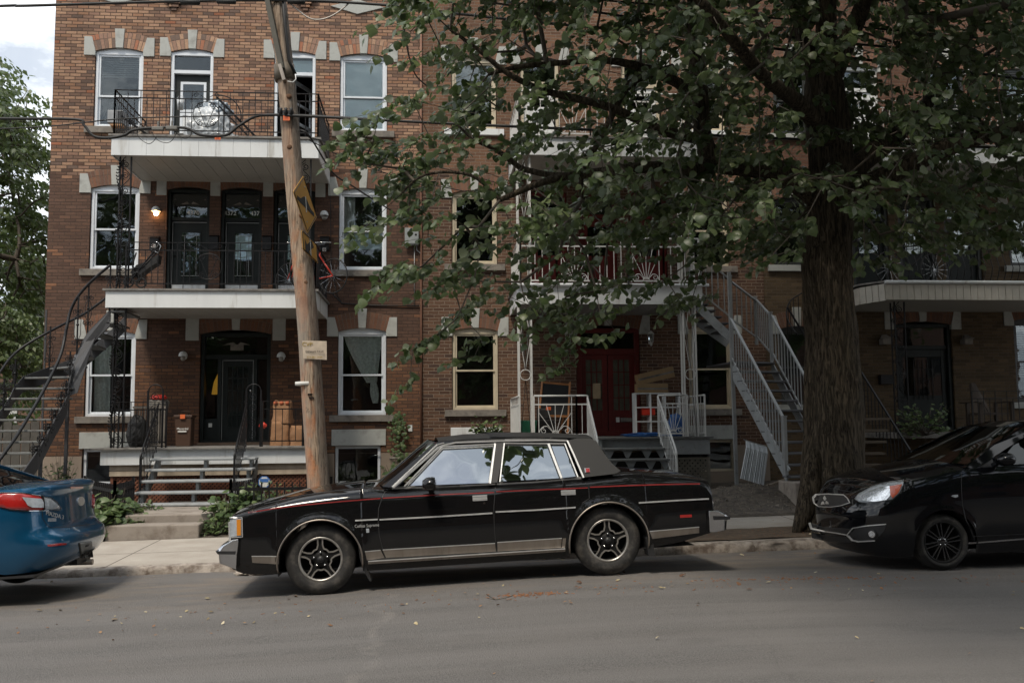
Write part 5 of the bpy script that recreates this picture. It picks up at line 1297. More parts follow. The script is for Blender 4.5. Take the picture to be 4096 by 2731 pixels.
# cabin: dark seats, wheel, dash
b = MB()
b.add([sed.L(u,v,w) for u,v,w in ((.7,VS+.15,.62),(2.9,VS+.15,.62),(2.9,2*VC-VS-.15,.62),(.7,2*VC-VS-.15,.62))], [(0,1,2,3)]); b.build('cabin_floor', M['seat'], sed.root)
for uu in (1.15, 2.05):
    for vv in (VC-.42, VC+.42):
        b = MB(); 
        c = [sed.L(uu+.42,vv-.27,.55),sed.L(uu+.42,vv+.27,.55),sed.L(uu+.60,vv+.24,1.13),sed.L(uu+.60,vv-.24,1.13)]; b.prism(c, sed.u*.12)
        b.prism([sed.L(uu+.60,vv-.13,1.13),sed.L(uu+.60,vv+.13,1.13),sed.L(uu+.62,vv+.12,1.25),sed.L(uu+.62,vv-.12,1.25)], sed.u*.07)
        b.build('seat', M['seat'], sed.root, bevel=.02)
b = MB(); b.prism([sed.L(.62,VS+.12,.92),sed.L(.95,VS+.12,.94),sed.L(.95,VS+.12,.75),sed.L(.62,VS+.12,.75)], sed.v*1.55); b.tube([sed.L(1.12+.06*math.sin(a*.35), VC-.42+.19*math.cos(a*.35), .90+.17*math.sin(a*.35)) for a in range(18)], .014, 6, closed=True); b.build('dashboard', M['plastic'], sed.root)
sed.setbvh([body])
# bright trims laid on the body side
sed.strip('pinstripe', [A(325,587),A(500,559),A(700,535),A(960,511),A(1214,491)], 4.2, 'pinred', thick=.002, off=.0015); sed.strip('pinstripe', [A(1228,490),A(1600,467),A(1976,451)], 4.2, 'pinred', thick=.002, off=.0015)
sed.strip('pinstripe', [Bz(143,614),Bz(450,601),Bz(757,588)], 4.2, 'pinred', thick=.002, off=.0015); sed.strip('pinstripe', [Bz(772,584),Bz(1000,574),Bz(1250,566),Bz(1538,561)], 4.6, 'pinred', thick=.002, off=.0015)
for q in ([A(1043,640),A(1194,632)], [A(1206,634),A(1590,614),A(1965,590)], [A(1986,584),A(2352,565)] , [Bz(138,750),Bz(400,738),Bz(675,720)], [Bz(1100,689),Bz(1340,674),Bz(1570,662)]):
    if q[0] == A(1986,584): continue
    sed.strip('side_moulding', q, 6, 'trimc', off=.010, thick=.004)
sed.strip('belt_moulding', [A(1290,424),A(1600,414),A(1985,395)], 5.5, 'trimc', off=.012, thick=.004); sed.strip('belt_moulding', [Bz(146,563),Bz(420,548),Bz(715,524)], 5.5, 'trimc', off=.012, thick=.004)
for q in ([A(348,880),A(530,880),A(530,932),A(352,922)], [A(1108,850),A(1214,838),A(1240,888),A(1122,904)], [A(1228,836),A(1982,794),A(1988,845),A(1250,888)], [Bz(150,956),Bz(584,928),Bz(578,988),Bz(152,1012)], [Bz(590,928),Bz(612,926),Bz(606,986),Bz(584,988)], [Bz(1172,882),Bz(1505,852),Bz(1505,890),Bz(1190,930)]):
    sed.patch('lower_trim_panel', q, 'brushed', off=.006, thick=.003); 
for q in ([A(348,879),A(530,879)],[A(1108,848),A(1214,838)],[A(1228,836),A(1982,792)],[Bz(150,954),Bz(584,926)],[Bz(1172,880),Bz(1505,851)]): sed.strip('trim_edge', q, 2.5, 'trimc', off=.010)
# rocker mouldings run below the panels
def lbar(name, p, q, hgt, m, v=VS-.004, th=.02):
    a_, c_ = pu(p, v), pu(q, v); return MB().bar(sed.L(a_[0],v,a_[1]), sed.L(c_[0],v,c_[1]), th, hgt).build(name, M[m], sed.root)
lbar('rocker_moulding', A(1130,921), Bz(606,1004), .030, 'brushed', VS+.012); lbar('rocker_moulding', A(1130,914), Bz(606,997), .008, 'trimc', VS-.000)
# arch lips
for uc in (UF, UB):
    b = MB(); pts = []
    for k in range(41):
        a = R_(-16)+(math.pi+R_(32))*k/40; u, w = uc+(RA_+.003)*math.cos(a), WA+(RA_+.003)*math.sin(a)
        if w < .235: continue
        pts.append(sed.L(u, VC-v_side(u, max(w, .25))-.004, w))
    b.tube(pts, .0085, 6); b.build('arch_moulding', M['brushed'], sed.root)
# door shut lines as thin dark grooves set on the paint
for q in ([A(1222,492),A(1200,560),A(1196,640),A(1205,740),A(1228,836),A(1246,890)], [A(1986,390),A(1982,450),A(1974,560),A(1978,700),A(1994,846)], [Bz(722,524),Bz(744,556),Bz(764,588),Bz(768,660),Bz(720,690)], [A(1222,492),A(1240,450),A(1280,424)]):
    sed.strip('shut_line', q, 2.6, 'plastic', off=.0016, thick=.002, step=12)
# handles, lock, badges, markers, mirror
for q, lk in (([A(1832,474),A(1928,469),A(1930,503),A(1834,508)], A(1910,523)), ([Bz(578,607),Bz(674,603),Bz(676,633),Bz(580,637)], None)):
    h = sed.patch('door_handle', q, 'plastic', off=.004, step=10); s_ = [(x, y) for x, y in q]
    sed.strip('handle_bar', [(s_[0][0], s_[0][1]+2), (s_[1][0], s_[1][1]+2)], 5, 'trimc', h, off=.016, thick=-.004); sed.strip('handle_bar', [(s_[3][0]+1, s_[3][1]-7), (s_[2][0]-1, s_[2][1]-7)], 3.5, 'trimc', h, off=.014, thick=-.004)
    sed.strip('handle_edge', s_+[s_[0]], 1.6, 'trimc', h, off=.008)
    if lk: p, n_ = sed.hit(*lk); MB().tube([p-n_*.002, p+n_*.006], .011, 14).build('door_lock', M['chrome'], sed.root)
sed.patch('side_marker', [Bz(1376,770),Bz(1455,766),Bz(1456,785),Bz(1378,789)], 'redlens', off=.008, step=10)
def script_text(car, name, s_, size, px, py, m, rot=None, parent=None, sx=1):
    p, n_ = car.hit(px, py, .004, 10.5); x_ = car.u if car.u.x > 0 else -car.u; x_ = (x_ - n_*x_.dot(n_)).normalized(); y_ = n_.cross(x_).normalized(); y_ = y_ if y_.z > 0 else -y_
    z_ = x_.cross(y_); Mr = Matrix((x_, y_, z_)).transposed().to_4x4(); return text(name, s_, size, p, M[m], parent or car.root, M=Mr, ext=.002, sx=sx)
script_text(sed, 'model_script', 'Cutlass Supreme', .042, *A(1122,674), 'trimc', sx=.82)
sed.patch('front_emblem', [A(1116,694),A(1136,693),A(1138,720),A(1118,722)], 'clearlens', off=.006, step=8)
r_ = gpoly('roof_emblem', [Bz(733,456),Bz(768,454),Bz(772,482),Bz(738,485)], 'clearlens', .006, -.010, mirror=False); gpoly('emblem_red', [Bz(742,457),Bz(767,456),Bz(770,481),Bz(745,483)], 'redlens', .004, -.013, r_, mirror=False)
# front cornering lamp and header, rear lamp edge
sed.patch('cornering_lamp', [A(203,628),A(278,626),A(280,744),A(203,748)], 'clearlens', off=.004, step=12); sed.patch('turn_lens', [A(248,633),A(276,632),A(277,738),A(250,740)], 'amber', off=.010, step=10)
sed.strip('lamp_bezel', [A(200,622),A(284,619),A(287,750),A(200,754)], 3.2, 'trimc', off=.010)
fu = uF
b = MB(); b.prism([sed.L(fu-.008,VS+.08,.50),sed.L(fu-.008,2*VC-VS-.08,.50),sed.L(fu-.008,2*VC-VS-.08,.74),sed.L(fu-.008,VS+.08,.74)], sed.u*-.02); b.build('grille', M['trimc'], sed.root)
# bumpers: chrome blades with black strip, wrapping round the corners
def bumper(sign, u0, outline, strip, vin, name):
    """outline: (u, w) corner profile seen from the side; swept across the car with rounded ends"""
    n = len(outline); rows = []; uc = sum(p[0] for p in outline)/n
    stations = [(-1, VS-.012, 0), (-1, VS+.02, 1), (-1, VS+.20, 2), (0, VC, 3), (1, 2*VC-VS-.20, 2), (1, 2*VC-VS-.02, 1), (1, 2*VC-VS+.012, 0)]
    mu = (max if sign < 0 else min)(p[0] for p in outline)
    for _, v, k in stations:
        f = (.82, 1.0, 1.08, 1.16)[k]; rows.append([sed.L(mu+(u-mu)*f, v, w) for u, w in outline])
    b = MB().grid(rows, True, True); m_ = len(rows); b.f.append(tuple(range(n))); b.sm.append(False); b.rnd.append(0); b.f.append(tuple((m_-1)*n+i for i in range(n))[::-1]); b.sm.append(False); b.rnd.append(0)
    r = b.build(name, M['bumperc'], sed.root, bevel=.006)
    return r
fo = [pu(A(*q), VS) for q in ((108,846),(138,812),(215,770),(258,764),(258,800),(246,868),(240,968),(128,930),(122,872))]
bumper(-1, 0, fo, None, 0, 'front_bumper')
b = MB(); q = [pu(A(*p), VS-.02) for p in ((104,846),(240,846),(236,868),(118,866))]; b.prism([sed.L(u, VS-.02, w) for u, w in q], sed.v*.10); b.build('bumper_strip', M['plastic'], sed.root)
q = [pu(A(*p), VS+.01) for p in ((240,768),(300,752),(400,880),(500,935),(440,972),(370,968),(345,930),(255,930))]; MB().prism([sed.L(u, VS+.05, w) for u, w in q], sed.v*1.7).build('bumper_filler', M['plastic'], sed.root)
ro = [pu(Bz(*q), VS) for q in ((1570,742),(1640,740),(1690,760),(1716,786),(1712,800),(1698,806),(1694,872),(1620,886),(1576,886))]
bumper(1, 0, ro, None, 0, 'rear_bumper')
b = MB(); q = [pu(Bz(*p), VS-.02) for p in ((1600,778),(1716,780),(1714,800),(1606,804))]; b.prism([sed.L(u, VS-.02, w) for u, w in q], sed.v*.08); b.build('bumper_strip', M['plastic'], sed.root)
# mud flaps
for q in ([A(1060,790),A(1080,830),A(1110,940),A(1152,1046),A(1140,1048),A(1100,975),A(1075,900)], [Bz(1150,930),Bz(1180,880),Bz(1198,960),Bz(1210,1046),Bz(1168,1046)]):
    pts = [pu(p, VS+.03) for p in q]; MB().prism([sed.L(u, VS+.03, w) for u, w in pts], sed.v*.16).build('mud_flap', M['plastic'], sed.root)
# door mirror
c = sed.pl(*A(1545,395), VS-.10); b = MB(); cc = sed.L(c[0], VS-.10, c[1])
b.lathe([(0,-.075),(.045,-.07),(.075,-.03),(.082,.03),(.07,.05),(0,.055)], (0,0,0), 'x', 16)
Mx = Matrix((sed.u, sed.v*1.15, sed.w*.85)).transposed().to_4x4(); Mx.translation = cc; b.xf(Mx)
b.bar(cc+sed.w*-.02, sed.L(c[0]+.02, VS+.03, c[1]-.09), .05, .04); mr = b.build('door_mirror', M['blackp'], sed.root)
MB().prism([sed.L(c[0]+.056, VS-.17, c[1]-.04), sed.L(c[0]+.056, VS-.03, c[1]-.04), sed.L(c[0]+.056, VS-.03, c[1]+.045), sed.L(c[0]+.056, VS-.17, c[1]+.045)], sed.u*.003).build('mirror_glass', M['chrome'], mr)
sed.strip('bonnet_edge', [A(430,528),A(700,470),A(900,441),A(1130,418)], 2.2, 'plastic', off=.002, thick=.002)
# wiper
MB().tube([sed.L(ws0[0]-.02, VC-.5, ws0[1]+.03), sed.L(ws0[0]+.05, VC-.05, ws0[1]+.06)], .008, 5).build('wiper', M['plastic'], sed.root)
# ------------------------------------------------------------------ rounded modern bodies
def skirt_body(car, VSx, hw, table, wtop, u_end, arches, wlow, cl=.42, n=2.35, planf=None, tuck=.05, name='body', m='bluep', crown=.05, deck_in=1.0):
    """table: [(w, u_extreme)] of the visible end, bottom to top; the plan contour wraps from the far side over the end to the near side"""
    VCx = VSx+hw; W0, W1 = table[0][0], table[-1][0]; K = 30
    uE0 = min(t_[1] for t_ in table)
    angs = [math.pi/2*(k/16) for k in range(17)]
    uside = sorted(set([round(lerp(table[-1][1]+cl, u_end, k/60), 4) for k in range(1, 61)] + [round(a_+r_*math.cos(q*math.pi/28), 4) for a_, r_, _ in arches for q in range(29) if a_+r_*math.cos(q*math.pi/28) > table[-1][1]+cl-.06]))
    uside = [u for u in uside if u > -.93+cl or True]
    def prof(f):   # fraction of height -> extreme u
        w = lerp(W0, W1, f); return sinterp([(a_, b_) for a_, b_ in table], w)
    cols = []
    def hwat(u, f):
        h = hw*(planf(u) if planf else 1); w = lerp(W0, W1, f)
        h -= tuck*max(0, (.34-f)/.34)**2 + .05*max(0, (f-.62)/.38)**2
        return h
    st = table[-1][1]+cl
    def colpts(side, kind, val):
        pts = []
        if kind == 's':
            lo = wlow(val)
            for a_, r_, wc in arches:
                if abs(val-a_) < r_: lo = max(lo, wc+math.sqrt(max(0, r_*r_-(val-a_)**2)))
        for k in range(K+1):
            f = k/K
            if kind == 'a':
                c_, s_ = abs(math.cos(val)), abs(math.sin(val)); uE = prof(f); u = uE+(st-uE)*(1-c_**(2/n)); w = lerp(W0, wtop(u), f); v = hwat(u, f)*s_**(2/n)
            else:
                u = val; w = lerp(lo, wtop(u), f); fe = max(0, (w-W0)/(wtop(u)-W0)); v = hwat(u, fe)
                for a_, r_, wc in arches:
                    d = math.hypot(u-a_, w-wc); v += .010*math.exp(-((d-r_)/.04)**2)*(1 if w > wc-.02 else 0)
            pts.append((u, side*v, w))
        return pts
    rows = [colpts(-1, 's', u) for u in uside[::-1]] + [colpts(-1, 'a', a) for a in angs[::-1][0:]] + [colpts(1, 'a', a) for a in angs[1:]] + [colpts(1, 's', u) for u in uside]
    g = [[car.L(u, VCx+v, w) for u, v, w in r] for r in rows]
    b = MB().grid(g)
    # deck: rows from the top rim to the centre
    ne, na = len(uside), len(angs)
    rim = [r[-1] for r in rows]; m_ = len(rim)//2
    deck = []
    for j in range(m_+1):
        a_, c_ = rim[j], rim[len(rim)-1-j]; row = []
        for k in range(17):
            f = k/16; e = 1-abs(2*f-1)**2.2; uu = lerp(a_[0], c_[0], f)
            row.append(car.L(uu, VCx+lerp(a_[1], c_[1], f), lerp(a_[2], c_[2], f)+crown*e*min(1, max(abs(a_[1])/hw, .0)*1.3)))
        deck.append(row)
    b.grid(deck)
    return b.build(name, M[m], car.root, fix=True)
def house(car, VSx, hw, prof, wb, wr, base_in, roof_in, mats, names, crown=.05):
    """roof, windscreen and rear glass across the car; prof: [(u, w)], mats per segment"""
    VCx = VSx+hw
    def hg(w): return hw-lerp(base_in, roof_in, max(0, min(1, (w-wb)/(wr-wb))))
    i = 0
    while i < len(prof)-1:
        j = i+1
        while j < len(prof)-1 and names[j] == names[i]: j += 1
        rows = []
        for k in range(i, j):
            for s in range(5 if k < j-1 else 6):
                t_ = s/5; u, w = lerp(prof[k][0], prof[k+1][0], t_), lerp(prof[k][1], prof[k+1][1], t_); rows.append((u, w))
        g = [[car.L(u-(.09*(1-(q/9)**2) if names[i] == 'windscreen' else 0)+(.05*(1-(q/9)**2) if names[i] == 'rear_window' else 0)*-1, VCx+hg(w)*q/9, w+crown*(1-abs(q/9)**2.6)*max(0,min(1,(w-wb)/(wr-wb)))) for q in range(-9, 10)] for u, w in rows]
        MB().grid(g).build(names[i], M[mats[i]], car.root); i = j
    return hg
# blue saloon, rear end
blu = Car('parked_saloon', (-4.52,9.46,-.075), (-7.15,9.44,-.165), 'rear of a bright blue metallic saloon cut off by the left edge of the photo', 'car', 'cars parked along the kerb')
hwb = .872; VSb = -.035
bt = [(a_, c_-.09) for a_, c_ in ((.29,-.74),(.33,-.82),(.42,-.905),(.52,-.94),(.60,-.925),(.645,-.865),(.70,-.815),(.85,-.80),(1.0,-.79),(1.075,-.82),(1.10,-.79))]
def wtb(u): return interp([(-.8,1.10),(-.3,1.085),(.4,1.03),(1.6,.98),(3,.9)], u)
bbody = skirt_body(blu, VSb, hwb, bt, wtb, 3.4, [(0,.345,.30),(2.64,.345,.30)], lambda u: interp([(-.6,.31),(-.34,.30),(.35,.24),(3,.2)], u), cl=.40, n=3.0, planf=lambda u: interp([(-.9,.97),(-.2,1),(2.4,1),(3.4,.93)], u), m='bluep', crown=.035)
blu.setbvh([bbody])
hgb = house(blu, VSb, hwb, [(-.30,1.10),(.62,1.44),(1.0,1.47),(1.7,1.45),(2.5,1.0)], 1.05, 1.47, .10, .33, ['cglass2','bluep','bluep','cglass2'], ['rear_window','roof','roof','windscreen'])
b = MB()
for sd in (-1, 1):
    VCb = VSb+hwb
    P_ = [(-.46,1.08),(.30,1.075),(.62,1.36),(.66,1.455),(.58,1.45),(.1,1.28),(-.32,1.10)]
    b.add([blu.L(u, VCb+sd*(hgb(w)+.005), w) for u, w in P_]+[blu.L(u, VCb+sd*(hgb(w)-.04), w) for u, w in P_], [tuple(range(7)), tuple(range(13,6,-1))]+[(i,(i+1)%7,7+(i+1)%7,7+i) for i in range(7)])
b.build('rear_pillar', M['bluep'], blu.root)
for sd in (-1, 1):
    P_ = [(.32,1.08),(2.3,1.02),(1.75,1.42),(.95,1.44),(.66,1.42)]; MB().prism([blu.L(u, VSb+hwb+sd*(hgb(w)-.01), w) for u, w in P_], blu.v*.004).build('side_pane', M['cglass2'], blu.root)
for u_, v_, s_ in ((0,.02,1),(0,2*(VSb+hwb)-.02,-1),(2.62,.02,1),(2.62,2*(VSb+hwb)-.02,-1)): wheel(blu, u_, v_, .315, .205, .20, 'black', side=s_)
def C3(x, y): return (x/1.68, 1700+y/1.68)
def C4(x, y): return (x*900/2352, 1600+y*900/2352)
def cpatch(car, name, pts, m, **k): return car.patch(name, pts, m, **k)
tl = cpatch(blu, 'tail_lamp', [C4(-60,985),C4(60,972),C4(230,975),C4(330,985),C4(425,1003),C4(448,1060),C4(452,1135),C4(440,1150),C4(300,1150),C4(120,1140),C4(-20,1110),C4(-100,1060)], 'redlens', off=.008, step=12, bulge=.012, smooth=True)
cpatch(blu, 'reverse_lens', [C4(232,1015),C4(330,1022),C4(420,1032),C4(436,1070),C4(440,1125),C4(330,1122),C4(285,1100),C4(262,1060)], 'clearlens', off=.026, step=10)
cpatch(blu, 'lid_lamp', [C4(448,1012),C4(520,1028),C4(575,1065),C4(618,1115),C4(612,1138),C4(540,1140),C4(466,1142),C4(452,1080)], 'clearlens', off=.010, step=10, bulge=.008, smooth=True)
blu.strip('lamp_edge', [C4(0,965),C4(230,968),C4(425,997),C4(530,1022),C4(590,1068),C4(630,1135),C4(600,1150),C4(450,1155),C4(250,1158),C4(110,1145),C4(0,1118)], 3, 'bumperc', off=.012, thick=.004)
blu.strip('shut_line', [C4(0,865),C4(300,872),C4(700,880),C4(905,885)], 1.6, 'plastic', off=.002, thick=.001)
blu.strip('shut_line', [C4(440,1150),C4(448,1240),C4(495,1310),C4(540,1330),C4(760,1320),C4(985,1290)], 2.2, 'plastic', off=.002, thick=.001)
blu.strip('shut_line', [C4(438,990),C4(447,1080),C4(452,1150)], 1.8, 'plastic', off=.026, thick=.001)
cpatch(blu, 'brake_lamp', [C4(730,905),C4(860,900),C4(868,918),C4(740,928)], 'redlens', off=.004, step=10)
cpatch(blu, 'reflector', [C4(492,1508),C4(600,1494),C4(692,1492),C4(690,1510),C4(600,1520),C4(500,1528)], 'redlens', off=.006, step=12)
cpatch(blu, 'far_tail_lamp', [C4(962,985),C4(975,980),C4(985,1030),C4(984,1110),C4(970,1130),C4(960,1100)], 'redlens', off=.008, step=8)
# oval emblem with a winged letter shape inside
c = C4(842,1054)
blu.strip('emblem_ring', [(c[0]+11.5*math.cos(a*.3), c[1]+17*math.sin(a*.3)) for a in range(22)], 2.6, 'trimc', off=.010, thick=.004, step=8)
blu.strip('emblem_wings', [(c[0]-11, c[1]-8), (c[0]-5, c[1]-4), (c[0], c[1]+4), (c[0]+5, c[1]-4), (c[0]+11, c[1]-8)], 2.8, 'trimc', off=.010, thick=.004, step=8)
script_text(blu, 'model_badge', 'MAZDA 3', .058, *C4(572,1202), 'trimc', sx=1.15)
pb = cpatch(blu, 'trim_badge', [C4(500,1232),C4(584,1230),C4(582,1266),C4(500,1268)], 'clearlens', off=.006, step=8)
# number plate recess and plate
cpatch(blu, 'plate_recess', [C3(525,790),C3(612,778),C3(626,885),C3(540,892)], 'plastic', off=.003, step=10)
M['plate'] = mat('number_plate', (.20,.21,.21), .6, var=.12)
pp = cpatch(blu, 'number_plate', [C3(531,793),C3(608,780),C3(621,874),C3(546,888)], 'plate', off=.016, step=12)
for nm_, s_, sz, yy in (('plate_number', '008 FLY', .105, 846), ('plate_heading', 'QUEBEC', .03, 802), ('plate_motto', 'Je me souviens', .022, 876)):
    p, n_ = blu.hit(*C3(576+(yy-840)*.14, yy), .026, 10.8); x_ = V((.0,1,0)); x_ = (x_-n_*x_.dot(n_)).normalized(); y_ = n_.cross(x_); y_ = y_ if y_.z > 0 else -y_; z_ = x_.cross(y_)
    text(nm_, s_, sz, p, M['ink'], pp, M=Matrix((x_,y_,z_)).transposed().to_4x4(), ext=.003, sx=.75)
MB().prism([blu.L(-.80,VSb+1.05,.22),blu.L(-.80,VSb+1.45,.22),blu.L(-.4,VSb+1.45,.24),blu.L(-.4,VSb+1.0,.24)], blu.w*.08).build('underbody', M['plastic'], blu.root)
MB().tube([blu.L(-.86,VSb+1.35,.21), blu.L(-.4,VSb+1.35,.22)], .032, 12).build('exhaust_pipe', M['brushed'], blu.root)
MB().prism([blu.L(-.75,VSb+.05,.25),blu.L(3.2,VSb+.05,.25),blu.L(3.2,VSb+1.6,.25),blu.L(-.75,VSb+1.6,.25)], blu.w*.02).build('floor_pan', M['plastic'], blu.root)
blu.strip('bumper_lip', [C3(380,760),C3(560,768),C3(690,745)], 2.5, 'bumperc', off=.004, thick=.002) if False else None

# black hatchback, front end
hat = Car('parked_hatchback', (5.23,9.30,.092), (7.68,9.35,.115), 'shiny black hatchback seen from its front corner at the right edge', 'car', 'cars parked along the kerb')
hwh = .832; VSh = -.035; VCh = VSh+hwh
ht = [(.15,-.75),(.20,-.81),(.32,-.85),(.44,-.865),(.55,-.87),(.64,-.85),(.72,-.81),(.79,-.75),(.83,-.69)]
def wth(u): return sinterp([(-.8,.80),(-.64,.835),(-.4,.90),(0,.975),(.4,1.03),(.9,1.045),(2.6,1.10)], u)
hbody = skirt_body(hat, VSh, hwh, ht, wth, 3.0, [(0,.335,.285),(2.45,.335,.285)], lambda u: interp([(-.5,.18),(-.3,.17),(3,.17)], u), cl=.345, n=2.3, planf=lambda u: interp([(-.9,.955),(-.3,1),(2.4,1),(3,.96)], u), m='blackp2', crown=.075)
hat.setbvh([hbody])
hgh = house(hat, VSh, hwh, [(.34,1.07),(1.12,1.42),(1.35,1.475),(2.1,1.49),(2.8,1.42)], 1.02, 1.49, .08, .27, ['cglass2','blackp2','blackp2','blackp2'], ['windscreen','roof','roof','roof'], crown=.035)
def Lh(u, w, d=0, sd=-1): return hat.L(u, VCh+sd*(hgh(w)+d), w)
for sd in (-1, 1):
    def pol(name, P_, m, d0, th):
        b = MB(); n = len(P_); b.add([Lh(u,w,d0,sd) for u,w in P_]+[Lh(u,w,d0-th,sd) for u,w in P_], [tuple(range(n)), tuple(range(2*n-1,n-1,-1))]+[(i,(i+1)%n,n+(i+1)%n,n+i) for i in range(n)]); return b.build(name, M[m], hat.root)
    pol('windscreen_pillar', [(.30,1.04),(.44,1.03),(.80,1.21),(1.2,1.40),(1.45,1.455),(1.45,1.50),(1.10,1.44),(.7,1.26)], 'blackp2', .004, .05)
    pol('roof_rail', [(1.4,1.445),(2.9,1.44),(2.9,1.50),(1.4,1.50)], 'blackp2', .004, .05)
    pol('side_pane', [(.66,1.045),(1.62,1.055),(1.62,1.44),(1.42,1.44),(.92,1.25)], 'cglass2', -.012, .004); pol('quarter_pane', [(.46,1.035),(.63,1.04),(.63,1.115)], 'plastic', .004, .01)
    pol('side_pane', [(1.70,1.055),(2.6,1.08),(2.6,1.42),(1.70,1.44)], 'cglass2', -.012, .004); pol('door_pillar', [(1.62,1.05),(1.70,1.05),(1.70,1.45),(1.62,1.45)], 'plastic', -.006, .02)
for u_, v_, s_ in ((0,.015,1),(0,2*VCh-.015,-1),(2.45,.015,1),(2.45,2*VCh-.015,-1)): wheel(hat, u_, v_, .288, .212, .18, 'black', side=s_)
b = MB()
for uc in (0, 2.45):
    for v0, v1 in ((VSh+.03, VSh+.28), (VCh*2-VSh-.28, VCh*2-VSh-.03)):
        pr = arc((0,0,0), .333, 0, math.pi, 16); b.grid([[hat.L(uc+p.x, v, .285+p.z) for p in pr] for v in (v0, v1)])
b.add([hat.L(u, v, .20) for u, v in ((-.6,.1),(3,.1),(3,1.5),(-.6,1.5))], [(0,1,2,3)]); b.build('underbody', M['plastic'], hat.root)
b = MB()
for uc in (0, 2.64):
    for v0, v1 in ((VSb+.03, VSb+.30), (2*(VSb+hwb)-VSb-.30, 2*(VSb+hwb)-VSb-.03)):
        pr = arc((0,0,0), .343, 0, math.pi, 16); b.grid([[blu.L(uc+p.x, v, .30+p.z) for p in pr] for v in (v0, v1)])
b.build('wheel_well', M['plastic'], blu.root)
def D(x, y): return (2696+x/1.68, 1600+y/1.68)
# grille with chrome rim, emblem of three lozenges
gr = hat.patch('grille', [D(935,655),D(955,637),D(1040,634),D(1140,640),D(1165,660),D(1182,688),D(1120,708),D(1050,716),D(975,712),D(945,690)], 'plastic', off=.004, step=9)
hat.strip('grille_rim', [D(935,655),D(955,635),D(1040,632),D(1142,638),D(1168,660),D(1184,690)], 3.4, 'trimc', gr, off=.010, step=8); hat.strip('grille_rim', [D(1184,690),D(1120,711),D(1050,719),D(975,715),D(943,692),D(935,655)], 2.0, 'trimc', gr, off=.010, step=8)
for cx, cy, pts in ((1018,662,[(0,-15),(8,0),(0,14),(-8,0)]), (1009,692,[(0,-10),(4,8),(-14,10),(-8,-4)]), (1029,690,[(0,-10),(-3,8),(13,8),(9,-4)])):
    hat.patch('grille_emblem', [D(cx+a*1.1, cy+c*1.1) for a, c in pts], 'trimc', gr, off=.016, step=6)
hl = hat.patch('headlamp', [D(1212,662),D(1240,628),D(1330,580),D(1430,550),D(1545,533),D(1540,570),D(1512,625),D(1470,664),D(1400,682),D(1300,690),D(1245,684)], 'clearlens', off=.004, step=10, bulge=.008, smooth=True)
M['reflect'] = mat('headlamp_reflector', (.68,.70,.72), .18, metal=.9, var=.25, vs=40, bump=.012, bs=26)
hat.patch('lamp_reflector', [D(1255,655),D(1300,620),D(1390,588),D(1452,580),D(1455,640),D(1430,672),D(1350,684),D(1280,680)], 'reflect', hl, off=.018, step=8)
hat.patch('indicator_lens', [D(1452,582),D(1532,565),D(1508,622),D(1470,660),D(1456,640)], mat('orange_lens', (.50,.08,.025), .25, coat=1), hl, off=.018, step=8)
hat.patch('lower_grille', [D(915,825),D(1000,850),D(1180,862),D(1200,888),D(1170,905),D(1040,900),D(930,880)], 'plastic', off=.004, step=10)
hat.patch('lower_intake', [D(925,890),D(1040,910),D(1165,918),D(1200,955),D(1040,948),D(930,925)], 'plastic', off=.005, step=10)
fb_ = hat.patch('fog_recess', [D(1215,862),D(1330,842),D(1430,830),D(1410,880),D(1352,940),D(1240,945),D(1185,905)], 'plastic', off=.004, step=10)
hat.strip('chrome_bar', [D(912,822),D(925,862),D(1000,878),D(1100,892),D(1165,904),D(1205,858),D(1300,842),D(1425,832)], 3.6, 'trimc', off=.012, step=8)
hat.strip('chrome_bar', [D(1165,904),D(1200,940),D(1240,948),D(1352,942)], 4.2, 'trimc', off=.012, step=8)
h_ = hat.hit(*D(1336,897), .012, 10.2); 
if h_:
    p, n_ = h_; MB().tube([p-n_*.02, p+n_*.012], .045, 20).build('fog_lamp', M['plastic'], fb_); MB().tube([p+n_*.012, p+n_*.018], .034, 20).build('fog_lens', M['reflect'], fb_)
hat.patch('side_repeater', [D(1862,645),D(1875,636),D(1905,634),D(1908,648),D(1890,654)], 'clearlens', off=.008, step=6)
hat.strip('shut_line', [D(1930,490),D(1932,600),D(1938,700),D(1960,800),D(1990,860),D(2010,915),D(2352,898)], 2.2, 'plastic', off=.002, thick=.002)
hat.strip('shut_line', [D(1005,585),D(1100,600),D(1200,618),D(1280,600),D(1400,555),D(1545,530)], 2.0, 'plastic', off=.002, thick=.002)
hat.strip('sill_strip', [D(1935,962),D(2100,950),D(2352,930)], 6, 'bumperc', off=.006, thick=.004)
hat.strip('bonnet_crease', [D(1180,640),D(1250,600),D(1420,545)], 1.6, 'bumperc', off=.002, thick=.001)
# mirror and wipers
cc = hat.L(.62, VSh-.10, 1.12); b = MB().lathe([(0,-.10),(.05,-.095),(.085,-.04),(.09,.04),(.075,.075),(0,.08)], (0,0,0), 'x', 16)
Mx = Matrix((hat.u*.9, hat.v*1.2, hat.w*.75)).transposed().to_4x4(); Mx.translation = cc; b.xf(Mx); b.bar(cc+hat.v*.05, hat.L(.60, VSh+.06, 1.05), .05, .04); b.build('door_mirror', M['blackp2'], hat.root)
MB().tube([hat.L(.36,VCh+.25,1.09), hat.L(.42,VCh-.2,1.12), hat.L(.50,VCh-.42,1.13)], .007, 5).build('wiper', M['plastic'], hat.root)
b = MB(); N_ = 14; zt_ = wth(3.0)
for sgn in (0,):
    rows = []
    for k in range(N_+1):
        f = k/N_; w_ = lerp(.17, zt_, f); uu = 3.0+.10*math.sin(math.pi*f); rows.append([hat.L(uu, VCh+(hwh*.955-.05*max(0,(f-.62)/.38)**2)*q/8, w_) for q in range(-8, 9)])
    b.grid(rows)
b.build('tailgate', M['blackp2'], hat.root)
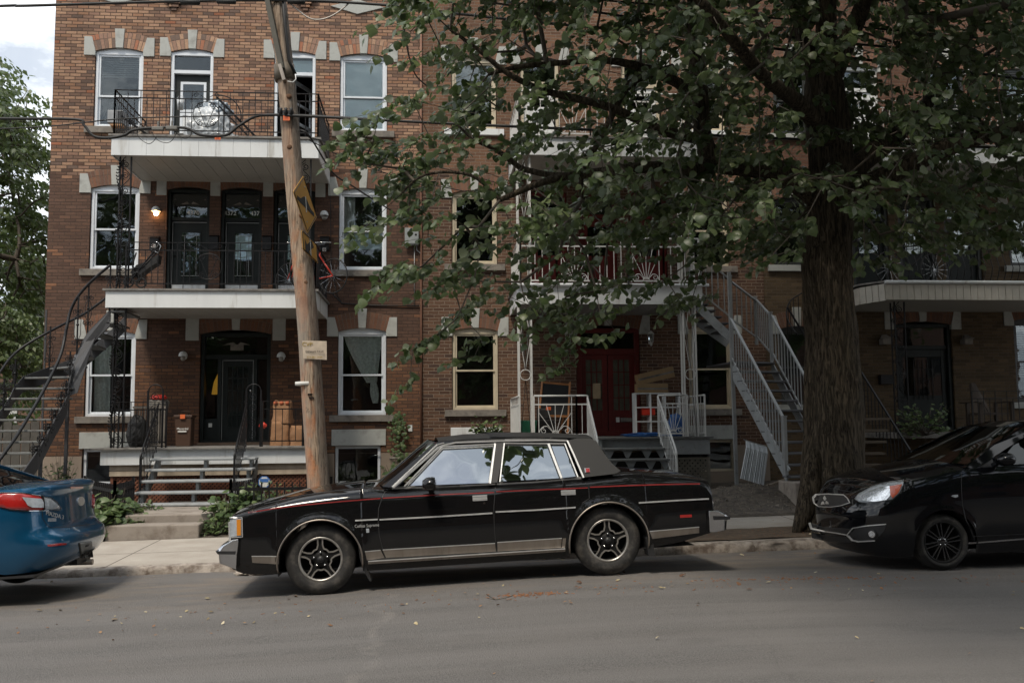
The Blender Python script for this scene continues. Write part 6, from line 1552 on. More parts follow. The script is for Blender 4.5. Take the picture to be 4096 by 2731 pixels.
MB().grid([[hat.L(3.0, VCh+hgh(1.1)*q/8, 1.09) for q in range(-8,9)], [hat.L(2.80, VCh+hgh(1.42)*q/8, 1.45) for q in range(-8,9)]]).build('rear_window', M['cglass2'], hat.root)
for sd in (-1, 1):
    P_ = [(2.5,1.07),(3.0,1.09),(2.78,1.46),(2.5,1.45)]; MB().prism([hat.L(u, VCh+sd*hgh(w), w) for u, w in P_], hat.v*(-.03*sd)).build('rear_pillar', M['blackp2'], hat.root)
b = MB(); b.prism([hat.L(.6,VSh+.12,.95),hat.L(1.0,VSh+.12,1.0),hat.L(1.0,VSh+.12,.8),hat.L(.6,VSh+.12,.8)], hat.v*1.4); b.build('dashboard', M['plastic'], hat.root)
for vv in (VCh-.38, VCh+.38):
    b = MB(); b.prism([hat.L(1.75,vv-.24,.6),hat.L(1.75,vv+.24,.6),hat.L(1.92,vv+.2,1.18),hat.L(1.92,vv-.2,1.18)], hat.u*.1); b.prism([hat.L(1.92,vv-.12,1.18),hat.L(1.92,vv+.12,1.18),hat.L(1.94,vv+.1,1.32),hat.L(1.94,vv-.1,1.32)], hat.u*.06); b.build('seat', M['seat'], hat.root, bevel=.02)
# ================================================================== foliage
def leaf_mat(name, dark, mid, light, under, trans=.36):
    m = bpy.data.materials.new(name); t = NT(m)
    a = t.n('ShaderNodeAttribute', attribute_name='rnd').outputs['Fac']; g = t.n('ShaderNodeNewGeometry')
    c = t.ramp(a, [(0, dark), (.55, mid), (1, light)])
    n = t.noise(t.obj(), 45, 3); c = t.mix(t.ramp(n, [(.35, .0), (.65, .3)]), c, dark)
    cu = t.mix(.75, c, under); cc = t.mix(g.outputs['Backfacing'], c, cu)
    b = t.n('ShaderNodeBsdfPrincipled'); t.l(cc, b.inputs['Base Color']); b.inputs['Roughness'].default_value = .42; b.inputs['Specular IOR Level'].default_value = .55
    tl = t.n('ShaderNodeBsdfTranslucent'); t.l(t.mix(.6, cc, (.10,.16,.03)), tl.inputs[0])
    mx = t.n('ShaderNodeMixShader'); mx.inputs[0].default_value = trans; t.l(b.outputs[0], mx.inputs[1]); t.l(tl.outputs[0], mx.inputs[2])
    t.l(mx.outputs[0], t.n('ShaderNodeOutputMaterial').inputs[0]); return m
M['leaf'] = leaf_mat('linden_leaf', (.034,.054,.021), (.078,.115,.042), (.155,.19,.078), (.20,.23,.155))
M['leaf_far'] = leaf_mat('far_leaf', (.045,.075,.025), (.10,.145,.05), (.17,.21,.08), (.14,.18,.09), .4)
M['leaf_g'] = leaf_mat('garden_leaf', (.05,.085,.03), (.09,.14,.05), (.18,.235,.09), (.14,.18,.10))
def bark_mat():
    m = bpy.data.materials.new('furrowed_bark'); t = NT(m); oc = t.obj()
    v = t.scale(oc, 1, 1, .13); n1 = t.noise(v, 34, 6, .62, .9); n2 = t.noise(oc, 3, 4)
    r = t.ramp(n1, [(.38, 0.), (.56, 1.)]); c = t.mix(r, (.022,.017,.012), (.115,.092,.066)); c = t.mix(t.ramp(n2, [(.4, 0.), (.7, .4)]), c, (.10,.085,.06))
    t.bsdf(c, .95, 0, .2, normal=t.bump(t.math('ADD', r, n1), 1., .022)); return m
M['bark'] = bark_mat(); M['twig'] = mat('twig_bark', (.085,.07,.055), .85, var=.3, vs=20)
HEART = np.array([(0,0,0),(.10,.40,-.02),(.30,.52,-.035),(.62,.40,-.03),(1.0,0,-.10),(.62,-.40,-.03),(.30,-.52,-.035),(.10,-.40,-.02),(.45,0,.05)], float)
HF = [(0,8,1),(1,8,2),(2,8,3),(3,8,4),(4,8,5),(5,8,6),(6,8,7),(7,8,0)]
OVAL = np.array([(0,0,0),(.35,.22,-.01),(1.0,0,-.06),(.35,-.22,-.01)], float); OF = [(0,3,2,1)]
def leaves_mesh(name, pos, tip, nrm, size, m, parent, shape=HEART, faces=HF, rnd=None, width=1.0):
    """numpy batch of individual leaf blades"""
    pos = np.asarray(pos, float); n = len(pos); tip = np.asarray(tip, float); tip /= np.linalg.norm(tip, axis=1)[:,None]+1e-9
    nrm = np.asarray(nrm, float); nrm -= tip*(nrm*tip).sum(1)[:,None]; nrm /= np.linalg.norm(nrm, axis=1)[:,None]+1e-9
    sd = np.cross(nrm, tip); k = len(shape); size = np.asarray(size, float)
    P = pos[:,None,:] + size[:,None,None]*(shape[None,:,0,None]*tip[:,None,:] + width*shape[None,:,1,None]*sd[:,None,:] + shape[None,:,2,None]*nrm[:,None,:]*1.6)
    verts = P.reshape(-1,3); F = np.array(faces); fl = F.shape[1]
    fc = (F[None,:,:]+(np.arange(n)*k)[:,None,None]).reshape(-1, fl)
    me = bpy.data.meshes.new(name); me.vertices.add(len(verts)); me.vertices.foreach_set('co', verts.ravel())
    me.loops.add(fc.size); me.loops.foreach_set('vertex_index', fc.ravel().astype(np.int32))
    me.polygons.add(len(fc)); me.polygons.foreach_set('loop_start', np.arange(0, fc.size, fl, dtype=np.int32))
    me.update(calc_edges=True); me.validate()
    at = me.attributes.new('rnd', 'FLOAT', 'FACE'); r = RNG.random(n) if rnd is None else rnd; at.data.foreach_set('value', np.repeat(r, len(faces)).astype(np.float32))
    me.materials.append(m); o = bpy.data.objects.new(name, me); COL.objects.link(o)
    if parent is not None: par(o, parent)
    return o
def branch_net(seed_nodes, anchors, droop=0, kink=.12):
    """every anchor grows back to its nearest node nearer the trunk; returns polylines with radii"""
    nodes = [np.array(p) for p, _, _ in seed_nodes]; lvl = [d for _, d, _ in seed_nodes]; parent = [-2]*len(nodes); cnt = [0]*len(nodes)
    an = sorted(anchors, key=lambda q: min(np.linalg.norm(np.array(q)-n) for n in nodes[:len(seed_nodes)]))
    A_ = np.array(nodes); links = []
    for q in an:
        q = np.array(q); d = np.linalg.norm(A_-q, axis=1) + .0*np.array(lvl)
        i = int(np.argmin(d + .25*np.array(lvl))); 
        # insert bent mid nodes
        p = A_[i]; L = np.linalg.norm(q-p); steps = max(1, int(L/.35)); prev = i
        for s in range(1, steps+1):
            f = s/steps; c = p+(q-p)*f; c = c + RNG.normal(0, kink*.25*min(1,L), 3)*(0 if s == steps else 1) + np.array((0,0,.10*L*math.sin(math.pi*f)))
            nodes.append(c); lvl.append(lvl[prev]+L/steps*.5); parent.append(prev); cnt.append(0); prev = len(nodes)-1
        k = prev
        while k >= 0 and parent[k] != -2: cnt[k] += 1; k = parent[k]
        A_ = np.array(nodes)
    return nodes, parent, cnt
def add_net(b, nodes, parent, cnt, r0=.0045, cap=.09, n=5):
    for i, p in enumerate(parent):
        if p == -2: continue
        ra = min(cap, r0*max(1, cnt[i])**.5); pp = nodes[p]; rb = min(cap, r0*max(1, cnt[p] if parent[p] != -2 else cnt[i])**.5)
        a, c = V(nodes[i]), V(pp); d = c-a
        if d.length < 1e-4: continue
        d.normalize(); s = d.orthogonal().normalized(); t_ = d.cross(s); k = n if ra > .012 else 3; vs = []
        for q, r in ((a, ra), (c, min(rb, ra*1.5))):
            for j in range(k): an = 2*math.pi*j/k; vs.append(q+(s*math.cos(an)+t_*math.sin(an))*r)
        b.add(vs, [(j, (j+1)%k, k+(j+1)%k, k+j) for j in range(k)], k > 3, rnd=.5)
def spray(c, out, n, size, spread, LV):
    """one leafy twig: alternate leaves along a drooping shoot ending at c"""
    out = V(out).normalized(); L = spread*random.uniform(.7, 1.25); pts = []
    for k in range(n):
        f = (k+.3)/n; p = V(c) + out*L*(f-.3) + V((0,0,-.22*L*f*f)); sd = out.cross(V((0,0,1))); sd = sd.normalized() if sd.length > .1 else V((1,0,0)); s = 1 if k % 2 else -1
        p += sd*s*random.uniform(.01,.05) + V((random.gauss(0,.03), random.gauss(0,.03), random.gauss(0,.03)))
        tip = out*random.uniform(.2,.8) + sd*s*random.uniform(.4,1.0) + V((0,0,-random.uniform(.25,1.1))) + V((random.gauss(0,.25),random.gauss(0,.25),random.gauss(0,.25)))
        nr = V((random.gauss(0,.45), random.gauss(-.15,.45), 1)) if random.random() < .8 else V((random.gauss(0,1), random.gauss(0,1), random.gauss(0,.4)))
        LV.append((tuple(p), tuple(tip), tuple(nr), size*random.uniform(.62,1.18)))
    return [V(c)+out*L*(-.3), V(c)+out*L*.2+V((0,0,-.03*L)), V(c)+out*L*.75+V((0,0,-.14*L))]
# ------------------------------------------------------------------ the big street linden
tree = empty('linden_tree', (5.33, 12.3, .15), 'big linden tree with furrowed trunk between the kerb strip and the steel stair', 'tree')
TY = 12.35
tk = [(3322,2110,.46),(3324,2060,.425),(3330,1960,.40),(3338,1800,.395),(3336,1600,.365),(3332,1400,.325),(3318,1200,.325),(3315,1080,.335),(3322,950,.29),(3322,760,.285),(3322,640,.27),(3310,520,.26),(3294,400,.265),(3290,300,.23)]
tp = [(atY(x, y, TY), r) for x, y, r in tk]; tp[0] = (V((tp[0][0].x, TY, .0)), .52)
def trunk_tube(pts, m, name, lumps=.035, nseg=36, parent=None):
    pts2 = [];  
    P_ = smooth([p for p, r in pts], 5); R2 = [sinterp([(i*5, r) for i, (p, r) in enumerate(pts)], k) for k in range(len(P_))]
    rows = []
    for k, (p, r) in enumerate(zip(P_, R2)):
        t_ = (P_[min(k+1,len(P_)-1)]-P_[max(k-1,0)]).normalized(); s = t_.cross(V((0,1,0))).normalized() if abs(t_.y) < .95 else V((1,0,0)); q = s.cross(t_)
        row = []
        for j in range(nseg):
            a = 2*math.pi*j/nseg; d = s*math.cos(a)+q*math.sin(a)
            fl = noise.fractal(p*.9+d*1.1, 1, 2, 3)*lumps*1.6*r/.3 + noise.fractal(V((d.x*3, d.y*3, p.z*.25)), 1, 2, 3)*lumps*r/.3
            row.append(p+d*(r+fl))
        rows.append(row)
    b = MB().grid(rows, True, True); return b.build(name, m, parent, fix=True)
trunk = trunk_tube(tp, M['bark'], 'trunk', parent=tree)
# root flare buttresses
fl = MB()
for a, L in ((R_(205), .62), (R_(262), .40), (R_(340), .45)):
    p0 = V((5.33,TY,.75)); p1 = p0+V((math.cos(a)*L, math.sin(a)*L*.8, -.62)); fl.tube(smooth([p0+V((math.cos(a)*.2,math.sin(a)*.2,.5)), p0+V((math.cos(a)*.34,math.sin(a)*.28,-.15)), p1]), [.10,.12,.14,.15,.15,.13,.10,.07,.04], 10)
fl.build('root_flare', M['bark'], tree)
def limb(pix, name='limb'):
    pts = [(atY(x, y, d), r) for x, y, d, r in pix]; return trunk_tube(pts, M['bark'], name, .012, 14, tree), pts
LB = [
 [(3270,790,12.3,.17),(3160,712,12.2,.15),(3020,668,12.1,.145),(2870,645,12.0,.14),(2815,560,12.0,.12),(2800,380,12.0,.11),(2780,180,12.1,.10),(2770,-120,12.2,.085),(2750,-500,12.4,.05)],
 [(2870,645,12.0,.10),(2740,690,11.8,.085),(2600,670,11.5,.075),(2400,690,11.2,.06),(2200,720,10.9,.045),(2000,800,10.6,.03)],
 [(2815,560,12,.08),(2640,520,11.4,.06),(2440,430,11.0,.05),(2200,370,10.7,.04),(2040,300,10.4,.032),(1900,190,10.2,.022),(1800,120,10.1,.014)],
 [(2800,380,12,.08),(2620,290,11.7,.065),(2443,244,11.4,.045),(2250,252,11.2,.036),(2074,268,11,.03),(1955,298,10.9,.02)],
 [(3300,330,12.35,.20),(3305,180,12.3,.15),(3303,0,12.2,.14),(3290,-300,12.2,.12),(3270,-700,12.2,.08),(3260,-1000,12.2,.04)],
 [(3285,330,12.35,.19),(3230,190,12.6,.13),(3190,40,12.9,.11),(3120,-250,13.3,.09),(3000,-600,13.8,.05)],
 [(3310,320,12.35,.19),(3390,160,12.1,.13),(3450,20,11.8,.11),(3520,-260,11.4,.09),(3600,-600,11,.05)],
 [(3350,720,12.3,.19),(3460,640,12.5,.15),(3560,560,12.7,.14),(3650,480,12.9,.12),(3720,400,13,.10),(3820,250,13.2,.08),(3950,0,13.5,.06)],
 [(3370,800,12.3,.18),(3520,720,12.1,.15),(3680,640,11.9,.13),(3850,570,11.6,.11),(4050,520,11.3,.09),(4300,470,11,.07)],
 [(3320,560,12.2,.14),(3200,420,11.4,.10),(3050,300,10.6,.08),(2850,60,9.8,.06),(2600,-200,9.4,.045),(2300,-350,9.2,.03)],
 [(2080,672,11.4,.035),(1985,600,11.3,.03),(1895,558,11.2,.022),(1830,500,11.2,.012)],
 [(2600,670,11.5,.05),(2350,700,11.3,.045),(2200,700,11.4,.04),(2080,672,11.4,.034)],
 [(2690,270,11.8,.05),(2520,340,11.6,.05),(2430,500,11.4,.04),(2330,700,11.3,.03),(2330,800,11.2,.02)],
 [(2000,800,10.6,.02),(1880,700,10.5,.02),(1700,700,10.5,.014),(1600,780,10.6,.01)],
]
seeds = []
for pix in LB:
    o_, pts = limb(pix)
    P_ = smooth([p for p, r in pts], 3)
    for i, p in enumerate(P_): seeds.append((tuple(p), max(0, (p-V((5.3,12.35,p.z))).length*.5), 0))
REG = [(1560,-80),(1545,60),(1640,220),(1700,330),(1560,395),(1395,430),(1350,500),(1370,600),(1370,660),(1500,700),(1480,780),(1360,930),(1420,950),(1560,880),(1600,960),(1440,1085),(1560,1120),(1620,1260),(1640,1300),(1760,1240),(1740,1380),(1640,1440),(1615,1530),(1740,1500),(1850,1380),(1990,1330),(2100,1290),(2200,1250),(2250,1330),(2280,1440),(2330,1380),(2340,1300),(2500,1200),(2650,1230),(2750,1250),(2860,1190),(2900,1060),(2960,1000),(3100,1010),(3200,960),(3330,950),(3420,1070),(3560,1070),(3650,960),(3800,1000),(4100,960),(4500,900),(4700,200),(4500,-700),(3900,-1250),(3100,-1450),(2300,-1150),(1800,-600)]
def in_poly(x, y, P_):
    c = False; n = len(P_)
    for i in range(n):
        a, b = P_[i], P_[i-1]
        if (a[1] > y) != (b[1] > y) and x < (b[0]-a[0])*(y-a[1])/(b[1]-a[1])+a[0]: c = not c
    return c
def dens(x, y):
    if y < -60: return .85
    d = interp([(1350,.34),(1700,.34),(2000,.42),(2300,.60),(2700,.85),(4100,.9)], x)
    if x < 2300: d *= .35+1.5*max(0, noise.noise(V((x/190, y/150, 2.3)))+.25)
    else: d *= .6+.9*max(0, noise.noise(V((x/170, y/140, 7.1)))+.35)
    if y > 950: d *= interp([(950,.95),(1250,.6),(1500,.5)], y) if x < 2900 else .45
    if x > 2900 and 950 < y: d *= .5
    if 1680 < x < 2350 and 80 < y < 330: d *= .75
    if 2080 < x < 2800 and 930 < y < 1200: d *= .42
    if 3040 < x < 3260 and 250 < y < 640: d *= .6
    return d
anc, LV = [], []
random.seed(21)
while len(anc) < 2800:
    x = random.uniform(1330, 4650); y = random.uniform(-1400, 1540)
    if not in_poly(x, y, REG) or random.random() > dens(x, y)*1.0: continue
    # the crown is a dome round the trunk: outer parts have less depth
    q = (x-3330)/1900; half = 3.6*math.sqrt(max(.06, 1-q*q)) if y > -200 else 3.2; Yc = interp([(1350,10.8),(3300,12.4),(4600,12.0)], x)
    Yd = Yc + random.triangular(-1, 1, .15)*half
    if y > 900: Yd = Yc+random.uniform(-.9, 1.2)
    if abs(x-3330) < 170 and y > 250: Yd = max(Yd, 12.9) if random.random() < .75 else min(Yd, 11.7)
    p = atY(x+(interp([(1350,85),(1900,30),(2300,0)], x)), y, max(8.4, Yd))
    if p.z < 2.6: continue
    if p.z > 4 and p.y > 16.9: continue
    anc.append((p, x, y))
# hand placed low tips of the boughs
for x, y, d in ((1500,480,10.6),(1440,520,10.6),(1600,420,10.7),(1400,600,10.8),(1460,560,10.7),(1440,930,10.9),(1520,1110,10.9),(1590,1090,10.9),(1660,1090,10.9),(1650,1400,11),(1700,1370,11),(1640,1520,11),(1750,1340,11),(1830,1270,11),(1580,60,9.4),(1640,130,9.4),(1700,60,9.3),(1760,180,9.5),(2260,1450,11.2),(2280,1400,11.2),(2460,1320,11.2),(1900,1420,11.3),(2140,1300,11.2),(3080,1030,10.5),(3170,1000,10.4),(3560,1040,10.6),(3460,1000,10.6),(3740,980,10.8),(3850,880,10.9),(2790,780,10.2),(2850,760,10.2),(3220,880,10.3),(3270,140,9.6),(3330,110,9.6),(3560,230,9.4),(3900,320,9.6)):
    anc.append((atY(x, y, d), x, y))
k = 0
while k < 680:      # unseen crown added over the road, to shade the right and mirror in car glass
    p = V((random.uniform(1.5,15), random.uniform(1.0,9), random.uniform(6.4,12)))
    if proj(p)[1] > -90 or ((p.x-6.5)/8.5)**2+((p.y-9)/9)**2+((p.z-9)/4.5)**2 > 1 or noise.noise(p*.5) < -.05: continue
    anc.append((p, 3000, -500)); k += 1
twigs = MB(); NN = branch_net(seeds, [tuple(a[0]) for a in anc]); add_net(twigs, *NN, r0=.0042)
for p, x, y in anc:
    out = V((p.x-5.3, (p.y-12.35)*1.2, 0)); out = out.normalized() if out.length > .2 else V((random.gauss(0,1),random.gauss(0,1),0)); out += V((random.gauss(0,.35),random.gauss(0,.35),-.35+random.gauss(0,.2)))
    n = 18 if y > -60 else 11
    path = spray(p, out, n, .106 if y > -60 else .16 if y > -499 else .27, .55 if y != -500 else .8, LV); twigs.tube(path, .0028, 3, cap=False)
LVa = LV; pos = [l[0] for l in LVa]
leaves_mesh('crown', pos, [l[1] for l in LVa], [l[2] for l in LVa], [l[3] for l in LVa], M['leaf'], tree)
# hanging bare shoots
for x0, y0, x1, y1, d in ((3030,60,3038,760,10.8),(3038,760,3110,930,10.7),(3110,930,3150,965,10.7),(3660,640,3620,830,10.8),(3620,830,3600,930,10.8),(3620,840,3800,880,10.7),(3540,20,3560,230,10.2),(2880,300,2870,720,10.6),(3700,330,3760,130,10.6),(3560,540,3700,430,10.6),(3560,20,3640,120,10.6)):
    a, c = atY(x0,y0,d), atY(x1,y1,d); mdl = a.lerp(c,.5)+V((random.gauss(0,.05),random.gauss(0,.05),random.gauss(0,.03))); twigs.tube(smooth([a,mdl,c]), .008, 5)
twigs.build('branches', M['twig'], tree, fix=False)
# ------------------------------------------------------------------ trees beyond the gable, left
def dome_tree(name, c, rx, rz, zc, n, size, label, trunk_r=.16, seed=1, lean=0, grp='trees beyond the brick gable'):
    random.seed(seed); root = empty(name, (c[0], c[1], 0), label, 'tree', grp); LV = []; an = []
    base = V((c[0], c[1], 0)); top = V((c[0]+lean, c[1], zc+rz*.6))
    pts = [(base.lerp(top, k/5)+V((random.gauss(0,.1),random.gauss(0,.1),0)), trunk_r*(1.15-.17*k)) for k in range(6)]
    trunk_tube(pts, M['bark'], 'trunk', .02, 10, root); sd_ = [(tuple(p), 0, 0) for p, r in pts[2:]]
    while len(an) < n:
        v = V((random.gauss(0,1),random.gauss(0,1),random.gauss(0,1))).normalized()*random.uniform(.35,1)**.5
        p = V((c[0]+lean*.7+v.x*rx, c[1]+v.y*rx, zc+v.z*rz))
        if noise.noise(p*.55+V((seed,0,0))) < -.08 or p.z < .6: continue
        an.append(p)
    b = MB(); N_ = branch_net(sd_, [tuple(p) for p in an]); add_net(b, *N_, r0=.008); b.build('branches', M['twig'], root, fix=False)
    for p in an: spray(p, V((p.x-c[0], p.y-c[1], random.gauss(0,.3))), 16, size, .85, LV)
    leaves_mesh('crown', [l[0] for l in LV], [l[1] for l in LV], [l[2] for l in LV], [l[3] for l in LV], M['leaf_far'], root, shape=OVAL, faces=OF, width=1.3)
dome_tree('shade_tree', (-11.9,24.5), 2.3, 4.8, 6.8, 900, .19, 'green tree close behind the left corner of the brick gable', seed=3)
dome_tree('shade_tree', (-14.2,28.5), 3.2, 5.2, 8.0, 1000, .22, 'tallest leafy tree at the left edge of the photograph under the clouds', seed=5)
dome_tree('shade_tree', (-17.5,36), 4.6, 4.6, 5.0, 800, .30, 'broad low tree farthest behind the gable at left', seed=8)
dome_tree('shade_tree', (-10.6,22.6), 1.5, 2.0, 3.0, 420, .14, 'small young tree behind the curved outside stair', trunk_r=.07, seed=9)
# ------------------------------------------------------------------ garden plants, ivy, shrubs
def plant(name, px, py, Yd, r, h, n, size, label, group=None, heart=True, seed=0, cat='plant', flat=False, spread=1.0):
    random.seed(seed+int(px)); r *= 1.25; h *= 1.2; n = int(n*1.7); b0 = atY(px, py, Yd); zg = side_z(b0.x, Yd); c = V((b0.x, Yd, zg-.02)); root = empty(name, c, label, cat, group); LV = []; b = MB()
    for k in range(n):
        a = random.uniform(0, 6.28); rr = r*random.random()**.6; tp_ = c+V((math.cos(a)*rr*spread, math.sin(a)*rr*.8, h*random.uniform(.35,1)*(1-.5*(rr/r)**2)))
        b.tube([c+V((math.cos(a)*rr*.25, math.sin(a)*rr*.2, 0)), c.lerp(tp_, .55)+V((0,0,h*.08)), tp_], .004, 3, cap=False)
        for q in range(5):
            f = random.uniform(.35,1.); p = c.lerp(tp_, f)+V((random.gauss(0,.03),random.gauss(0,.03),.02)); LV.append((tuple(p), (random.gauss(0,1),random.gauss(-.3,1),-random.uniform(.1,.7)), (random.gauss(0,.4),random.gauss(-.3,.4),1), size*random.uniform(.6,1.2)))
    b.build('stems', M['twig'], root, fix=False)
    leaves_mesh('leaves', [l[0] for l in LV], [l[1] for l in LV], [l[2] for l in LV], [l[3] for l in LV], M['leaf_g'], root, shape=HEART if heart else OVAL, faces=HF if heart else OF, width=1 if heart else 1.2)
GP = 'plants in the front gardens'
for i, (px, py, Yd, r, h, n, s, hrt, lb) in enumerate([
 (400,2080,14.35,.42,.62,60,.13,True,'broad leaved bush spilling over the left side of the concrete steps'),
 (470,2040,14.75,.35,.60,45,.12,True,'leafy plant between the concrete steps and the low iron fence'),
 (545,2060,14.5,.22,.35,26,.10,True,'small creeping plant touching the left end of the concrete steps'),
 (395,2120,14.1,.18,.25,24,.07,True,'low tuft of leaves at the pavement edge behind the blue saloon'),
 (860,2100,14.25,.26,.30,36,.07,False,'grassy tuft at the right end of the concrete steps'),
 (905,2060,14.5,.36,.58,50,.11,True,'bushy plant in front of the low iron fence beside the sedan nose'),
 (1010,2050,14.9,.40,.66,50,.10,True,'pale green bush between fence and porch left of the wooden pole'),
 (1120,2050,15.1,.42,.62,50,.10,False,'feathery bush right behind the fence next to the wooden pole'),
 (1450,2010,16.2,.40,.55,34,.12,True,'plant growing in front of the basement window'),
 (1600,1990,16.6,.42,.85,46,.13,True,'big leaved vine bush below the copper pipe, behind the sedan windscreen'),
 (240,2010,17.2,.30,1.0,46,.10,False,'tall weedy shrub against the beige foundation behind the blue saloon'),
 (210,2050,16.6,.30,.5,30,.10,False,'low weed at the foot of the curved stair'),
 (600,2020,15.3,.3,.4,24,.09,False,'fern like plant under the left porch lattice'),
]): plant('garden_plant', px, py, Yd, r, h, n, s, lb, GP, hrt, seed=i)
def wall_plant(name, pts, n, size, label, m='leaf_g'):
    random.seed(5); root = empty(name, pts[0], label, 'plant'); LV = []; b = MB().tube(smooth([V(p) for p in pts]), .008, 4)
    P_ = smooth([V(p) for p in pts], 6)
    for k in range(n):
        p = random.choice(P_)+V((random.gauss(0,.09),-.04-random.random()*.06,random.gauss(0,.05))); LV.append((tuple(p), (random.gauss(0,.6),-.3,-1), (random.gauss(0,.3),-1,.3), size*random.uniform(.6,1.2)))
    b.build('stem', M['twig'], root); leaves_mesh('leaves', [l[0] for l in LV], [l[1] for l in LV], [l[2] for l in LV], [l[3] for l in LV], M[m], root)
wall_plant('ivy', [atY(1600,1860,19.25), atY(1597,1780,19.25), atY(1590,1720,19.25), atY(1603,1660,19.25)], 150, .07, 'climbing ivy on the brick wall beside the basement window')
c = atY(1960,1760,18.2); root = empty('potted_shrub', (c.x,c.y,.5), 'young leafy shrub in front of the white basement lintel', 'plant'); LV = []; b = MB(); random.seed(31)
for k in range(26):
    a = random.uniform(0,6.28); tp_ = c+V((math.cos(a)*.28-.05, math.sin(a)*.2, random.uniform(.1,.42))); b.tube([V((c.x,c.y,.5)), c+V((0,0,-.05)), tp_], .006, 4, cap=False)
    for q in range(5): LV.append((tuple(c.lerp(tp_, random.uniform(.4,1.05))+V((random.gauss(0,.03),0,random.gauss(0,.03)))), (random.gauss(0,1),random.gauss(0,1),-.3), (random.gauss(0,.4),random.gauss(-.4,.4),1), .10*random.uniform(.6,1.1)))
b.build('stems', M['twig'], root, fix=False); leaves_mesh('leaves', [l[0] for l in LV], [l[1] for l in LV], [l[2] for l in LV], [l[3] for l in LV], M['leaf_g'], root)
c = atY(3700,1700,17.2); root = empty('potted_shrub', (c.x,c.y,1.0), 'dark dense bush in front of the shaded entrance at right', 'plant'); LV = []; b = MB(); random.seed(33)
for k in range(60):
    a = random.uniform(0,6.28); tp_ = c+V((math.cos(a)*.5, math.sin(a)*.4, random.uniform(-.25,.42))); b.tube([V((c.x,c.y,.9)), c+V((0,0,-.2)), tp_], .006, 3, cap=False)
    for q in range(6): LV.append((tuple(c.lerp(tp_, random.uniform(.3,1.05))), (random.gauss(0,1),random.gauss(0,1),-.3), (random.gauss(0,.4),random.gauss(-.4,.4),1), .08*random.uniform(.6,1.1)))
b.build('stems', M['twig'], root, fix=False); leaves_mesh('leaves', [l[0] for l in LV], [l[1] for l in LV], [l[2] for l in LV], [l[3] for l in LV], M['leaf_g'], root)

for i, (x, y, h) in enumerate(((-13,-9,10),(-3.5,-9.4,10.6),(6.5,-8.8,10),(16,-9.4,10.4))):
    dome_tree('shade_tree', (x,y), 4.8, 6.6, h, 760, .40, 'leafy street tree on the opposite pavement behind the viewer', seed=20+i, grp='trees on the opposite pavement')
dome_tree('shade_tree', (14.2,11.9), 5.0, 4.2, 8.6, 900, .17, 'added street tree shading the right hand house, crown in the upper right corner', seed=40, grp=None)  # tree added to darken the right hand house, trunk out of view
# ================================================================== wooden utility pole, its fittings, signs and wires
PY = 14.5
pole = empty('utility_pole', (atY(1275,1990,PY).x, PY, .15), 'leaning rough wooden utility pole standing between the fence and the sedan bonnet', 'utility pole')
def wood_pole_mat():
    m = bpy.data.materials.new('weathered_pole_wood'); t = NT(m); oc = t.obj()
    v = t.scale(oc, 1, 1, .06); n = t.noise(v, 44, 7, .7, .6); n2 = t.noise(t.scale(oc,1,1,.4), 3.2, 5, .65); n3 = t.noise(t.scale(oc,1,1,.6), 7.5, 5, .7)
    c = t.mix(t.ramp(n, [(.36, 0.), (.62, 1.)]), (.10,.07,.05), (.44,.34,.25))
    sp = t.n('ShaderNodeSeparateXYZ'); t.l(oc, sp.inputs[0])
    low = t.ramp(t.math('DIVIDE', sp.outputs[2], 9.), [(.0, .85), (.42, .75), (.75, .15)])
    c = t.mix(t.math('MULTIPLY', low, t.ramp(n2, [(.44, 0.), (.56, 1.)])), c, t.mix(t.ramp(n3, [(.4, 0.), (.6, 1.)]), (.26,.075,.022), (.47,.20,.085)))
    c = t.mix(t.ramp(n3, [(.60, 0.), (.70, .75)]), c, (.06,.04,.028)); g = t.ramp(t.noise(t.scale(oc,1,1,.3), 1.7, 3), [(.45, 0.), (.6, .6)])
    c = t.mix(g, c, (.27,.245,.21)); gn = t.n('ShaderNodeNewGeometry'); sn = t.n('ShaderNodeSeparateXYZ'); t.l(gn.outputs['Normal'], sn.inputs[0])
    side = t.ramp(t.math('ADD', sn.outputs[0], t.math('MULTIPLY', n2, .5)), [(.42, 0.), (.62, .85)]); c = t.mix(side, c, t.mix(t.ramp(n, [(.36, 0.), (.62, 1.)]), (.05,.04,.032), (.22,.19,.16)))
    t.bsdf(c, .85, 0, .2, normal=t.bump(n, 1., .012)); return m
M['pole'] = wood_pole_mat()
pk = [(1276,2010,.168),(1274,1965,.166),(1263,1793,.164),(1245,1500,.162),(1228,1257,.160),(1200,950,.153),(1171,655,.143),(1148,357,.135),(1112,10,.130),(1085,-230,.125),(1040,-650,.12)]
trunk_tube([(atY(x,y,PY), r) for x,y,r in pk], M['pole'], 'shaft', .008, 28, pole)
def pp_(px, py, d=0): return atY(px, py, PY+d)
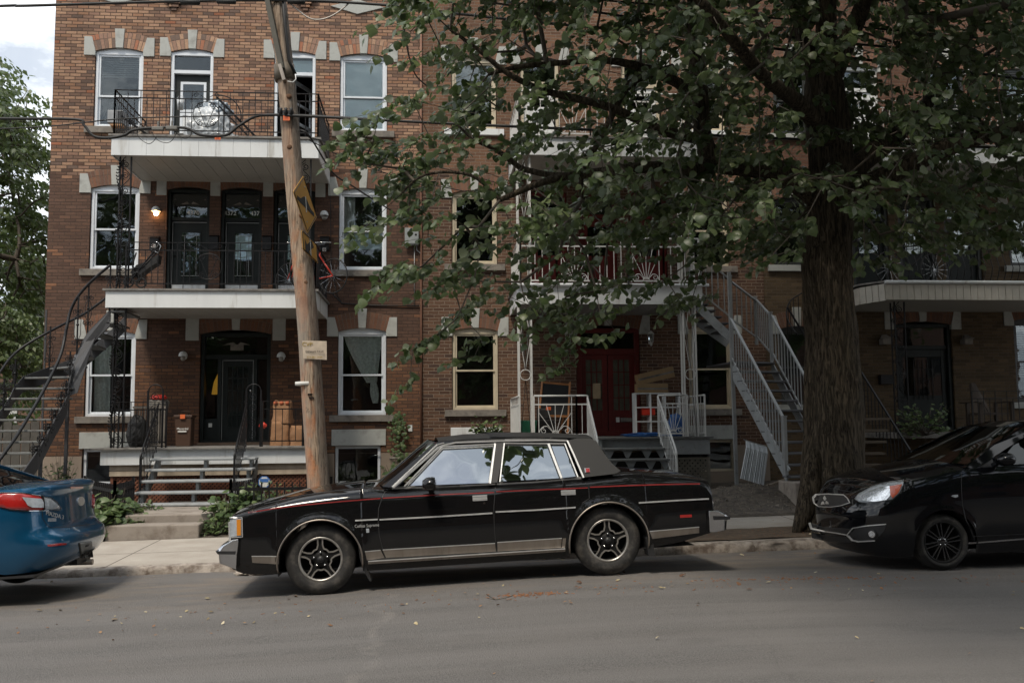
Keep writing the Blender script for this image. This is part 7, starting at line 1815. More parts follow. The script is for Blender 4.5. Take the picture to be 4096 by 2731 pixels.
# knots
for x, y in ((1155,385),(1158,588),(1203,862),(1240,1580),(1250,1700),(1222,1130)):
    p = pp_(x, y, -.145); MB().lathe([(0,-.012),(.018,-.014),(.034,-.006),(.045,.02)], p, 'y', 12).xf(Matrix.Identity(4)).build('knot', mat('dark_knot', (.12,.06,.03), .9), pole)
b = MB(); b.bar(pp_(1052,-90,-.12), pp_(1128,275,-.20), .075, .075); b.build('brace', mat('dark_green_brace', (.075,.07,.055), .7, var=.2), pole)
MB().tube([pp_(1136,262,0), pp_(1141,325,0)], .158, 20).build('steel_band', mat('rusty_steel_band', (.12,.10,.075), .6, metal=.3, var=.3), pole)
b = MB(); b.bar(pp_(1120,262,-.2), pp_(1138,325,-.2), .12, .05); b.build('bracket', M['brushed'] if 'brushed' in M else M['giron'], pole)
b = MB(); b.tube([pp_(1128,-40,-.12), pp_(1140,100,-.13), pp_(1156,245,-.13), pp_(1182,298,-.06)], .024, 8); b.build('conduit', M['rubber'], pole)
MB().tube([pp_(1181,298,-.1), pp_(1184,318,-.14), pp_(1172,330,-.16), pp_(1150,326,-.17)], .009, 6).build('white_wire', M['wpaint'], pole)
b = MB(); p = pp_(1146,455,-.15); b.box(p.x-.11,p.x+.11,p.y-.05,p.y+.03,p.z-.035,p.z+.035)
for dx in (-.08,0,.08): b.lathe([(0,-.06),(.028,-.055),(.02,0),(.03,.03),(0,.05)], (p.x+dx,p.y-.06,p.z+.03), 'z', 10)
b.build('insulator_rack', M['plastic'] if 'plastic' in M else M['rubber'], pole)
def orange_tag(px, py, Yd, w_, h_, label):
    p = atY(px, py, Yd); r = MB().box(p.x-w_/2,p.x+w_/2,p.y-.004,p.y,p.z-h_/2,p.z+h_/2).build('cable_tag', M['orange'], None); tag(r, label, 'tag')
    for k in range(3): MB().box(p.x-w_*.32,p.x+w_*.3,p.y-.006,p.y-.0045,p.z-h_*.28+h_*.22*k,p.z-h_*.20+h_*.22*k).build('print_line', mat('tag_print', (.35,.05,.02), .7), r)
orange_tag(1146,472,PY-.2,.10,.085,'orange cable tag hanging on the wooden pole under the insulator rack')
orange_tag(871,552,PY,.09,.06,'orange cable tag hanging from the wire loop in front of the upper balcony')
MB().tube([pp_(1226,1527,0)+V((0,0,.0)), pp_(1226,1541,0)], .170, 22).build('white_tape', M['paper'], pole)
for x, y in ((1240,1577),(1246,1591)): p = pp_(x, y, -.17); MB().box(p.x-.035,p.x+.035,p.y-.01,p.y+.01,p.z-.015,p.z+.015).build('metal_tag', M['chrome'], pole)
# signs
M['yellow'] = mat('faded_yellow_sign', (.47,.24,.04), .5, var=.08, vs=4); M['signback'] = mat('aluminium_sign_back', (.4,.4,.38), .5, metal=.4)
ez = V((-.075,0,1)).normalized(); ex = V((.28,.94,-.20)).normalized(); en = ez.cross(ex).normalized(); en = en if en.y < 0 else -en
def sign(name, c, outline, m, label, shapes, rim=None):
    def S(a, b_, d=0): return c+ex*a+ez*b_+en*d
    def rounded(P_, r=.03):
        out = []
        for i in range(len(P_)):
            p0, p, p1 = V(P_[i-1]), V(P_[i]), V(P_[(i+1)%len(P_)]); a = (p0-p).normalized()*r; b_ = (p1-p).normalized()*r
            for k in range(5): t_ = k/4; out.append(((p+a)*(1-t_)**2+p*2*t_*(1-t_)+(p+b_)*t_*t_))
        return out
    R2 = rounded([(*q,0) for q in outline]); root = MB().prism([S(q.x,q.y) for q in R2], en*-.006).build(name, M[m]); tag(root, label, 'traffic sign')
    cx = sum(q[0] for q in outline)/len(outline); cy = sum(q[1] for q in outline)/len(outline)
    R3 = rounded([(cx+(q[0]-cx)*.93, cy+(q[1]-cy)*.93, 0) for q in outline]); MB().tube([S(q.x,q.y,.003) for q in R3], .0065, 4, closed=True).build('border', M['ink'], root)
    for P_ in shapes: MB().prism([S(a, b_, .002) for a, b_ in P_], en*.003).build('symbol', M['ink'], root)
    for a, b_ in ((0,.27),(0,-.27)) if len(outline) == 4 and rim else ((0,.12),(0,-.12)):
        p = S(a,b_,.004); MB().tube([p, p+en*.008], .012, 8).build('bolt', M['giron'], root)
    MB().bar(c-en*.012-ez*.12, c-en*.012+ez*.12, .05,.01).build('mount', M['signback'], root)
cd = atY(1222,818,PY-.24)
hump = [(-.32,-.06),(-.32,0),(-.2,.01)]+[(-.17+.34*k/10, .01+.10*math.sin(math.pi*k/10)**.9) for k in range(1,10)]+[(.2,.01),(.32,.0),(.32,-.06)]
sign('road_sign', cd, [(0,-.45),(.45,0),(0,.45),(-.45,0)], 'yellow', 'faded yellow diamond sign with a black speed hump symbol on the wooden pole', [hump], True)
cs = atY(1240,988,PY-.24)
arrow = [(-.20,-.13),(-.20,.05),(-.135,-.01),(.08,.13),(.15,.05),(-.06,-.09),(.0,-.13)]
sign('road_sign', cs, [(-.29,-.15),(.29,-.15),(.29,.15),(-.29,.15)], 'yellow', 'small yellow plate with a black arrow under the diamond sign', [[(a*.95, b_*.95) for a, b_ in arrow]])
# paper notice with hand lettering
cp = atY(1256,1401,PY-.19); hw_, hh = .185, .145
q = [V((cp.x-hw_*.95,cp.y,cp.z+hh*1.03)), V((cp.x+hw_,cp.y+.02,cp.z+hh*.98)), V((cp.x+hw_*1.02,cp.y+.03,cp.z-hh*.98)), V((cp.x-hw_*.86,cp.y+.0,cp.z-hh*.86))]
ps = MB().prism(q, (0,.003,0)).build('paper_notice', mat('weathered_paper', (.50,.42,.33), .8, var=.15, vs=10)); tag(ps, 'weathered paper notice with hand lettering stapled to the wooden pole', 'poster')
M['yink'] = mat('yellow_brown_ink', (.30,.20,.02), .7)
text('lettering', 'CVP', .085, (cp.x-.10,cp.y-.004,cp.z+.09), M['yink'], ps, ext=.001); text('lettering', 'DESIGN PAVÉ', .045, (cp.x+.01,cp.y-.004,cp.z-.02), M['ink'], ps, ext=.001); text('lettering', '514.881.2444', .042, (cp.x+.01,cp.y-.004,cp.z-.105), M['yink'], ps, ext=.001)
# wires
WG = 'overhead wires along the street'
def wire(name, pix, r, label, m='rubber', sm=4, cat='cable', grp=WG):
    pts = smooth([atY(x, y, d) for x, y, d in pix], sm); o = MB().tube(pts, r, 6).build(name, M[m] if isinstance(m, str) else m); return tag(o, label, cat, grp)
wire('overhead_wire', [(-900,60,13.6),(0,25,14.2),(107,24,14.2),(720,6,14.3),(1060,2,14.35),(1300,6,14.3),(1610,27,14.2),(1760,48,14),(2074,82,13.8),(2550,130,13.6),(3136,200,13.4),(4200,330,13)], .021, 'thick black cable running along the very top of the photograph past the pole head')
wire('overhead_wire', [(2026,10,13.4),(2350,45,13.3),(2669,90,13.2),(3400,175,13),(4300,250,12.8)], .018, 'black cable crossing the crown just below the top edge')
wire('overhead_wire', [(2150,-30,13.2),(2400,0,13),(2700,28,13),(3300,95,12.8),(4300,190,12.5)], .015, 'highest thin black cable above the middle of the tree crown')
wire('overhead_wire', [(-600,468,14.4),(0,475,14.4),(300,478,14.4),(335,500,14.4),(375,545,14.4),(440,552,14.4),(500,540,14.4),(530,522,14.4),(600,513,14.4),(740,512,14.4),(800,540,14.4),(900,542,14.4),(950,508,14.4),(1020,467,14.4),(1100,460,14.35),(1160,463,14.3),(1320,470,14.3),(1800,495,14.2),(2250,515,14),(2700,535,13.9),(3260,560,13.8),(4200,600,13.6)], .022, 'sagging black telephone cable in front of the upper balcony')
wire('overhead_wire', [(-500,540,14.6),(0,516,14.6),(210,505,14.55),(480,476,14.5),(800,466,14.45),(1146,458,14.35),(1600,482,14.3),(2300,520,14.1)], .010, 'thin black support strand just above the sagging telephone cable')
wire('drop_wire', [(1200,520,14.35),(1240,548,14.4),(1330,690,15.6),(1400,738,16.6),(1480,790,17.6),(1560,840,18.6),(1600,872,19.2)], .014, 'thick black drop wire slanting from the pole to the second storey wall')
wire('drop_wire', [(1235,550,14.4),(1420,592,15.5),(1700,655,17),(2050,748,18.8)], .008, 'thin drop wire slanting from the pole into the leaves towards building two')
wire('drop_wire', [(1235,560,14.4),(1400,640,15.2),(1640,720,16.2),(2040,800,17.6)], .008, 'lowest thin drop wire slanting from the pole into the leaves')
wire('drop_wire', [(1612,40,14.2),(1616,110,14.6),(1625,170,15.4),(1640,240,17),(1665,305,18.4),(1712,348,19.2)], .016, 'twisted black service cable hanging down to the seam of the two buildings')
wire('looped_wire', [(1150,5,14.3),(1190,40,14.3),(1240,75,14.3),(1290,78,14.3),(1345,55,14.3),(1400,10,14.3)], .012, 'pale twisted wire loop sagging at the top right of the pole', m=mat('pale_aluminium_wire', (.42,.38,.34), .5, metal=.4))
for (pts, lb) in (([(548,523,14.4),(555,550,14.4),(590,575,14.4),(612,568,14.4),(628,545,14.4)], 'first thin wire loop hanging under the telephone cable at left'), ([(600,520,14.4),(630,560,14.4),(665,572,14.4),(690,560,14.4),(712,520,14.4)], 'second thin wire loop hanging under the telephone cable'), ([(700,525,14.4),(730,552,14.4),(755,550,14.4),(768,530,14.4)], 'small third wire loop hanging under the telephone cable')):
    wire('looped_wire', pts, .005, lb)
for (x, y, w_, h_, lb) in ((760,8,80,22,'long black splice case hanging on the top cable left of the pole'),(905,6,78,20,'black splice case on the top cable next to the pole brace'),(1185,6,72,22,'black splice case on the top cable just right of the pole head'),(1725,50,68,26,'black splice case at the edge of the leaves on the top cable')):
    a, c = atY(x-w_/2,y,14.25), atY(x+w_/2,y+3,14.25); tag(MB().tube([a, a.lerp(c,.04), a.lerp(c,.96), c], [.02,h_*.5*.0038,h_*.5*.0038,.02], 10).build('splice_case', M['rubber']), lb, 'splice case')
for (x, y, lb) in ((632,516,'left grey terminal box clamped on the telephone cable'),(688,514,'right grey terminal box clamped on the telephone cable')):
    p = atY(x,y,14.37); b = MB(); b.box(p.x-.085,p.x+.085,p.y-.04,p.y+.04,p.z-.028,p.z+.028); b.bar((p.x,p.y,p.z+.02),(p.x,p.y,p.z+.12), .03,.02); tag(b.build('terminal_box', mat('grey_terminal_box', (.16,.155,.14), .6), None, bevel=.012), lb, 'terminal box')

# ================================================================== things standing about
def thing(name, loc, label, cat, grp=None): return empty(name, loc, label, cat, grp)
# air conditioner in the upper left window
a, c = atY(430,440,YW-.32), atY(490,492,YW-.32)
ac = MB().box(a.x, c.x, YW-.32, YW+.05, c.z, a.z).build('air_conditioner', mat('grey_air_conditioner', (.28,.29,.30), .5), None, bevel=.012); tag(ac, 'grey box air conditioner in the upper left window of the orange brick building', 'air conditioner')
b = MB()
for k in range(9): b.box(c.x-.10+.011*k, c.x-.096+.011*k, YW-.326, YW-.3205, c.z+.02, a.z-.02)
b.build('vent_slats', M['black'], ac); MB().box(a.x+.05,c.x-.02,YW-.30,YW-.05,c.z-.05,c.z-.002).build('support_block', M['orange'] if 0 else mat('wood_block', (.38,.22,.12), .8), ac)
# big translucent bags
def blob(name, c, r, m, label, cat, seed, squash=(1,1,1), amp=.22, parent=None, freq=2.2, grp=None):
    bm = bmesh.new(); bmesh.ops.create_icosphere(bm, subdivisions=5, radius=1)
    for v in bm.verts:
        n = v.co.normalized(); k = 1+amp*noise.fractal(n*freq+V((seed,0,0)), 1, 2, 5)+amp*.35*noise.noise(n*9+V((0,seed,0)))
        v.co = V((n.x*r*squash[0]*k, n.y*r*squash[1]*k, max(-.92, n.z)*r*squash[2]*k))
    me = bpy.data.meshes.new(name); bm.to_mesh(me); bm.free(); me.polygons.foreach_set('use_smooth', [True]*len(me.polygons)); me.materials.append(m); me.transform(Matrix.Translation(V(c)))
    o = bpy.data.objects.new(name, me); COL.objects.link(o)
    if parent is not None: par(o, parent)
    if label: tag(o, label, cat, grp)
    return o
M['bag'] = mat('milky_plastic_bag', (.50,.53,.55), .25, var=.12, vs=5, bump=.03, bs=9, coat=.3)
p = atY(830,470,18.1); blob('plastic_bag', (p.x, 18.15, z3+.38), .42, M['bag'], 'big milky plastic bag slumped on the upper balcony, left one of the heap', 'bag', 3, (1.0,.7,.95), .25, grp='bags on the upper balcony')
p = atY(850,420,18.2); blob('plastic_bag', (p.x+.05, 18.3, z3+.80), .26, mat('grey_blue_bag', (.25,.29,.33), .25, bump=.03, bs=9, coat=.3), 'blue grey plastic bag lying on top of the milky bag heap', 'bag', 5, (1.1,.8,.7), .25, grp='bags on the upper balcony')
p = atY(855,530,17.9); blob('plastic_bag', (p.x+.12, 17.85, z3+.12), .26, M['bag'], 'flat crumpled end of plastic sheeting at the foot of the bag heap', 'bag', 9, (1.3,.7,.4), .3, grp='bags on the upper balcony')
p = atY(735,500,18.2); tag(MB().box(p.x-.16,p.x+.17,18.1,18.4,z3,z3+.27).build('storage_box', M['black'], None, bevel=.015), 'small black box on the upper balcony left of the plastic bags', 'box')
p = atY(722,418,17.6); b = MB().lathe([(0,-.10),(.055,-.10),(.07,.10),(.066,.10),(.05,-.09)], (p.x,17.6,p.z), 'z', 16); cn = tag(b.build('hanging_can', M['bag']), 'white plastic can hanging on the upper balcony rail', 'can'); MB().tube(arc((p.x,17.6,p.z+.10), .065, 0, math.pi, 10), .004, 4).build('can_handle', M['chrome'], cn)
p = atY(560,500,18.6); tag(MB().box(p.x-.25,p.x+.35,18.3,18.5,z3+.02,z3+.06).bar((p.x-.2,18.4,z3+.06),(p.x+.15,18.5,z3+.5), .06,.03).build('plank', M['wood_p']), 'bare wooden plank lying on the upper balcony floor at left', 'plank')
# stroller on the middle balcony
p = atY(590,1120,17.9); st_ = thing('folded_stroller', (p.x,17.9,z2), 'black folded stroller leaning on the middle balcony under the left window', 'stroller')
def S_(px, py, d=17.8): return atY(px, py, d)
b = MB(); b.tube([S_(520,1130),S_(560,1075),S_(620,1000),S_(640,972)], .016, 6); b.tube([S_(505,1080),S_(570,1070),S_(625,1010)], .014, 6); b.tube([S_(560,1130),S_(530,1060),S_(545,1010)], .014, 6); b.build('frame', M['black'], st_)
b = MB(); b.prism([S_(520,1090),S_(545,1060),S_(590,1045),S_(632,1018),S_(628,1050),S_(590,1075),S_(545,1110)], (0,.25,0)); b.build('seat_fabric', M['rubber'], st_)
MB().tube([S_(605,990),S_(612,970),S_(630,968),S_(644,985),S_(632,1012),S_(604,998)], .011, 6).build('handle', M['chrome'], st_)
for x, y in ((515,1128),(565,1132),(548,1108)):
    q = S_(x,y,17.75); MB().tube([(q.x+.085*math.cos(a_*.35), q.y, q.z+.085*math.sin(a_*.35)) for a_ in range(18)], .016, 6, closed=True).build('wheel', M['rubber'], st_)
# bicycles
def bicycle(name, c, d, label, frame_m, grp='bicycles on the balconies', z0=0, sc_=1.0):
    root = thing(name, c, label, 'bicycle', grp); d = V(d).normalized(); u_ = V((0,0,1)); s_ = d.cross(u_)
    def P(a, h): return V(c)+d*a*sc_+u_*(h*sc_)
    for a_ in (-.52, .52):
        w_ = MB().tube([P(a_+.33*math.cos(k*.2094), .34+.33*math.sin(k*.2094)) for k in range(30)], .014, 6, closed=True).build('wheel', M['rubber'], root)
        b = MB()
        for k in range(14): an = k*math.pi*2/14; b.bar(P(a_,.34), P(a_+.32*math.cos(an), .34+.32*math.sin(an)), .003)
        b.build('spokes', M['chrome'], w_)
    b = MB(); bb, st, hd, ra_, fa = P(-.08,.30), P(-.22,.82), P(.34,.86), P(-.52,.34), P(.52,.34)
    for a_, c_ in ((bb,st),(bb,P(.36,.76)),(P(-.2,.76),hd),(ra_,bb),(ra_,P(-.2,.76)),(hd,P(.37,.70))): b.tube([a_,c_], .015, 6)
    b.build('frame', frame_m, root); MB().tube([P(.37,.72)+s_*.04, fa+s_*.05], .011, 6).tube([P(.37,.72)-s_*.04, fa-s_*.05], .011, 6).build('fork', frame_m, root)
    MB().tube([st, P(-.25,.95)], .012, 6).prism([P(-.38,.95)+s_*.06,P(-.38,.95)-s_*.06,P(-.12,.95)-s_*.02,P(-.12,.95)+s_*.02], u_*.04).build('saddle', M['black'], root)
    MB().tube([hd, P(.32,1.0)], .012, 6).tube([P(.36,1.02)+s_*.28, P(.30,1.02)+s_*.1, P(.30,1.02)-s_*.1, P(.36,1.02)-s_*.28], .011, 6).build('handlebar', M['chrome'], root)
    return root
redm = mat('red_bicycle_paint', (.55,.04,.02), .35, coat=.5)
p = atY(1148,1140,18.0); bicycle('bicycle', (p.x+.42,18.2,z2), (-.85,.5,0), 'bicycle with red fork behind the wooden pole on the middle balcony', redm)
p = atY(1290,1090,17.8); bicycle('bicycle', (p.x-.25,17.85,z2), (.3,1,0), 'dark bicycle whose handlebar shows right of the pole on the middle balcony', M['black'])
p = atY(3640,1100,18.0); bicycle('bicycle', (p.x,17.9,zb+.0), (1,.15,0), 'dark bicycle on the right hand balcony behind the leaves', M['black'])
# porch clutter
def bin_(name, px0, px1, pyb, pyt, Yd, m, lidm, label, cat, taper=.86, n=24, round_=True):
    a, c = atY(px0,pyb,Yd), atY(px1,pyb,Yd); x = (a.x+c.x)/2; r = (c.x-a.x)/2; zt = atY(px0,pyt,Yd).z; root = thing(name, (x,Yd,zp), label, cat); h = zt-zp
    if round_:
        MB().lathe([(0,0),(r*taper*.9,0),(r*taper*.93,h*.4),(r*.92,h*.88),(r*1.0,h*.89),(r*1.0,h),(r*.9,h)], (x,Yd,zp), 'z', n).build('body', m, root)
        MB().lathe([(r*1.04,h*.98),(r*1.04,h+.03),(r*.8,h+.07),(r*.3,h+.085),(0,h+.085)], (x,Yd,zp), 'z', n).build('lid', lidm, root)
    else:
        b = MB(); b.prism([V((x-r*.85,Yd-r*.8,zp)),V((x+r*.85,Yd-r*.8,zp)),V((x+r,Yd-r,zt-.05)),V((x-r,Yd-r,zt-.05))], (0,r*1.8,0)); b.build('body', m, root, bevel=.015)
        MB().box(x-r*1.08,x+r*1.08,Yd-r*1.1,Yd+r,zt-.05,zt+.0).build('lid', lidm, root, bevel=.01); MB().tube([(x-r*.5,Yd+r*.3,zt),(x-r*.5,Yd+r*.3,zt+.07),(x+r*.5,Yd+r*.3,zt+.07),(x+r*.5,Yd+r*.3,zt)], .012, 6).build('handle', lidm, root)
    return root, x, r, zt
gm = mat('grey_beige_plastic', (.22,.20,.17), .6, var=.12); bm_ = mat('brown_plastic_bin', (.075,.04,.025), .5, var=.1)
r1, x, r, zt = bin_('dustbin', 590, 672, 1770, 1612, 18.4, gm, gm, 'tall beige round dustbin on the porch of the left building', 'dustbin')
tag(blob('red_bag', (x+.02,18.3,zt+.10), .11, mat('red_plastic', (.45,.03,.02), .4), None, None, 4, (1.3,.9,.5), .2), 'red plastic object lying on the lid of the beige dustbin', 'bag')
r1, x, r, zt = bin_('compost_bin', 704, 772, 1775, 1660, 18.5, bm_, bm_, 'brown compost bin with orange latch beside the entrance door', 'compost bin', round_=False)
MB().box(x-.045,x+.045,18.5-r*1.1-.015,18.5-r*1.1,zt-.07,zt+.01).build('latch', M['orange'], r1); text('lettering', 'Montréal', .058, (x-.0,18.5-r-.012,zt-.26), M['numw'], r1, ext=.002); MB().box(x-.09,x+.07,18.5-r-.008,18.5-r+.01,zt-.325,zt-.295).build('label_strip', M['paper'], r1)
blob('rubbish_bag', (atY(550,1700,18.1).x,18.1,zp+.27), .24, M['rubber'], 'black rubbish bag leaning on the beige dustbin on the porch', 'bag', 6, (.75,.7,1.35), .15)
gt_ = thing('slatted_gate', (-5.3,18.2,zp), 'pale slatted baby gate behind the left porch railing', 'gate'); b = MB()
for k in range(12): b.box(-5.55+.05*k,-5.53+.05*k,18.2,18.22,zp+.05,zp+.72)
b.build('slats', M['stone_d'], gt_); MB().box(-5.57,-4.95,18.19,18.23,zp+.72,zp+.76).box(-5.57,-4.95,18.19,18.23,zp+.02,zp+.05).build('rails', M['stone_d'], gt_)
kp = mat('brown_kraft_paper', (.26,.135,.065), .8, var=.15, vs=7, bump=.02, bs=12)
def paper_bag(x, y, z0, w_, d_, h, rz, label, k):
    random.seed(k); rows = []
    for j in range(9):
        f = j/8; s = 1-.10*f*f+.03*math.sin(f*9+k); row = []
        for i in range(24):
            a_ = 2*math.pi*i/24; n_ = (abs(math.cos(a_))**5+abs(math.sin(a_))**5)**(-.2); wob = 1+.16*noise.noise(V((math.cos(a_)*2,math.sin(a_)*2,f*4+k)))
            xx, yy = w_/2*s*math.cos(a_)*n_*wob, d_/2*s*math.sin(a_)*n_*wob*(1-.25*f); row.append((x+xx*math.cos(rz)-yy*math.sin(rz), y+xx*math.sin(rz)+yy*math.cos(rz), z0+h*f+.02*math.sin(a_*3+k)*f))
        rows.append(row)
    b = MB().grid(rows, True, True); b.f.append(tuple(8*24+i for i in range(24))); b.sm.append(False); b.rnd.append(0)
    o = tag(b.build('yard_waste_bag', kp), label, 'bag', 'paper bags on the porch')
    for q in range(3 if k == 2 else 0): MB().lathe([(0,-.002),(.042,-.001),(.042,.003)], (x-.12+.11*q, y-d_/2*.80, z0+h*.92), 'y', 12).build('orange_dot', M['dot'], o)
M['dot'] = mat('faded_orange_sticker', (.42,.11,.045), .7)
bx = atY(1115,1770,18.0).x
paper_bag(bx,18.2,zp,.37,.30,.44,.1,'brown paper bag, lower left one of the porch heap beside the pole',1); paper_bag(bx+.03,18.25,zp+.42,.36,.30,.42,-.1,'brown paper bag standing on top of another in the porch heap',2); paper_bag(atY(1195,1770,18).x,18.1,zp,.36,.3,.36,.2,'low crumpled brown paper bag on the porch right behind the pole',3)
blob('red_bag', (atY(1052,1700,18).x,18.0,zp+.38), .07, redm, 'small red plastic thing beside the stacked paper bags', 'bag', 8, (1,.8,.8), .2)
# fence
def picket_fence(name, pts, h, label, z0s):
    root = thing(name, (*pts[0],0), label, 'fence', 'low black iron fences'); b = MB(); rl = MB()
    for (xa,ya),(xb,yb) in zip(pts, pts[1:]):
        L = math.hypot(xb-xa,yb-ya); n = max(1,round(L/.115)); za, zb_ = z0s
        rl.bar((xa,ya,za+h-.10),(xb,yb,za+h-.10), .024,.045); rl.bar((xa,ya,za+.10),(xb,yb,za+.10), .018,.025)
        for k in range(n+1):
            x, y = lerp(xa,xb,k/n), lerp(ya,yb,k/n); big = k in (0,n)
            b.bar((x,y,za-.25 if big else za+.05),(x,y,za+h+(.06 if big else 0)), .036 if big else .02)
    rl.build('rails', M['black'], root); b.build('pickets', M['black'], root)
fx = lambda px, py, Yd: atY(px, py, Yd).x
picket_fence('picket_fence', [(fx(330,1950,16.2),16.3),(fx(455,1945,14.6),14.65),(fx(530,1930,15.9),15.95)], .62, 'low black picket fence left of the porch stairs', (.16,0))
picket_fence('picket_fence', [(fx(1040,1930,16.2),16.2),(fx(920,1941,14.6),14.65),(fx(1230,1941,14.75),14.75)], .62, 'low black picket fence between porch stairs and wooden pole', (.16,0))
picket_fence('picket_fence', [(fx(1325,1937,14.8),14.8),(fx(1570,1935,14.9),14.9)], .62, 'low black picket fence right of the wooden pole behind the sedan bonnet', (.17,0))
# blue octagonal sign on a stake
c = atY(1057,1927,16.0); r_ = thing('garden_sign', (c.x,16.0,.2), 'small blue and white octagonal alarm sign in the garden left of the pole', 'sign')
for rr, m_, dy in ((.105, mat('blue_sign', (.05,.14,.38), .4), 0), (.088, M['paper'], -.003)): MB().prism([(c.x+rr*math.cos(R_(22.5+45*k)),16.0+dy,c.z+rr*math.sin(R_(22.5+45*k))) for k in range(8)], (0,.004,0)).build('plate', m_, r_)
MB().box(c.x-.07,c.x+.07,15.992,15.9965,c.z-.0,c.z+.055).build('blue_band', mat('blue_band', (.05,.14,.38), .4), r_); MB().bar((c.x,16.01,.2),(c.x,16.01,c.z), .015).build('stake', M['giron'], r_)
b = MB().tube([atY(1560,1833,19.2), atY(1600,1832,19.1)], .025, 8); tag(b.build('garden_tap', M['stone_d']), 'small metal tap sticking out of the foundation right of the basement window', 'tap')
# porch two clutter
y_, zf = 18.6, zd2
a, c, d_, e_ = atY(2148,1710,18.5), atY(2170,1522,18.7), atY(2280,1532,18.7), atY(2268,1705,18.5)
es = thing('chalkboard_easel', (a.x,18.5,zf), 'wooden framed chalkboard easel on the porch left of the red doors', 'easel')
wo = mat('orange_brown_wood', (.36,.15,.05), .6, var=.15); b = MB(); b.bar(V((a.x,18.45,zf)), c+V((0,0,.02)), .035,.03); b.bar(V((e_.x,18.45,zf)), d_+V((0,0,.02)), .035,.03); cl_ = lambda t_: V((a.x,18.45,zf)).lerp(c,t_); cr_ = lambda t_: V((e_.x,18.45,zf)).lerp(d_,t_)
b.bar(cl_(.97),cr_(.97), .03,.035); b.bar(cl_(.38),cr_(.38), .03,.04); b.bar(V((a.x+.1,18.9,zf)), cl_(.95), .03); b.bar(V((e_.x-.1,18.9,zf)), cr_(.95), .03); b.build('frame', wo, es)
MB().prism([cl_(.40)+V((.02,-.0,0)),cr_(.40)+V((-.02,0,0)),cr_(.95)+V((-.02,0,0)),cl_(.95)+V((.02,0,0))], (0,.012,0)).build('board', M['plastic'], es)
p = atY(2112,1745,17.9); tag(MB().prism([(p.x-.15,17.8,zf),(p.x+.13,17.8,zf),(p.x+.17,17.8,zf+.33),(p.x-.19,17.8,zf+.33)], (0,.3,0)).build('green_bin', mat('green_plastic', (.01,.09,.05), .45), None, bevel=.01), 'green plastic recycling box behind the left white porch post', 'box')
p = atY(2175,1745,17.9); tag(MB().box(p.x-.22,p.x+.24,17.9,18.2,zf,zf+.34).build('storage_box', M['black'], None, bevel=.02), 'black box on the porch behind the white sunburst railing', 'box')
orange_tag(2194,1633,17.85,.09,.06,'small orange tag on the black pile behind the sunburst railing'); tag(MB().box(p.x-.1,p.x+.13,17.95,18.2,zf+.34,zf+.56).build('storage_box', M['rubber'], None, bevel=.03), 'smaller black box stacked on the black box of the porch', 'box')
p = atY(2150,1740,17.6); tag(MB().box(p.x-.24,p.x+.24,17.6,17.75,zf,zf+.09).build('cardboard_box', mat('bright_cardboard', (.50,.32,.17), .8), None, bevel=.004), 'flat bright cardboard box lying at the foot of the white sunburst railing', 'box')
kb = mat('brown_cardboard', (.27,.18,.09), .8, var=.1)
sx_, ex_ = atY(2537,1700,18.6).x, atY(2712,1700,18.6).x; zt_ = atY(2540,1572,18.6).z
sh = thing('cube_shelf', (sx_,18.6,zf), 'white open cube shelf standing on the porch right of the red doors', 'shelf'); b = MB()
n = 3; 
for k in range(n+1): xx = lerp(sx_,ex_,k/n); b.box(xx-.013,xx+.013,18.4,18.7,zf,zt_)
b.build('uprights', M['wpaint'], sh); b = MB()
for k in range(4): zz = lerp(zf+.01,zt_,k/3); 
for k in range(4):
    zz = lerp(zf+.012,zt_-.012,k/3)
    for j in range(n): b.box(lerp(sx_,ex_,j/n)+.014,lerp(sx_,ex_,(j+1)/n)-.014,18.4,18.7,zz-.01,zz+.01)
b.build('shelves', M['wpaint'], sh)
def cbox(px, py, Yd, w_, h, d_, tilt, label):
    c_ = atY(px,py,Yd); b = MB().box(-w_/2,w_/2,0,d_,-h/2,h/2); b.xf(Matrix.Translation(c_) @ Matrix.Rotation(tilt,4,'Y')); r = tag(b.build('cardboard_box', kb, None, bevel=.004), label, 'box', 'cardboard boxes on the porch'); f = MB().box(-w_/2,w_/2,-.002,-.0005,-.02,.02); f.xf(Matrix.Translation(c_) @ Matrix.Rotation(tilt,4,'Y')); f.build('packing_tape', M['stone_d'], r)
cbox(2612,1554,18.55,.62,.20,.3,0,'flat brown cardboard box lying on the white cube shelf'); cbox(2625,1502,18.6,.75,.22,.3,R_(-13),'tilted brown cardboard box on top of the other box by the red doors')
p = atY(2590,1600,18.5); tag(MB().box(p.x-.13,p.x+.13,18.42,18.6,zt_-.44,zt_-.30).build('storage_box', redm), 'red box inside the white cube shelf', 'box')
blob('blue_tarp', (atY(2570,1738,17.9).x+.1,17.85,zf+.03), .30, mat('blue_tarp', (.02,.10,.30), .5, bump=.02, bs=14), 'crumpled blue tarpaulin on the porch floor in front of the cube shelf', 'tarpaulin', 4, (1.6,.6,.16), .3)
blob('blue_bag', (atY(2715,1700,17.9).x,18.1,zf+.2), .2, mat('blue_bag', (.02,.08,.24), .4, bump=.02, bs=14), 'dark blue bag behind the right white railing', 'bag', 7, (.8,.7,1.2), .2)
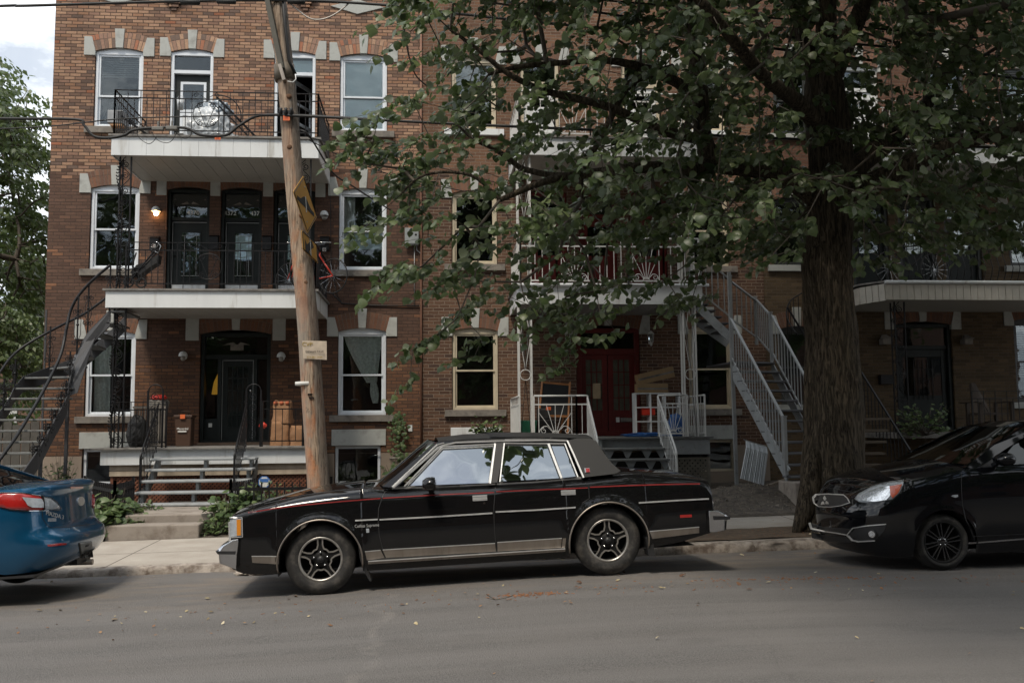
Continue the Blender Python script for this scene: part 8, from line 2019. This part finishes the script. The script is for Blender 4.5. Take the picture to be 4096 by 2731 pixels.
# galvanised window well
a, c = atY(2960,1912,16.9), atY(3053,1940,16.9); tl_, tr_ = atY(2988,1764,16.9), atY(3072,1790,16.9); rows = []
for j in range(9):
    f = j/8; L_, R2 = a.lerp(tl_, min(1, f*1.12)), c.lerp(tr_, min(1, f*1.12)); cv = max(0, f-.82)/.18; row = []
    for i in range(161): g_ = i/160; p = L_.lerp(R2, g_); row.append(p+V((0, .22*cv+.008*math.sin(g_*94), .03*math.sin(cv*1.57)-.0)))
    rows.append(row)
w_ = MB().grid(rows, False); o = w_.build('window_well', mat('galvanised_steel', (.40,.42,.43), .35, metal=.7, var=.12), None); so_ = o.modifiers.new('t', 'SOLIDIFY'); so_.thickness = .012; tag(o, 'curved sheet of corrugated galvanised steel leaning by the steel stair', 'window well')
# timber and rubble in the yard
for (x0,y0,x1,y1,d,w__,lb) in ((3035,1957,3150,1915,15.9,.14,'weathered timber board lying on the rubble under the steel stair'),(2830,1965,2900,1950,16.2,.10,'short board end on the soil under the right porch')):
    p, q = atY(x0,y0,d), atY(x1,y1,d); tag(MB().bar(p, q, w__, .04).build('board', mat('old_board', (.20,.16,.12), .85, var=.2, vs=12)), lb, 'board')
rb = MB(); random.seed(44)
for k in range(1500):
    x = random.gauss(5.2,1.1); y = random.uniform(14.1,18.2); 
    if not 3.2 < x < 8: continue
    zz = side_z(x,y)+.30*math.exp(-((x-5.4)/1.2)**2-((y-15.6)/.9)**2); s = random.uniform(.008,.034); q = [V((random.gauss(0,1),random.gauss(0,1),random.gauss(0,1))).normalized()*s*random.uniform(.6,1.2) for _ in range(4)]
    rb.add([V((x,y,zz+s*.6))+v for v in q], [(0,1,2),(0,2,3),(0,3,1),(1,3,2)])
tag(rb.build('rubble', mat('rubble_stones', (.19,.165,.135), .9, var=.45, vs=5), None, fix=False), 'loose rubble and chips covering the yard under the steel stair', 'rubble', kind='stuff')
# lounge chair on the far right porch
c = atY(3955,1660,18.0); ch = thing('lounge_chair', (c.x,18,1.4), 'dark wooden slatted lounge chair on the shaded right porch', 'chair'); wm = mat('dark_brown_wood', (.06,.045,.035), .7, var=.2)
for k in range(7):
    a_ = R_(90+(k-3)*7); MB().bar((c.x+.05*(k-3),18.2,1.78),(c.x+.05*(k-3)+math.cos(a_)*.78*.4,18.5,1.78+.62*math.sin(a_)), .075,.018).build('back_slat', wm, ch)
MB().box(c.x-.28,c.x+.28,17.75,18.25,1.74,1.78).build('seat', wm, ch)
for sx in (-1,1): MB().box(c.x+sx*.36-.06,c.x+sx*.36+.06,17.65,18.3,1.98,2.0).build('arm', wm, ch); MB().box(c.x+sx*.33-.03,c.x+sx*.33+.03,17.7,17.76,1.4,1.98).build('leg', wm, ch); MB().box(c.x+sx*.3-.03,c.x+sx*.3+.03,18.2,18.26,1.4,1.98).build('leg', wm, ch)
# back yard wall and fence seen through the curved stair
M['dfence'] = mat('dark_weathered_fence', (.075,.07,.06), .85, var=.25)
bf = thing('board_fence', (-10,20.5,.2), 'grey wooden board fence and gate behind the curved stair', 'fence'); 
for k in range(26): MB().box(-12.4+.185*k, -12.4+.185*k+.165, 20.5+.01*(k%2), 20.53+.01*(k%2), .1, 1.75+.04*math.sin(k*2.1)).build('board', M['dfence'], bf)
MB().box(-12.5,-7.7,20.54,20.58,.5,.58).box(-12.5,-7.7,20.54,20.58,1.45,1.53).build('rail', M['deck'], bf)
hb = thing('far_house', (-24,62,0), 'blurred brick house far behind the trees at the left edge', 'building'); MB().box(-34,-18,60,70,0,7.5).build('wall', M['brick2'], hb)
for k in range(5): MB().box(-32+2.8*k,-30.8+2.8*k,59.9,59.98,2+0,3.6).build('window', M['stone'], hb)
# ------------------------------------------------------------------ litter on the road
def litter():
    random.seed(61); pos, tip, nr, sz = [], [], [], []
    for k in range(360):
        r = random.random()
        if r < .55: y = random.gauss(8.55,.45); x = random.uniform(-5,7)
        elif r < .8: y = random.uniform(11.1,11.5); x = random.uniform(-6,8)
        elif r < .9: y = random.uniform(3.2,8.2); x = random.uniform(-3.5,5.5)
        else: y = random.uniform(11.8,13.6); x = random.uniform(1.5,7)
        z = road_z(x,y) if y < 11.5 else side_z(x,y)+.02
        pos.append((x,y,z+.006+random.random()*.01)); a = random.uniform(0,6.28); tip.append((math.cos(a),math.sin(a),random.uniform(-.1,.25))); nr.append((random.gauss(0,.35),random.gauss(0,.35),1)); sz.append(random.uniform(.012,.036) if random.random() < .93 else .055)
    m = bpy.data.materials.new('dry_leaf'); t = NT(m); a = t.n('ShaderNodeAttribute', attribute_name='rnd').outputs['Fac']
    t.bsdf(t.ramp(a, [(0,(.09,.05,.03)),(.35,(.20,.10,.05)),(.6,(.28,.17,.09)),(.8,(.12,.11,.06)),(.93,(.45,.36,.20)),(1,(.5,.45,.33))]), .8)
    o = leaves_mesh('fallen_leaves', pos, tip, nr, sz, m, None); tag(o, 'dry leaves and bits scattered over the asphalt, kerb and planted strip', 'leaf litter', kind='stuff')
    b = MB()
    for k in range(420):
        r = random.random(); cx, cy = ((.9,8.45) if r < .3 else (3.6,8.9) if r < .6 else (random.uniform(-1,6.5),random.gauss(8.6,.2)) if r < .8 else (random.uniform(2.4,6),random.uniform(11.8,12.6)))
        x, y = random.gauss(cx,.16 if r < .3 else .7), random.gauss(cy,.05 if r < .3 else .06); z = (road_z(x,y) if y < 11.5 else side_z(x,y)+.02)+.004; a_ = random.uniform(0,3.14); L = random.uniform(.01,.035)
        b.bar((x,y,z),(x+L*math.cos(a_),y+L*math.sin(a_),z+.004), .004)
    tag(b.build('seed_litter', mat('rusty_seed_litter', (.26,.11,.045), .9, var=.3)), 'rusty brown seed scraps swept together on the asphalt beside the sedan', 'leaf litter', kind='stuff')
litter()
p = atY(1995,2362,8.3); z_ = road_z(p.x,8.3); b = MB(); b.tube([(p.x-.1,8.33,z_+.02),(p.x-.03,8.28,z_+.012),(p.x+.05,8.3,z_+.02),(p.x+.13,8.36,z_+.03)], .004, 5).tube([(p.x-.03,8.28,z_+.012),(p.x-.09,8.25,z_+.05),(p.x-.11,8.24,z_+.07)], .003, 4).tube([(p.x+.05,8.3,z_+.02),(p.x+.07,8.24,z_+.01)], .003, 4)
tag(b.build('fallen_twig', M['twig']), 'small forked dry twig lying on the asphalt below the sedan door', 'twig')
p = atY(1010,2286,11.1); blob('crumpled_litter', (p.x,11.15,road_z(p.x,11.15)+.035), .13, mat('soiled_paper', (.5,.44,.38), .8, bump=.02, bs=20), 'crumpled pale paper litter at the kerb under the sedan bumper', 'litter', 2, (1.5,.7,.35), .4)
# trees across the street (they shade the road edge and are mirrored in panes and paint)
